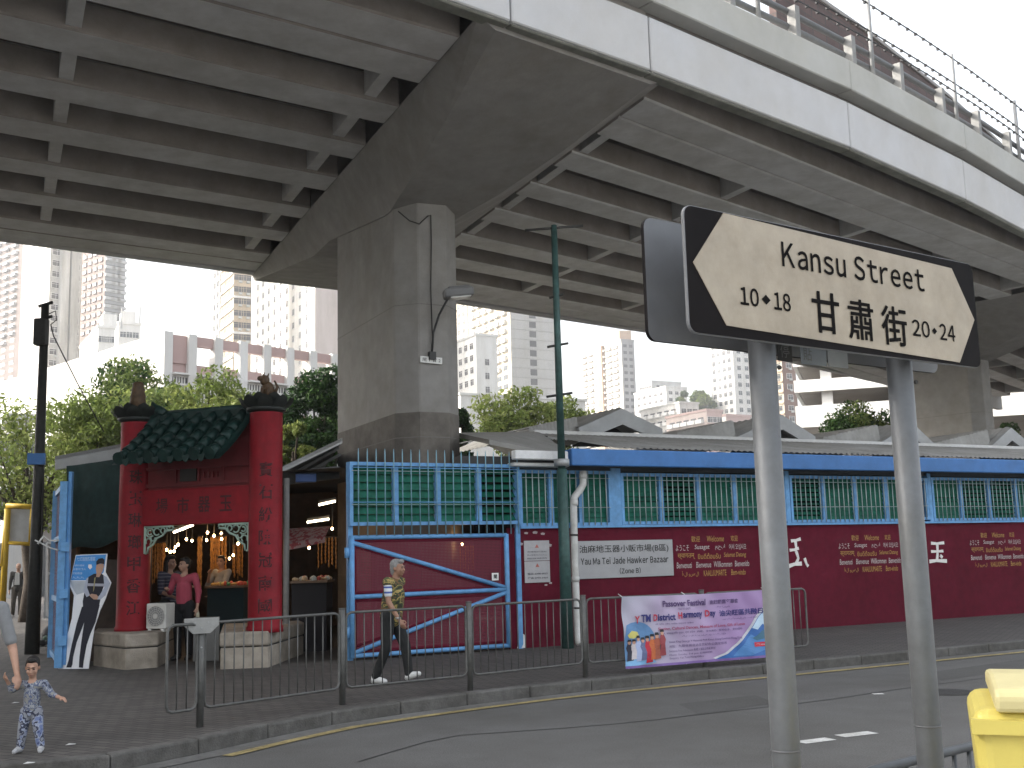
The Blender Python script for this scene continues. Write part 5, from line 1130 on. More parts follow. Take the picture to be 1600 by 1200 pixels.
strands(b200(890, 0)[0], b200(985, 0)[0], 850, 908, 22.4, 'dense bead strands beside the right red column', 9)
strands(495, 528, 840, 890, 20.8, 'short bead strands in the side stall by the pier', 6)
strands(704, 741, 852, 900, 20.4, 'lit bead curtain glimpsed through the gate mesh', 9); strands(628, 660, 955, 1000, 20.2, 'low bead curtain seen behind the walking man', 8)
bulb(722, 850, 20.1, 'bulb over the bead curtain behind the gate mesh', 14); bulb(645, 948, 20.0, 'bulb over the low bead curtain behind the mesh', 8)
M_tube = mat('tube_glow', (1, .9, .75), .5, emit=(1, .85, .62), estr=3)
for (x0, y0, x1, y1, Y, lab) in ((271, 832, 302, 820, 20, 'striped tube light under the stall ceiling'), (498, 789, 524, 783, 20.6, 'upper tube light in the side stall'), (480, 816, 514, 811, 21, 'lower tube light in the side stall')):
    a, b = atY(x0, y0, Y), atY(x1, y1, Y); t = thing('tube_light', lab, 'light', tuple((a + b) / 2)); MB().tube([tuple(a), tuple(b)], .02, 8).build('tube', M_tube, t); MB().slab(a + [0, .04, .05], b + [0, .04, .05], .10, .04).build('housing', M_shed, t)
def counter(x0, x1, ytop, Y, lab, cloth, stuffc, seed):
    r = random.Random(seed); a, b = atY(x0, ytop, Y), atY(x1, ytop, Y); t = thing('stall_counter', lab, 'counter', ((a[0] + b[0]) / 2, Y + .35, Z0)); z = a[2]
    MB().box(((a[0] + b[0]) / 2, Y + .35, z - .02), (b[0] - a[0], .74, .04)).build('top', mat('counter_wood', (.16, .10, .06), .6), t); MB().box(((a[0] + b[0]) / 2, Y + .37, (z + Z0) / 2 - .02), (b[0] - a[0] - .06, .62, z - Z0 - .04)).build('front', cloth, t)
    for k, cname in enumerate(stuffc):
        g = MB()
        for i in range(7): x, y = r.uniform(a[0] + .06, b[0] - .06), Y + r.uniform(.05, .6); g.ell((x, y, z + .025), (r.uniform(.03, .07), r.uniform(.03, .06), r.uniform(.02, .06)), 8, 5)
        tag(g.build('trinkets', mat('trinket_%s' % '_'.join('%d' % (q * 100) for q in cname), cname, .35)), kind='stuff')
counter(320, 382, 916, 20.2, 'dark stall counter in front of the grey shirted seller', mat('cloth_teal', (.012, .03, .035), .85), [(.5, .3, .1), (.1, .3, .15), (.5, .08, .05)], 1)
counter(452, 512, 908, 19.4, 'side stall table piled with trinkets beside the pier', mat('cloth_dark', (.02, .018, .02), .85), [(.5, .35, .2), (.4, .05, .04), (.45, .45, .4)], 2)
aw = thing('red_awning', 'small patterned red awning over the side stall by the pier', 'awning', tuple(atY(480, 830, 19.8))); g = MB()
a, b, c, d = atY(450, 826, 19.9), atY(516, 822, 20.2), atY(508, 838, 19.4), atY(452, 850, 19.2); g.plate([tuple(a), tuple(b), tuple(c), tuple(d)], (0, 0, -.01)); lo = np.array([0, 0, -.1]); g.plate([tuple(d), tuple(c), tuple(c + lo), tuple(d + lo)], (0, .01, 0)); g.build('cloth', printmat('awning_print', [(.20, .03, .04), (.28, .05, .05), (.35, .22, .20)], 14), aw)
# clutter at the utility pole foot
cl = thing('rubbish_heap', 'small heap of white bags and scraps at the foot of the utility pole', 'rubbish', tuple(atz(62, 1018, Z0))); p = atz(64, 1016, Z0); r = random.Random(9)
for k in range(9): MB().ell((p[0] + r.uniform(-.22, .22), p[1] + r.uniform(-.1, .3), Z0 + .06 + r.uniform(0, .22)), (r.uniform(.05, .11), r.uniform(.04, .09), r.uniform(.03, .07)), 8, 5, M=Euler((r.random(), r.random(), r.random())).to_matrix()).build('scrap', [mat('bag_white', (.42, .42, .42), .6), mat('bag_dark', (.04, .04, .045), .6), mat('bag_green', (.10, .16, .12), .6)][k % 3], cl)
for k in range(3): MB().ell((p[0] - .05 + .12 * k, p[1] + .5, Z0 + .22), (.16, .14, .22), 10, 7).build('black_bag', mat('bag_dark', (.04, .04, .045), .6), cl)
# ================================================================ people
M_skin = mat('skin', (.40, .235, .165), .6, nscale=20, namt=.08); M_skind = mat('skin_tan', (.30, .165, .11), .6, nscale=20, namt=.08)
M_hairb = mat('hair_black', (.012, .010, .009), .55, nscale=60, namt=.4); M_hairg = mat('hair_grey', (.24, .235, .23), .7, nscale=90, namt=.45, bump=.3, bscale=120)
def fuse(mb, name, mt, parent, vox=.012, smooth=6):       # welds overlapping volumes into one continuous skin
    me = mb.mesh('tmp'); o = bpy.data.objects.new('tmp', me); COL.objects.link(o)
    r = o.modifiers.new('r', 'REMESH'); r.mode = 'VOXEL'; r.voxel_size = vox
    if smooth: s = o.modifiers.new('s', 'SMOOTH'); s.factor = .5; s.iterations = smooth
    m2 = bpy.data.meshes.new_from_object(o.evaluated_get(bpy.context.evaluated_depsgraph_get())); bpy.data.objects.remove(o); bpy.data.meshes.remove(me)
    m2.name = name; m2.polygons.foreach_set('use_smooth', [True] * len(m2.polygons)); return mesh_obj(name, m2, mt, parent)
def human(label, loc, rz, h=1.70, J=None, top=None, top_mat=None, leg_mat=None, shoe_mat=None, hair='short', hair_mat=None, skin=None, sleeve=.6, yaw=0, tilt=0, headk=1.0, bulk=1.0, vox=.012, hands=True, vest=None, group=None, long_hem=.0, collar=None, fingers=None):
    """joints are given for a 1.70 m figure facing -Y, x to the viewer's right"""
    D = dict(pel=(0, 0, .93), chest=(0, -.01, 1.20), neck=(0, .0, 1.42), head=(0, -.02, 1.575), sl=(-.185, .01, 1.385), sr=(.185, .01, 1.385), el=(-.225, .02, 1.10), er=(.225, .02, 1.10), wl=(-.235, -.04, .86), wr=(.235, -.04, .86),
             hl=(-.09, 0, .90), hr=(.09, 0, .90), kl=(-.10, -.02, .49), kr=(.10, -.02, .49), al=(-.105, .02, .075), ar=(.105, .02, .075), tl=None, tr=None)
    D.update(J or {}); k = h / 1.70; skin = skin or M_skin
    P = {n: Vector(v) * k for n, v in D.items() if v is not None}
    for s_ in 'lr':
        if ('t' + s_) not in P: P['t' + s_] = P['a' + s_] + Vector((0.02 * (1 if s_ == 'r' else -1), -.155, -.045)) * k
    t = thing('person', label, 'person', loc, rz, group); b = bulk
    Hm = Euler((R_(tilt), 0, R_(yaw))).to_matrix(); hc = P['head']
    def hd(x, y, z): return hc + Hm @ (Vector((x, y, z)) * k * headk)
    g = MB(); C = g.cap
    C(P['pel'], .125 * k * b, P['chest'], .125 * k * b); C(P['chest'], .125 * k * b, P['neck'] + Vector((0, 0, -.06 * k)), .085 * k); C(P['neck'] + Vector((0, .01 * k, -.06 * k)), .058 * k, hd(0, .01, -.03), .052 * k)
    for s_ in 'lr':
        C(P['chest'] + Vector((0, 0, .1 * k)), .09 * k, P['s' + s_], .058 * k); C(P['s' + s_], .052 * k, P['e' + s_], .040 * k); C(P['e' + s_], .040 * k, P['w' + s_], .027 * k)
        C(P['pel'], .11 * k, P['h' + s_], .095 * k * b); C(P['h' + s_], .088 * k * b, P['k' + s_], .056 * k); C(P['k' + s_], .056 * k, P['a' + s_], .036 * k); C(P['a' + s_] + Vector((0, .02 * k, -.03 * k)), .034 * k, P['t' + s_], .028 * k)
        if hands:
            w_ = P['w' + s_]; d = (w_ - P['e' + s_]).normalized(); sd = Vector((0, -1, 0)) if abs(d.y) < .8 else Vector((1, 0, 0)); sd = (sd - d * sd.dot(d)).normalized(); nn = d.cross(sd)
            inn = nn * (1 if (Vector((0, 0, 0)) - Vector((w_.x, 0, 0))).dot(nn) > 0 else -1)
            C(w_ + d * .02 * k, .026 * k, w_ + d * .085 * k, .030 * k); g.ell(w_ + d * .06 * k, (.030 * k, .030 * k, .030 * k), 8, 6)
            for i, (o_, ln) in enumerate(((.030, .072), (.011, .082), (-.009, .076), (-.028, .058))):
                a_ = w_ + d * .085 * k + sd * o_ * k; m_ = a_ + d * ln * .55 * k + inn * .010 * k; e_ = a_ + d * ln * .92 * k + inn * .034 * k
                C(a_, .0105 * k, m_, .0095 * k, 6); C(m_, .0095 * k, e_, .0078 * k, 6)
            a_ = w_ + d * .04 * k + sd * .028 * k; m_ = a_ + d * .03 * k + sd * .03 * k + inn * .012 * k; C(a_, .013 * k, m_, .011 * k, 6); C(m_, .011 * k, m_ + d * .035 * k + inn * .012 * k, .009 * k, 6)
    q = k * headk
    g.ell(hd(0, .018, .035), (.074 * q, .092 * q, .085 * q), 16, 12, M=Hm); g.ell(hd(0, -.025, -.03), (.060 * q, .068 * q, .080 * q), 14, 10, M=Hm); g.ell(hd(0, -.055, -.082), (.030 * q, .028 * q, .026 * q), 10, 8, M=Hm)
    C(hd(0, -.086, .012), .011 * q, hd(0, -.106, -.030), .015 * q, 8); g.ell(hd(0, -.084, .030), (.045 * q, .014 * q, .010 * q), 10, 6, M=Hm); g.ell(hd(0, -.086, -.062), (.026 * q, .012 * q, .011 * q), 10, 6, M=Hm)
    for s_ in (-1, 1): g.ell(hd(.074 * s_, .012, -.005), (.012 * q, .020 * q, .032 * q), 8, 8, M=Hm); g.ell(hd(.040 * s_, -.070, -.028), (.022 * q, .020 * q, .022 * q), 8, 6, M=Hm)
    body = fuse(g, 'body', skin, t, vox * k, 4)
    g = MB()
    for s_ in (-1, 1): g.ell(hd(.030 * s_, -.086, .008), (.015 * q, .008 * q, .0065 * q), 8, 6, M=Hm)
    g.build('eyes', mat('eye_dark', (.03, .02, .018), .3), t, False)
    g = MB()
    for s_ in (-1, 1): g.cap(hd(.014 * s_, -.097, .030), .004 * q, hd(.046 * s_, -.086, .030), .003 * q, 6)
    g.build('eyebrows', hair_mat or M_hairb, t, False)
    MB().ell(hd(0, -.095, -.062), (.022 * q, .006 * q, .004 * q), 8, 6, M=Hm).build('mouth', mat('lip', (.26, .10, .085), .5), t, False)
    # hair
    g = MB(); hm = hair_mat or M_hairb
    if hair != 'none':
        g.ell(hd(0, .032, .055), (.080 * q, .094 * q, .080 * q), 16, 12, M=Hm); g.ell(hd(0, .060, .005), (.074 * q, .062 * q, .088 * q), 14, 10, M=Hm)
        for s_ in (-1, 1): g.ell(hd(.066 * s_, .020, .035), (.016 * q, .045 * q, .040 * q), 10, 8, M=Hm)
        if hair == 'short': g.ell(hd(0, -.045, .100), (.055 * q, .035 * q, .025 * q), 10, 8, M=Hm)
        if hair == 'swept': g.ell(hd(0, -.050, .095), (.060 * q, .045 * q, .033 * q), 10, 8, M=Hm); g.ell(hd(0, .07, -.055), (.060 * q, .045 * q, .045 * q), 10, 8, M=Hm)
        if hair == 'long': 
            g.ell(hd(0, -.040, .095), (.062 * q, .045 * q, .032 * q), 10, 8, M=Hm); C2 = g.cap; C2(hd(0, .07, 0), .075 * q, hd(0, .10, -.26), .060 * q)
            for s_ in (-1, 1): C2(hd(.070 * s_, .02, .02), .030 * q, hd(.085 * s_, .03, -.22), .030 * q)
        if hair == 'bun': g.ell(hd(0, .12, .05), (.05 * q, .05 * q, .05 * q), 10, 8, M=Hm); g.ell(hd(0, -.040, .095), (.062 * q, .045 * q, .030 * q), 10, 8, M=Hm)
        fuse(g, 'hair', hm, t, .010 * k, 3)
    # clothes follow the same joints, a little larger, open at neck, cuffs and hem
    def shirt(name, mt, sl, grow, hem, vest_=False):
        g = MB(); C = g.cap
        bz = P['pel'] + Vector((0, 0, (.02 - hem) * k)); C(bz, (.135 + grow) * k * b, P['chest'], (.136 + grow) * k * b); C(P['chest'], (.135 + grow) * k * b, P['neck'] + Vector((0, 0, -.075 * k)), (.088 + grow) * k)
        for s_ in 'lr':
            C(P['chest'] + Vector((0, 0, .1 * k)), (.098 + grow) * k, P['s' + s_], (.064 + grow) * k)
            if sl > 0:
                e_ = P['s' + s_].lerp(P['e' + s_], min(1, sl)); C(P['s' + s_], (.062 + grow) * k, e_, (.056 + grow) * k)
                if sl > 1: C(P['e' + s_], (.053 + grow) * k, P['e' + s_].lerp(P['w' + s_], sl - 1), (.038 + grow) * k)
        C(P['neck'] + Vector((0, .01 * k, -.08 * k)), (.070 + grow) * k, P['neck'] + Vector((0, .012 * k, -.035 * k)), (.064 + grow) * k)
        return fuse(g, name, mt, t, vox * k, 3)
    if top_mat: shirt(top or 'shirt', top_mat, sleeve, .0, long_hem)
    if vest: shirt('vest', vest, 0, .014, long_hem + .05)
    if leg_mat:
        g = MB(); C = g.cap; C(P['pel'] + Vector((0, 0, .03 * k)), .132 * k * b, P['pel'] + Vector((0, 0, -.04 * k)), .13 * k * b)
        for s_ in 'lr':
            C(P['pel'], .120 * k * b, P['h' + s_], .106 * k * b); C(P['h' + s_], .102 * k * b, P['k' + s_], .075 * k); e_ = P['k' + s_].lerp(P['a' + s_], .93); C(P['k' + s_], .074 * k, e_, .060 * k)
        fuse(g, 'trousers', leg_mat, t, vox * k, 3)
    if shoe_mat:
        for s_ in 'lr':
            g = MB(); a_, e_ = P['a' + s_], P['t' + s_]; g.cap(a_ + Vector((0, .012 * k, -.018 * k)), .050 * k, a_ + (e_ - a_) * .5 + Vector((0, 0, .0)), .046 * k); g.cap(a_ + (e_ - a_) * .5, .042 * k, e_ + Vector((0, 0, .006 * k)), .036 * k); g.cap(a_ + Vector((0, .03 * k, -.035 * k)), .036 * k, a_ + Vector((0, .01, .02)) * k, .044 * k)
            o = fuse(g, 'shoe', shoe_mat, t, .009 * k, 2)
    return t, P
# the walking man: strides to the right along the pavement
wp = atz(612, 1068, Z0); yaw = math.atan2(.93, .36)      # local -Y turns towards the wall's direction
camo = printmat('vest_camo', [(.020, .022, .012), (.075, .085, .028), (.34, .25, .085), (.035, .045, .020), (.15, .085, .035)], 8, stretch=(1, 1, 1.6))
wman, wP = human('grey-haired man in camouflage vest and white trainers walking along the railing', (wp[0], wp[1], Z0), yaw, 1.52,
    J=dict(chest=(0, -.045, 1.20), neck=(0, -.075, 1.41), head=(0, -.115, 1.555), sl=(-.185, -.05, 1.37), sr=(.185, -.05, 1.37), er=(.225, .05, 1.12), el=(-.225, -.08, 1.11), wr=(.235, .02, .90), wl=(-.225, -.23, .88),
           kr=(.09, -.17, .50), ar=(.09, -.22, .105), tr=(.09, -.37, .12), kl=(-.10, .03, .48), al=(-.10, .20, .075), tl=(-.10, .05, .032)),
    top='striped_shirt', top_mat=stripemat('blue_stripe', (.62, .64, .66), (.05, .09, .30), .062 * 1.0, .62), leg_mat=mat('trouser_black', (.014, .015, .015), .85, nscale=14, namt=.3), shoe_mat=mat('trainer_white', (.62, .62, .60), .5, nscale=12, namt=.1), hair='swept', hair_mat=M_hairg, skin=M_skind, sleeve=.62, vest=camo, yaw=-6, vox=.010, bulk=1.06)
w_ = wP['wl']; MB().lathe([(.032, -.012), (.034, 0), (.032, .012)], tuple(w_ - (wP['wl'] - wP['el']).normalized() * .01), 12).build('wrist_watch', mat('watch', (.35, .35, .33), .3, .8), wman, False)
# the toddler, held by an adult's hand at the frame's left edge
tp = atz(47, 1176, Z0); kid = printmat('kid_print', [(.03, .035, .06), (.16, .18, .24), (.30, .31, .32), (.08, .10, .18), (.22, .22, .21)], 22); kidp = printmat('kid_trousers', [(.06, .08, .18), (.15, .19, .34), (.30, .33, .42), (.035, .04, .07), (.24, .25, .28)], 17)
tod, tP = human('toddler in mottled blue pyjama suit holding an adult hand on the pavement', (tp[0], tp[1], Z0), R_(8), .94,
    J=dict(pel=(0, 0, .64), chest=(.0, -.01, .86), neck=(0, -.01, 1.06), head=(.0, -.04, 1.245), sl=(-.165, .0, 1.00), sr=(.165, .0, 1.00), el=(-.285, -.03, .93), er=(.29, -.05, .84), wl=(-.335, -.10, 1.06), wr=(.44, -.16, .80), hl=(-.075, 0, .60), hr=(.075, 0, .60), kl=(-.11, -.03, .34), kr=(.11, -.03, .34), al=(-.15, .02, .075), ar=(.15, .0, .075), tl=(-.19, -.13, .035), tr=(.18, -.15, .035)),
    top='pyjama_top', top_mat=kid, leg_mat=kidp, shoe_mat=mat('kid_shoe', (.40, .40, .41), .6, nscale=30, namt=.35), hair='short', sleeve=1.55, headk=1.28, tilt=14, yaw=6, vox=.011, bulk=.88, long_hem=.02)
tw = Vector((tp[0], tp[1], Z0)) + Matrix.Rotation(R_(8), 3, 'Z') @ tP['wl']
ap = atz(-104, 1190, Z0)
adx, ady = ap[0], tp[1] + .10
hand = atY(28, 1060, tp[1] - .07); elb = atY(20, 1014, ady); sh = atY(3, 950, ady)
M_ts = mat('tshirt_grey', (.20, .205, .21), .85, nscale=9, namt=.12)
kk = 1.60 / 1.70
loc = (adx, ady, Z0); inv = lambda p: tuple((np.array(p) - np.array(loc)) / kk)
adult, aP = human('adult in grey T-shirt at the pavement edge reaching down to the toddler', loc, 0, 1.60, J=dict(sr=inv(sh), er=inv(elb), wr=inv(hand + (elb - hand) * .16), sl=(-.17, .02, 1.30), chest=(.04, -.02, 1.16), neck=(.05, -.05, 1.36), head=(.02, -.10, 1.50), el=(-.22, .05, 1.05)),
    top='t_shirt', top_mat=M_ts, leg_mat=mat('trouser_grey', (.03, .032, .035), .85), shoe_mat=mat('shoe_dark', (.03, .03, .03), .6), sleeve=.80, hair='short', yaw=25, tilt=20, vox=.010, bulk=1.1)
# the women and the seller inside the gateway
z8 = lambda x, y: (200 + x / 5.455, 800 + y / 5.455)
p = atY(z8(345, 0)[0], 1000, 18.9)
human('dark-haired woman in a navy striped top inside the gateway', (p[0], p[1], Z0), R_(62), 1.66, J=dict(er=(.24, -.10, 1.12), wr=(.14, -.32, 1.16), el=(-.24, -.05, 1.10), wl=(-.18, -.26, 1.02)), top='striped_top', top_mat=stripemat('navy_stripe', (.045, .045, .075), (.22, .22, .24), .055, .82), leg_mat=mat('trouser_night', (.012, .012, .014), .9), shoe_mat=mat('shoe_dark', (.03, .03, .03), .6), hair='long', sleeve=1.0, vox=.014)
p = atY(z8(472, 0)[0], 1000, 18.4)
pw, pP = human('woman in a pink-red top holding a drink inside the gateway', (p[0], p[1], Z0), R_(-12), 1.62, J=dict(er=(.25, .03, 1.12), wr=(.27, -.05, .88), el=(-.23, -.06, 1.13), wl=(-.17, -.26, 1.18)), top='pink_top', top_mat=mat('top_pink', (.34, .055, .085), .85, nscale=8, namt=.15), leg_mat=mat('trouser_night', (.012, .012, .014), .9), shoe_mat=mat('shoe_dark', (.03, .03, .03), .6), hair='bun', sleeve=1.7, vox=.014, yaw=-20)
q = Vector((p[0], p[1], Z0)) + Matrix.Rotation(R_(-12), 3, 'Z') @ (pP['wr'] + Vector((.02, -.02, -.12)))
bt_ = thing('drink_bottle', 'small pale drink bottle in the hand of the woman in pink', 'bottle', tuple(q)); MB().lathe([(.028, -.10), (.030, -.02), (.026, .02), (.012, .05), (.012, .07)], tuple(q), 12).build('bottle', mat('bottle_pale', (.45, .42, .30), .4), bt_)
p = atY(z8(790, 0)[0], 1000, 21.2)
human('seller in a pale grey shirt behind the dark stall counter', (p[0], p[1], Z0), R_(-35), 1.66, J=dict(er=(.24, -.16, 1.12), wr=(.12, -.30, 1.0), el=(-.25, -.12, 1.14), wl=(-.06, -.24, 1.36)), top='grey_shirt', top_mat=mat('shirt_palegrey', (.30, .30, .31), .85, nscale=8, namt=.1), leg_mat=mat('trouser_night', (.012, .012, .014), .9), shoe_mat=mat('shoe_dark', (.03, .03, .03), .6), hair='short', sleeve=1.3, yaw=30, vox=.014)
# passers-by far down the pavement at the left
p = atz(26, 965, Z0)
fm, fP = human('bald man in a dark jacket carrying a white bag far down the pavement', (p[0], p[1], Z0), R_(12), 1.70, J=dict(kl=(-.10, -.06, .49), al=(-.13, .03, .075), kr=(.10, -.02, .49), ar=(.09, .0, .075)), top='jacket', top_mat=mat('jacket_dark', (.045, .042, .040), .8), leg_mat=mat('trouser_brown', (.075, .065, .055), .85), shoe_mat=mat('shoe_pale', (.35, .34, .33), .6), hair='none', sleeve=1.9, vox=.016, long_hem=.06)
MB().plate([tuple(Vector(q) * 1) for q in ((-.075, -.165, 1.02), (.075, -.165, 1.02), (.06, -.165, 1.38), (0, -.14, 1.42), (-.06, -.165, 1.38))], (0, .03, 0)).build('shirt_front', mat('shirt_white', (.55, .55, .54), .8), fm, False)
q = Vector((p[0], p[1], Z0)) + Matrix.Rotation(R_(12), 3, 'Z') @ (fP['wr'] + Vector((.03, -.03, -.30)))
bg_ = thing('plastic_bag', 'white plastic carrier bag in the far bald man\'s hand', 'bag', tuple(q)); g = MB().ell(tuple(q), (.12, .06, .17), 12, 8); g.tube([tuple(q + Vector((-.05, 0, .14))), tuple(q + Vector((0, 0, .23))), tuple(q + Vector((.05, 0, .14)))], .012, 6); g.build('bag', mat('bag_white', (.42, .42, .42), .6), bg_)
p = atz(-6, 972, Z0); human('person in a dark coat cut off by the left edge of the photo', (p[0], p[1], Z0), R_(-20), 1.68, top='coat', top_mat=mat('jacket_dark', (.045, .042, .040), .8), leg_mat=mat('trouser_night', (.012, .012, .014), .9), shoe_mat=mat('shoe_dark', (.03, .03, .03), .6), hair='short', sleeve=1.9, vox=.018, long_hem=.25)
# ================================================================ things at the far left end of the pavement
M_yp = mat('frame_yellow', (.52, .34, .02), .5, nscale=6, namt=.12, stain=.2)
yf = thing('yellow_frame', 'yellow tubular steel frame carrying a pale panel at the far left pavement', 'frame', tuple(atz(12, 950, Z0)))
Y_ = 30.0; T = lambda P, r: MB().tube([tuple(atY(x, y, Y_)) for x, y in P], r, 8)
T([(5, 885), (12, 795)], .08).build('post', M_yp, yf); g = T([(10, 790), (52, 792)], .07); g.build('top_rail', M_yp, yf); T([(50, 792), (47, 848)], .05).build('post', M_yp, yf); T([(10, 848), (48, 850)], .05).build('lower_rail', M_yp, yf); T([(12, 795), (3, 965)], .085).build('post', M_yp, yf)
g = MB(); g.plate([tuple(atY(x, y, Y_ + .1)) for x, y in ((14, 795), (48, 796), (45, 848), (12, 846))], (0, .05, 0)); g.build('panel', mat('panel_pale', (.42, .44, .46), .5, nscale=4, stain=.2), yf)
wb = thing('white_cabinet', 'white metal cabinet door frame beside the dark utility pole', 'cabinet', tuple(atz(86, 975, Z0))); Y_ = 26.0
p = atY(86, 905, Y_); MB().box((p[0], p[1] + .3, p[2]), (.50, .5, 1.75)).build('body', mat('cabinet_grey', (.34, .36, .38), .5, nscale=3, stain=.2), wb)
g = MB()
for x0, y0, x1, y1 in ((74, 848, 100, 848), (74, 962, 100, 962), (74, 848, 74, 962), (99, 848, 99, 962), (74, 896, 100, 896)): g.slab(tuple(atY(x0, y0, Y_ - .02)), tuple(atY(x1, y1, Y_ - .02)), .06, .05)
g.build('door_frame', mat('cabinet_white', (.66, .67, .68), .5), wb)
def car(label, px, pyb, body, rz, tail=False):
    p = atz(px, pyb, 0); t = thing('parked_car', label, 'car', (p[0], p[1], 0), rz, 'cars parked in the side street'); L = 4.3
    def lp(P, y): return [(x, y, z) for x, z in P]
    prof = [(-2.1, .35), (-2.15, .75), (-1.95, .95), (-1.1, 1.02), (-.55, 1.42), (.75, 1.45), (1.5, 1.02), (2.05, .95), (2.15, .6), (2.1, .32)]
    bevel(MB().plate(lp(prof, -.82), (0, 1.64, 0)).build('body', body, t, False), .08, 3)
    for a, nm in (([(-1.0, 1.04), (-.52, 1.36), (.1, 1.38), (.1, 1.04)], 'side_window'), ([(.18, 1.04), (.18, 1.38), (.70, 1.38), (1.32, 1.04)], 'side_window')): MB().plate(lp(a, -.83), (0, .02, 0)).build(nm, mat('car_glass', (.02, .025, .03), .1), t, False)
    MB().plate([(1.45, -.66, 1.06), (1.45, .66, 1.06), (.85, .58, 1.42), (.85, -.58, 1.42)], (.03, 0, .02)).build('rear_window', mat('car_glass', (.02, .025, .03), .1), t, False)
    for x in (-1.35, 1.3):
        for y in (-.80, .80): w_ = MB().tube([(x, y - .09, .32), (x, y + .09, .32)], .32, 18).build('wheel', mat('rubber', (.02, .02, .02), .8), t, False); MB().tube([(x, y - .1, .32), (x, y + .1, .32)], .18, 14).build('rim', M_galv, w_, False)
    for y in (-.62, .62): MB().box((2.13, y, .82), (.08, .22, .2)).build('tail_light', mat('tail_red', (.45, .02, .02), .3), t, False)
    return t
car('blue grey parked car behind the white shirted man', 44, 930, mat('car_blue', (.10, .15, .24), .25, .3), R_(-75)); car('dark parked car with a red tail light beside the white cabinet', 68, 926, mat('car_dark', (.03, .035, .05), .25, .3), R_(-80))
gw = thing('roadside_wall', 'low grey panelled wall behind the parked cars', 'wall', tuple(atz(30, 905, 0))); Y_ = 62.0; a, b = atY(-60, 850, Y_), atY(72, 846, Y_); bevel(MB().prism([a[:2], b[:2], b[:2] + [0, .3], a[:2] + [0, .3]], 0, a[2]).build('wall', mat('wall_grey', (.16, .165, .17), .8, nscale=2, streak=.3), gw), .02, 1)
g = MB()
for i in range(9): q = lin(a, b, (i + .5) / 9); g.box((q[0], q[1] - .03, a[2] / 2), (.08, .06, a[2]))
g.build('ribs', mat('wall_rib', (.10, .105, .11), .8), gw)
# ================================================================ buildings behind
def wmat(name, c, **k): return mat(name, c, .8, nscale=.25, namt=.06, streak=k.pop('streak', .22), sscale=.06, **k)
M_glz = mat('window_glass', (.045, .055, .065), .12, nscale=.8, namt=.5, spec=.6); M_wfr = mat('window_frame', (.45, .45, .44), .6); M_acb = mat('ac_box', (.42, .42, .40), .7)
UNIT = {}
def wunit(kind, w, h, fm, gm):                            # window in local x (along the facade), z up, outward -y
    key = (kind, round(w, 2), round(h, 2), fm.name, gm.name)
    if key in UNIT: return UNIT[key]
    g = MB(); f = .09
    if kind in ('win', 'winac', 'hood'):
        g.box((0, -.01, 0), (w - .02, .08, h - .02), mi=1); g.box((0, -.04, h / 2), (w + .1, .14, f)); g.box((0, -.06, -h / 2), (w + .16, .2, f)); g.box((-w / 2, -.03, 0), (f, .12, h)); g.box((w / 2, -.03, 0), (f, .12, h)); g.box((0, -.02, 0), (.06, .08, h)); g.box((0, -.02, h * .2), (w, .08, .06))
        if kind == 'hood': g.box((0, -.35, h / 2 + .15), (w + .4, .7, .1))
        if kind == 'winac': g.box((w * .15, -.3, -h / 2 - .35), (.8, .6, .5), mi=2)
    elif kind == 'balc':                                  # projecting balcony with parapet and dark recess
        g.box((0, .05, .1), (w, .12, h), mi=1); g.box((0, -.5, -h / 2), (w + .3, 1.0, .16)); g.box((0, -.96, -h / 2 + .5), (w + .3, .1, .9)); g.box((-w / 2 - .1, -.5, -h / 2 + .5), (.1, .9, .9)); g.box((w / 2 + .1, -.5, -h / 2 + .5), (.1, .9, .9))
    elif kind == 'bay':
        g.box((0, -.2, 0), (w, .45, h * .8), mi=1); g.box((0, -.2, -h * .45), (w + .15, .6, .25)); g.box((0, -.2, h * .45), (w + .15, .6, .2))
    elif kind == 'slot': g.box((0, .05, 0), (w, .12, h), mi=1); g.box((0, -.02, -h / 2), (w + .1, .12, .08))
    UNIT[key] = (g.mesh('window'), [fm, gm, M_acb]); 
    me = UNIT[key][0]
    for q in UNIT[key][1]: me.materials.append(q)
    return UNIT[key]
TOTAL = [0]
def face_windows(t, O, d, n, width, z0, z1, fh, cols, kind, w, h, fm, gm, margin=.06, skip=0.0, seed=1, limit=95, mix=None):
    r = random.Random(seed); me, _ = wunit(kind, w, h, fm, gm); rz = math.atan2(d[1], d[0]); cnt = 0; rest = MB()
    nz = int((z1 - z0) / fh)
    for j in range(nz):
        z = z1 - (j + .5) * fh
        for i in range(cols):
            if r.random() < skip: continue
            u = width * (margin + (1 - 2 * margin) * (i + .5) / cols); x, y = O[0] + d[0] * u, O[1] + d[1] * u
            mm = me
            if mix and r.random() < .3: mm = wunit(mix, w, h, fm, gm)[0]
            if cnt < limit:
                o = bpy.data.objects.new('window', mm); COL.objects.link(o); o.parent = t; o.location = tuple(np.array([x, y, z]) - np.array(t.location)); o.rotation_euler = (0, 0, rz); cnt += 1; TOTAL[0] += 1
            else: rest.box((x + n[0] * .05, y + n[1] * .05, z), (w, .12, h), rz)
    if rest.v: tag(rest.build('windows', gm, t), kind='stuff')
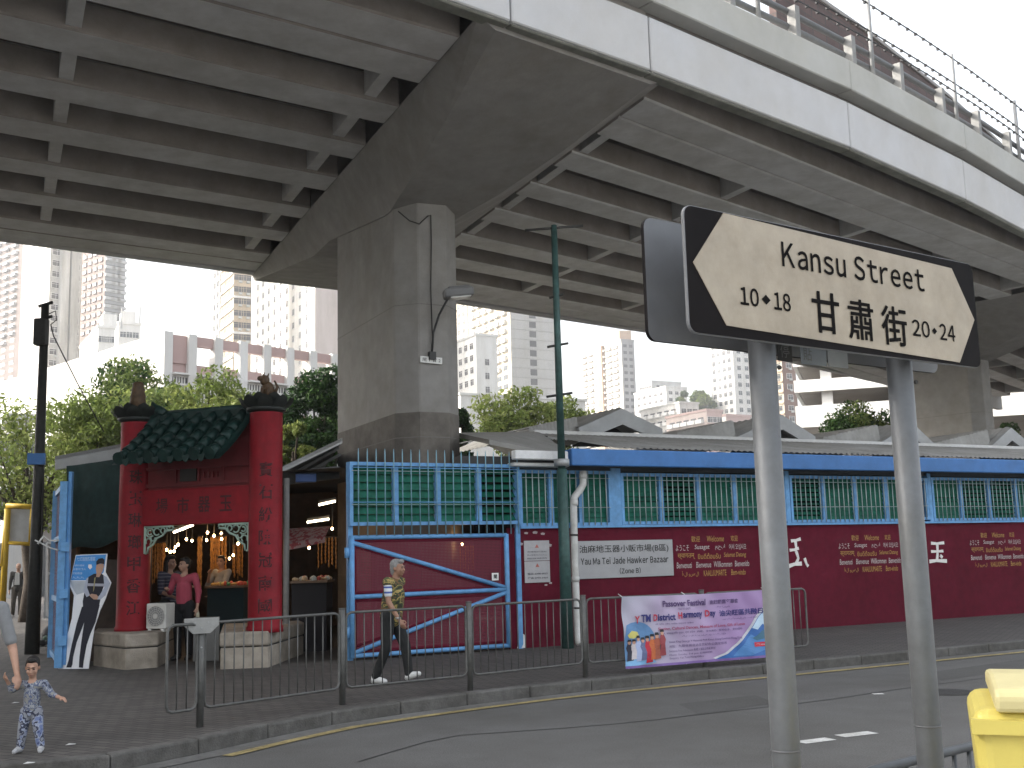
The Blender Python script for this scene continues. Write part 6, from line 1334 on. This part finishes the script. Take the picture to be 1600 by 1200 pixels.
def building(name, label, cat, cpx, D, lpx, rpx, ytop, yvis, lm, rm, ang=61.0, L=None, R=None, H=None, roofm=None, parap=.0, group=None, z_lo=None, refy=640):
    c = atY(cpx, refy, D); C = np.array([c[0], c[1]]); dr = np.array([math.sin(R_(ang)), math.cos(R_(ang))]); dl = np.array([-dr[1], dr[0]])
    def ln(px, d):                                        # distance along d at which the bearing px is met
        k = brg(px, refy); t = (k * C[1] - C[0]) / (d[0] - k * d[1]); return float(t)
    wl = ln(lpx, dl) if isinstance(lpx, (int, float)) and lpx < 5000 else lpx[0]; wr = ln(rpx, dr)
    if not (0 < wl < 200): wl = 25.0
    if not (0 < wr < 200): wr = 30.0
    ztop = H if H else hit(cpx, ytop, np.append(C, 0), (1, 0))[2]; zv = hit(cpx, yvis, np.append(C, 0), (1, 0))[2]
    t = thing(name, label, cat, (C[0], C[1], 0), 0, group)
    P = [C, C + dr * wr, C + dr * wr + dl * wl, C + dl * wl]
    g = MB(); q = [tuple(p) for p in P]; g.prism(q, 0, ztop, 0); k = len(g.mi)
    # side faces: prism adds bottom, top, then one face per edge (edge order may be reversed)
    o = g.build('walls', [lm, rm, roofm or lm], t); me = o.data
    for p in me.polygons:
        nn = p.normal
        if abs(nn.z) > .7: p.material_index = 2
        else: p.material_index = 0 if abs(nn.x * dr[0] + nn.y * dr[1]) > .7 else 1
    if parap:
        g = MB(); ext = .25
        e = [C - dr * ext - dl * ext, C + dr * (wr + ext) - dl * ext, C + dr * (wr + ext) + dl * (wl + ext), C - dr * ext + dl * (wl + ext)]; g.prism([tuple(p) for p in e], ztop, ztop + parap); g.build('parapet', rm, t)
    fl = dict(O=C + dl * wl, d=-dl, n=-dr, width=wl); fr = dict(O=C, d=dr, n=-dl, width=wr)
    return t, fl, fr, max(0, (z_lo if z_lo is not None else zv)), ztop, (C, dl, dr, wl, wr)
def wins(t, f, z0, z1, fh, cols, kind='win', w=1.5, h=1.5, fm=None, gm=None, **k): face_windows(t, f['O'], f['d'], f['n'], f['width'], z0, z1, fh, cols, kind, w, h, fm or M_wfr, gm or M_glz, **k)
def band(t, f, z0, z1, fh, th, pr_, mt, off=0.0):          # floor bands
    for j in range(min(int((z1 - z0) / fh) + 1, 40)):
        z = z1 - j * fh - off; O, d, n, w_ = f['O'], f['d'], f['n'], f['width']
        MB().prism([tuple(O + n * pr_), tuple(O + d * w_ + n * pr_), tuple(O + d * w_ + n * .01), tuple(O + n * .01)], z - th, z).build('floor_band', mt, t)
def pil(t, f, us, z0, z1, wd, pr_, mt):
    for u in us:
        O, d, n, w_ = f['O'], f['d'], f['n'], f['width']; a = O + d * (u * w_ - wd / 2); b = O + d * (u * w_ + wd / 2)
        MB().prism([tuple(a + n * pr_), tuple(b + n * pr_), tuple(b + n * .02), tuple(a + n * .02)], z0, z1).build('pilaster', mt, t)
Wh = wmat('render_white', (.70, .69, .67)); Gy = wmat('render_grey', (.42, .42, .42)); Bg = wmat('render_beige', (.50, .40, .28)); Pk = wmat('tile_pink', (.46, .33, .31), streak=.12); Br = wmat('tile_brown', (.30, .17, .13)); Cr = wmat('render_cream', (.56, .50, .40)); Bl = wmat('balcony_blue', (.14, .17, .20)); Or = wmat('render_orange', (.44, .31, .22)); Pg = wmat('tile_palegrey', (.55, .55, .54)); DkG = wmat('flank_shade_grey', (.27, .27, .28))
def base(px, D, y=880): return None
# left cluster
M_wd = mat('window_dark', (.035, .035, .04), .2)
def zv(px, D, y): return float(atY(px, y, D)[2])
def tower(label, cpx, D, l, r, lm, rm, ytop=None, yv=640, fl_=None, fr_=None, name='apartment_tower', cat='tower', parap=0, ang=61.0):
    """faces are given as (columns, kind, width, height, storey, frame, glass, mix)"""
    H = None if ytop else zv(cpx, D, 40)
    t, fl, fr, z0, z1, geo = building(name, label, cat, cpx, D, l, r, ytop, yv, lm, rm, H=H, parap=parap, ang=ang)
    zt = z1 - .8 if ytop else zv(cpx, D, 350)
    for f, sp_ in ((fl, fl_), (fr, fr_)):
        if sp_: c_, k_, w_, h_, st, fm, gm, mix = sp_; wins(t, f, z0, zt, st, c_, k_, w_, h_, fm=fm, gm=gm, mix=mix, limit=95, seed=int(cpx))
    return t, fl, fr, z0, zt, geo
WhShade = wmat('render_white_shaded', (.44, .43, .41), streak=.45); PkB = wmat('tile_pinkbrown', (.18, .128, .112))  # first: white render greyed for the tower's shaded face, shade put into colour
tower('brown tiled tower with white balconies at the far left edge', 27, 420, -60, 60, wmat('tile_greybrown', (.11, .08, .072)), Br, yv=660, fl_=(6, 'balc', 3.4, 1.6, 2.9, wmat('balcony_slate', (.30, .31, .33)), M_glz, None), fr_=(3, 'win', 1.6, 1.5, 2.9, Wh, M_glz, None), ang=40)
t, fl, fr, z0, zt, _ = tower('tall white rendered tower with sunlit side behind the utility pole', 70, 290, 26, 121, Wh, WhShade, yv=660, fl_=(4, 'win', 1.2, 1.3, 3.0, Wh, M_wd, None), fr_=(3, 'win', 2.6, 1.6, 3.0, Wh, M_wd, 'winac'), ang=40)
pil(t, fr, (.40, .70), 0, zv(70, 290, 40), 2.2, 1.6, WhShade)
tower('tower of pink brown tiles with a dark blue-grey balcony face', 158, 400, 120, 190, PkB, Bl, yv=520, fl_=(4, 'bay', 2.2, 1.5, 2.9, PkB, M_glz, None), fr_=(3, 'balc', 3.4, 1.5, 2.9, wmat('balcony_grey', (.30, .32, .34)), M_glz, None), ang=40)
for cpx, D, l, r, yt, lab in ((150, 240, 122, 176, 512, 'low white block below the blue-grey balcony tower'), (182, 260, 160, 216, 506, 'higher white block with roof tanks beside the pink school')):
    t, fl, fr, z0, z1, (C, dl, dr, wl, wr) = tower(lab, cpx, D, l, r, Wh, Wh, ytop=yt, yv=620, name='low_block', cat='building', parap=.6, fr_=(3, 'win', 1.4, 1.4, 3.4, Wh, M_glz, None))
    q = lambda a, b: tuple(C + dr * a + dl * b)
    MB().prism([q(1, 1), q(4, 1), q(4, 5), q(1, 5)], z1 + 1.4, z1 + 4.2).build('roof_tank', Wh, t); MB().prism([q(5, 2), q(5.3, 2), q(5.3, 2.3), q(5, 2.3)], z1 + 1.4, z1 + 6).build('mast', Gy, t)
# pink school with white fins
t, fl, fr, z0, z1, (C, dl, dr, wl, wr) = building('school_block', 'low pink school block with white vertical fins and an open roof frame', 'school', 257, 62, 176, 600, 519, 640, Wh, Pk, ang=44)
zt = z1; O, d, n = C, dr, -dl; z1r = zt - 1.7
for v in t.children[0].data.vertices:
    if v.co.z > 5: v.co.z = z1r
def upx(px): k = brg(px, 560); return float((k * C[1] - C[0]) / (dr[0] - k * dr[1]))
us = [upx(x) for x in (259, 297, 338, 377, 414, 450, 486, 520, 556)]
for u in us: a, b = O + d * (u - .26), O + d * (u + .26); MB().prism([tuple(a + n * .30), tuple(b + n * .30), tuple(b - n * .35), tuple(a - n * .35)], 3, zt).build('white_fin', Wh, t)
a, b = O, O + d * us[1]; MB().prism([tuple(a + n * .1), tuple(b + n * .1), tuple(b - n * 12), tuple(a - n * 12)], z1r, zt - .1).build('corner_block', Pk, t)
MB().prism([tuple(a + n * .12 - d * .25), tuple(a + n * .12), tuple(a - n * 25), tuple(a - n * 25 - d * .25)], z1r - 6, zt - .05).build('white_end_wall', Wh, t)
for i in range(1, len(us) - 1):
    a, b = O + d * (us[i] + .26), O + d * (us[i + 1] - .26)
    MB().prism([tuple(a + n * .12), tuple(b + n * .12), tuple(b - n * .25), tuple(a - n * .25)], zt - .62, zt - .06).build('roof_beam', Pk, t)
MB().prism([tuple(O + d * us[1] - n * 11), tuple(O + d * us[-1] - n * 11), tuple(O + d * us[-1] - n * 12), tuple(O + d * us[1] - n * 12)], z1r, z1r + 1.0).build('rear_parapet', Pk, t)
for i in range(len(us) - 1):
    a, b = O + d * (us[i] + .26), O + d * (us[i + 1] - .26); m_ = (a + b) / 2; ww = float(np.linalg.norm(b - a)); rz = math.atan2(d[1], d[0])
    for zz in (z1r - .75, z1r - 4.0):
        wo = MB().box((*(m_ + n * .08), zz - .8), (ww, .1, 1.6), rz).build('window', M_wd, t); g = MB()
        for z in (zz, zz - .45, zz - 1.6): g.box((*(m_ + n * .16), z), (ww, .12, .10), rz)
        for k in range(1, 6): p = a + (b - a) * k / 6; g.box((*(p + n * .15), zz - .8), (.08, .1, 1.6), rz)
        g.build('frame', Wh, wo); MB().box((*(m_ + n * .30), zz + .10), (ww, .5, .10), rz).build('sunshade', Wh, t)
# between the school and the pier
t, fl, fr, z0, z1, _ = tower('beige tower with brown air-conditioned face above the pink school', 363, 270, 343, 391, Cr, Bg, yv=560, fl_=(3, 'win', 3.2, 1.5, 3.0, Cr, mat('window_amber', (.20, .15, .09), .2), None), fr_=(2, 'winac', 2.4, 1.5, 3.0, Bg, M_wd, None)); band(t, fl, zv(363, 270, 560), z1, 3.0, .5, .4, Wh, .2); band(t, fr, zv(363, 270, 560), z1, 9.0, .5, .4, Wh, .2)
tower('thin pale grey tower edge beside the beige tower', 341, 300, 330, 350, Pg, Pg, yv=560, fl_=(2, 'win', 1.4, 1.5, 3.0, Wh, M_glz, None))
tower('broad white block with a regular window grid left of the pier', 492, 265, 392, 548, Wh, wmat('tile_pinkgrey', (.46, .40, .38)), yv=600, name='office_block', cat='office block', fl_=(9, 'win', 1.7, 1.7, 3.4, Wh, M_wd, None))
# seen between the pier and the green pole
tower('yellowish tower edge showing just right of the pier', 733, 380, 700, 742, Cr, Wh, yv=560, fl_=(4, 'win', 2.0, 1.5, 3.0, Cr, M_glz, None))
t, fl, fr, z0, z1, _ = tower('white mid-rise block with a blank grey flank beside the pier', 746, 270, 706, 779, Wh, Pg, ytop=524, yv=620, name='apartment_block', cat='apartment block', parap=.6, fl_=(4, 'win', 1.8, 1.6, 3.0, Wh, M_wd, None)); wins(t, fr, z0, z1 - 4, 3.4, 1, 'win', 1.2, 1.6, margin=.0, limit=12, gm=M_wd)
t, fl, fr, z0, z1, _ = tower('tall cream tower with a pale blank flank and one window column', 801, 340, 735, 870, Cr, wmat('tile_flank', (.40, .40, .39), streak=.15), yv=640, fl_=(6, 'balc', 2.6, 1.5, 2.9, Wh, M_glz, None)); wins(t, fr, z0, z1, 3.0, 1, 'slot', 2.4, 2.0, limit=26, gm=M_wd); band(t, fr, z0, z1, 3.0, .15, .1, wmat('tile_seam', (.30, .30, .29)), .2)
tower('long low white block behind the willowy trees', 720, 150, 700, 915, Wh, wmat('low_white', (.50, .50, .49)), ytop=617, yv=660, name='low_block', cat='building', parap=.3, fr_=(11, 'win', 1.6, 1.5, 3.4, Wh, M_glz, None))
# centre gap
t, fl, fr, z0, z1, (C, dl, dr, wl, wr) = tower('white balcony tower with orange penthouse and dark grey flank', 975, 520, 908, 995, wmat('render_warmwhite', (.56, .53, .49)), DkG, ytop=532, yv=660, parap=.8, fl_=(6, 'balc', 4.0, 1.5, 2.9, wmat('render_warmwhite', (.56, .53, .49)), M_glz, None), fr_=(2, 'slot', 2.0, 1.5, 3.2, DkG, M_wd, None))  # flank away from the sun gets a darker colour to stand for shade
MB().prism([tuple(C + dl * wl * .05 + dr * .5), tuple(C + dr * wr * .8), tuple(C + dr * wr * .8 + dl * wl * .6), tuple(C + dl * wl * .6 + dr * .5)], z1 + 1.6, z1 + 6).build('penthouse', Or, t); pil(t, fl, (.52,), 0, z1 + .8, 6, 1.6, Or)
for i, (cpx, D, l, r, yt, lm, rm, lab) in enumerate(((1042, 480, 992, 1075, 605, Wh, Wh, 'pale stepped block right of the orange penthouse tower'), (1062, 340, 1000, 1092, 630, Wh, Pg, 'white low-rise with dark windows above the first roof gable'), (1104, 300, 1040, 1128, 642, wmat('render_pink', (.52, .44, .41)), Pk, 'pinkish balcony low-rise behind the roof gables'), (1134, 320, 1108, 1172, 650, Wh, Pk, 'small pale low-rise left of the left sign post'), (1020, 560, 1000, 1066, 596, Pg, Pg, 'distant grey block on the skyline under the back plate'))):
    tower(lab, cpx, D, l, r, lm, rm, ytop=yt, yv=690, name='low_rise', cat='building', parap=.6, fl_=(5, 'balc' if i in (1, 2) else 'win', 2.4, 1.5, 3.0, Wh, M_wd, None), fr_=(3, 'win', 1.9, 1.5, 3.0, Wh, M_wd, None))
tower('faint white tower left of the left sign post', 1150, 420, 1113, 1190, Wh, Wh, yv=660, fl_=(4, 'win', 1.8, 1.7, 3.2, Wh, M_glz, None), fr_=(3, 'win', 1.8, 1.7, 3.2, Wh, M_glz, None))
t, fl, fr, z0, z1, _ = tower('yellow and brown striped tower between the two sign posts', 1226, 330, 1180, 1247, Cr, wmat('strip_brown', (.17, .085, .06)), yv=680, fl_=(4, 'win', 3.0, 1.5, 3.2, Cr, M_glz, 'winac'), fr_=(1, 'winac', 2.0, 1.5, 3.2, Wh, M_wd, None)); band(t, fl, z0, z1, 3.2, .4, .4, Or)
# open multi-storey car park
cp = atY(1243, 640, 80); C = np.array([cp[0], cp[1]]); dr = np.array([math.sin(R_(108)), math.cos(R_(108))]); dl = np.array([-dr[1], dr[0]]); t = thing('car_park', 'white multi-storey car park with broad open decks behind the right sign post', 'car park', (C[0], C[1], 0)); Cp = wmat('carpark_white', (.66, .66, .65), streak=.12)
def upc(px): k = brg(px, 620); return float((k * C[1] - C[0]) / (dr[0] - k * dr[1]))
uq = upc(1345); Q0 = np.append(C + dr * uq, 0)
bands = [tuple(hit(1345, y, Q0, dr)[2] for y in yy) for yy in ((663, 629), (607, 588), (566, 545), (524, 503))]; WL = 34
for zb_, zt_ in bands:
    a, b = C, C + dr * WL; MB().prism([tuple(a - dl * .15), tuple(b - dl * .15), tuple(b + dl * .1), tuple(a + dl * .1)], zb_, zt_).build('parapet_band', Cp, t)
    MB().prism([tuple(a + dl * .11), tuple(a + dr * .25 + dl * .11), tuple(a + dr * .25 + dl * 30), tuple(a + dl * 30)], zb_, zt_).build('parapet_band', Cp, t)
    MB().prism([tuple(a + dl * .12 + dr * .3), tuple(b + dl * .12), tuple(b + dl * 30), tuple(a + dl * 30 + dr * .3)], zb_ + .02, zb_ + .3).build('deck', wmat('deck_grey', (.33, .31, .29)), t)
for px in (1292, 1402):
    for v in (.7, 10, 20): q = C + dr * upc(px) + dl * v; MB().box((q[0], q[1], bands[-1][1] / 2 - .05), (.75, .6, bands[-1][1] - .1), math.atan2(dr[1], dr[0])).build('pillar', Cp, t)
MB().prism([tuple(C + dl * 30.2), tuple(C + dl * 30.2 + dr * WL), tuple(C + dl * 30.5 + dr * WL), tuple(C + dl * 30.5)], 0, bands[-1][1]).build('rear_wall', wmat('deck_grey', (.33, .31, .29)), t)
# old low houses at the far left behind the trees
for i, (cpx, D, l, r, yt, lab) in enumerate(((20, 60, -40, 45, 655, 'weathered grey low house at the far left behind the trees'), (58, 75, 30, 110, 700, 'old pale house half hidden by the left tree'))):
    t, fl, fr, z0, z1, _ = building('old_house', lab, 'house', cpx, D, l, r, yt, 860, Gy, Pg, parap=.3); wins(t, fl, 1, z1 - .3, 2.9, 4, 'hood', 1.4, 1.4, limit=30); wins(t, fr, 1, z1 - .3, 2.9, 3, 'hood', 1.4, 1.4, limit=30)
# unseen blocks added in the west to keep the afternoon sun off the junction
for i, (x0, y0, x1, y1, hh, lab) in enumerate(((-75, -30, -52, 25, 31, 'grey street block out to the west of the junction'), (-80, 33.5, -60, 47, 52, 'taller grey block further out to the west'))):
    t = thing('sun_blocker', lab, 'apartment block', (x1, y0, 0)); MB().prism([(x0, y0), (x1, y0), (x1, y1), (x0, y1)], 0, hh).build('walls', Gy, t)
    face_windows(t, np.array([x1, y0]), np.array([0, 1.0]), np.array([1.0, 0]), y1 - y0, 3, hh - 1, 4.2, 9 if i == 0 else 4, 'win', 1.8, 1.8, M_wfr, M_glz, limit=95)
print('windows', TOTAL)
# ================================================================ trees
def leafmat(name, c, k=.25):
    if name in MATS: return MATS[name]
    M = bpy.data.materials.new(name); M.use_nodes = True; MATS[name] = M; t = M.node_tree; N = t.nodes; L = t.links; b = N['Principled BSDF']; b.inputs['Roughness'].default_value = .6; b.inputs['Specular IOR Level'].default_value = .2
    ge = N.new('ShaderNodeNewGeometry'); ra = N.new('ShaderNodeValToRGB'); c = Vector(c); ra.color_ramp.elements[0].color = (*(c * .6), 1); ra.color_ramp.elements[1].color = (*(c * 1.4), 1); L.new(ge.outputs['Random Per Island'], ra.inputs[0]); L.new(ra.outputs[0], b.inputs['Base Color'])
    tr = N.new('ShaderNodeBsdfTranslucent'); L.new(ra.outputs[0], tr.inputs['Color']); mx = N.new('ShaderNodeMixShader'); mx.inputs[0].default_value = k; L.new(b.outputs[0], mx.inputs[1]); L.new(tr.outputs[0], mx.inputs[2]); L.new(mx.outputs[0], N['Material Output'].inputs['Surface']); return M
M_bark = mat('bark', (.075, .060, .048), .9, nscale=14, namt=.35, bump=.4)
def tree(label, px, D, ytop, wpx, mats, n=5200, leaf=.16, clumps=26, squash=.75, name='street_tree', seed=1, ybot=None, loose=.5, group='trees behind the market', lean=0):
    r = np.random.RandomState(seed); c = atY(px, 700, D); X, Y = c[0], c[1]; zt = hit(px, ytop, (X, Y), (1, 0))[2]; zb = hit(px, ybot, (X, Y), (1, 0))[2] if ybot else zt * .35; zb = max(zb, 1.2)
    rw = wpx / F * D / 2; rz = (zt - zb) / 2 * 1.08; cz = (zt + zb) / 2
    t = thing(name, label, 'tree', (X, Y, 0), 0, group)
    ctr = []
    while len(ctr) < clumps:
        q = r.uniform(-1, 1, 3); d = np.linalg.norm(q)
        if d > 1 or d < .35: continue
        ctr.append(q * np.array([rw, rw * .85, rz]) * .82)
    ctr = np.array(ctr); rad = r.uniform(.22, .42, clumps) * min(rw, rz * 1.3)
    g = MB(); g.tube([(X, Y, 0), (X + .1, Y, zb * .55), (X - .05 + lean, Y, zb), (X + lean, Y, cz)], [.05 * rz + .10, .045 * rz + .07, .04 * rz + .05, .03], 9)
    for i in range(0, clumps, 2): e = ctr[i]; g.tube([(X + lean, Y, zb + .15 * rz), (X + e[0] * .45 + lean, Y + e[1] * .45, (zb + cz) / 2 + e[2] * .35), (X + e[0], Y + e[1], cz + e[2])], [.025 * rz + .03, .018 * rz + .02, .012], 5)
    g.build('trunk', M_bark, t)
    per = r.multinomial(n, rad ** 2 / (rad ** 2).sum()); P = []
    for i in range(clumps):
        k = per[i]; v = r.normal(size=(k, 3)); v /= np.linalg.norm(v, axis=1)[:, None]; v *= (rad[i] * r.uniform(.35, 1.05 + loose * .4, k) ** (.6))[:, None]; v[:, 2] *= squash; P.append(ctr[i] + v)
    P = np.concatenate(P); P[:, 2] += cz; m_ = len(P)
    ax = r.normal(size=(m_, 3)); ax /= np.linalg.norm(ax, axis=1)[:, None]; up = r.normal(size=(m_, 3)) + np.array([0, 0, .8]); bx = np.cross(ax, up); bx /= np.linalg.norm(bx, axis=1)[:, None]
    s = leaf * r.uniform(.6, 1.35, m_)[:, None]
    V = np.stack([P - ax * s, P + bx * s * .42 - ax * s * .1, P + ax * s, P - bx * s * .42 - ax * s * .1], 1).reshape(-1, 3)
    me = bpy.data.meshes.new('crown'); me.vertices.add(4 * m_); me.vertices.foreach_set('co', V.ravel()); me.loops.add(4 * m_); me.loops.foreach_set('vertex_index', np.arange(4 * m_)); me.polygons.add(m_); me.polygons.foreach_set('loop_start', np.arange(m_) * 4)
    me.update(calc_edges=True)
    o = mesh_obj('crown', me, mats, t); o.location = (-X + X, -Y + Y, 0)
    w_ = r.random_sample(clumps); lab = np.repeat(np.arange(clumps), per); me.polygons.foreach_set('material_index', ((w_[lab] + r.uniform(-.25, .25, m_)) > .5).astype(int) % len(mats)); return t
LG = [leafmat('leaf_light', (.155, .205, .055), .4), leafmat('leaf_yellowgreen', (.24, .28, .085), .4)]; DG = [leafmat('leaf_dark', (.022, .055, .016)), leafmat('leaf_mid', (.045, .095, .022))]; MG = [leafmat('leaf_mid', (.045, .095, .022)), leafmat('leaf_light', (.155, .205, .055), .4)]
tree('airy light green tree at the far left behind the utility pole', 50, 33, 612, 240, LG, 8500, .085, 40, ybot=850, seed=2)
tree('light green tree just left of the gate finial', 165, 31, 590, 200, LG, 15000, .08, 42, ybot=800, seed=3)
tree('darker leaved tree rising above the light green ones', 185, 44, 563, 190, [DG[1], LG[0]], 12000, .11, 36, ybot=720, seed=4)
tree('bright yellow-green tree above the gate roof', 315, 31, 578, 210, LG, 16000, .08, 44, ybot=770, seed=5)
tree('mixed green tree behind the gate roof', 250, 40, 576, 170, MG, 11000, .10, 32, ybot=760, seed=6)
tree('dense dark green tree pressed against the pier', 500, 33, 556, 150, DG, 18000, .085, 44, ybot=790, seed=7)
tree('dark green tree between the gate and the pier', 448, 36, 606, 100, DG, 9000, .085, 28, ybot=790, seed=8)
tree('small yellowish tree beside the right red column', 458, 29, 652, 66, LG, 4000, .065, 18, ybot=760, seed=18)
tree('small dark tree peeping out right of the pier', 722, 36, 632, 54, DG, 5200, .075, 20, ybot=720, seed=9)
tree('wispy pale willowy tree above the low roof', 802, 40, 600, 130, [LG[1], LG[0]], 5200, .10, 30, ybot=710, seed=10, loose=1.6)
tree('second wispy tree beside the green pole', 880, 42, 620, 90, [LG[1], LG[0]], 2600, .10, 18, ybot=710, seed=11, loose=1.6)
tree('rounded green tree in front of the car park', 1342, 46, 632, 140, [DG[1], LG[0]], 15000, .085, 40, ybot=730, seed=12)
tree('small green tree under the second pier', 1575, 48, 664, 70, [DG[1], LG[0]], 6000, .08, 20, ybot=740, seed=13)
tree('tree on the far hill beside the distant low-rises', 1098, 430, 606, 46, MG, 4000, .8, 22, ybot=660, seed=14); tree('brownish tree on the far hill at the left', 1070, 440, 612, 26, MG, 2400, .8, 14, ybot=660, seed=15)
# ================================================================ pale air between here and the far towers
g = MB(); g.box((0, 350, 109), (1800, 1100, 220)); hz_ = g.build('haze', None); tag(hz_, kind='stuff')
M = bpy.data.materials.new('pale_air'); M.use_nodes = True; N = M.node_tree.nodes; N.clear(); o = N.new('ShaderNodeOutputMaterial'); v = N.new('ShaderNodeVolumePrincipled')
v.inputs['Color'].default_value = (.92, .93, .95, 1); v.inputs['Density'].default_value = .0006; v.inputs['Anisotropy'].default_value = .3
M.node_tree.links.new(v.outputs[0], o.inputs['Volume']); hz_.data.materials.append(M)
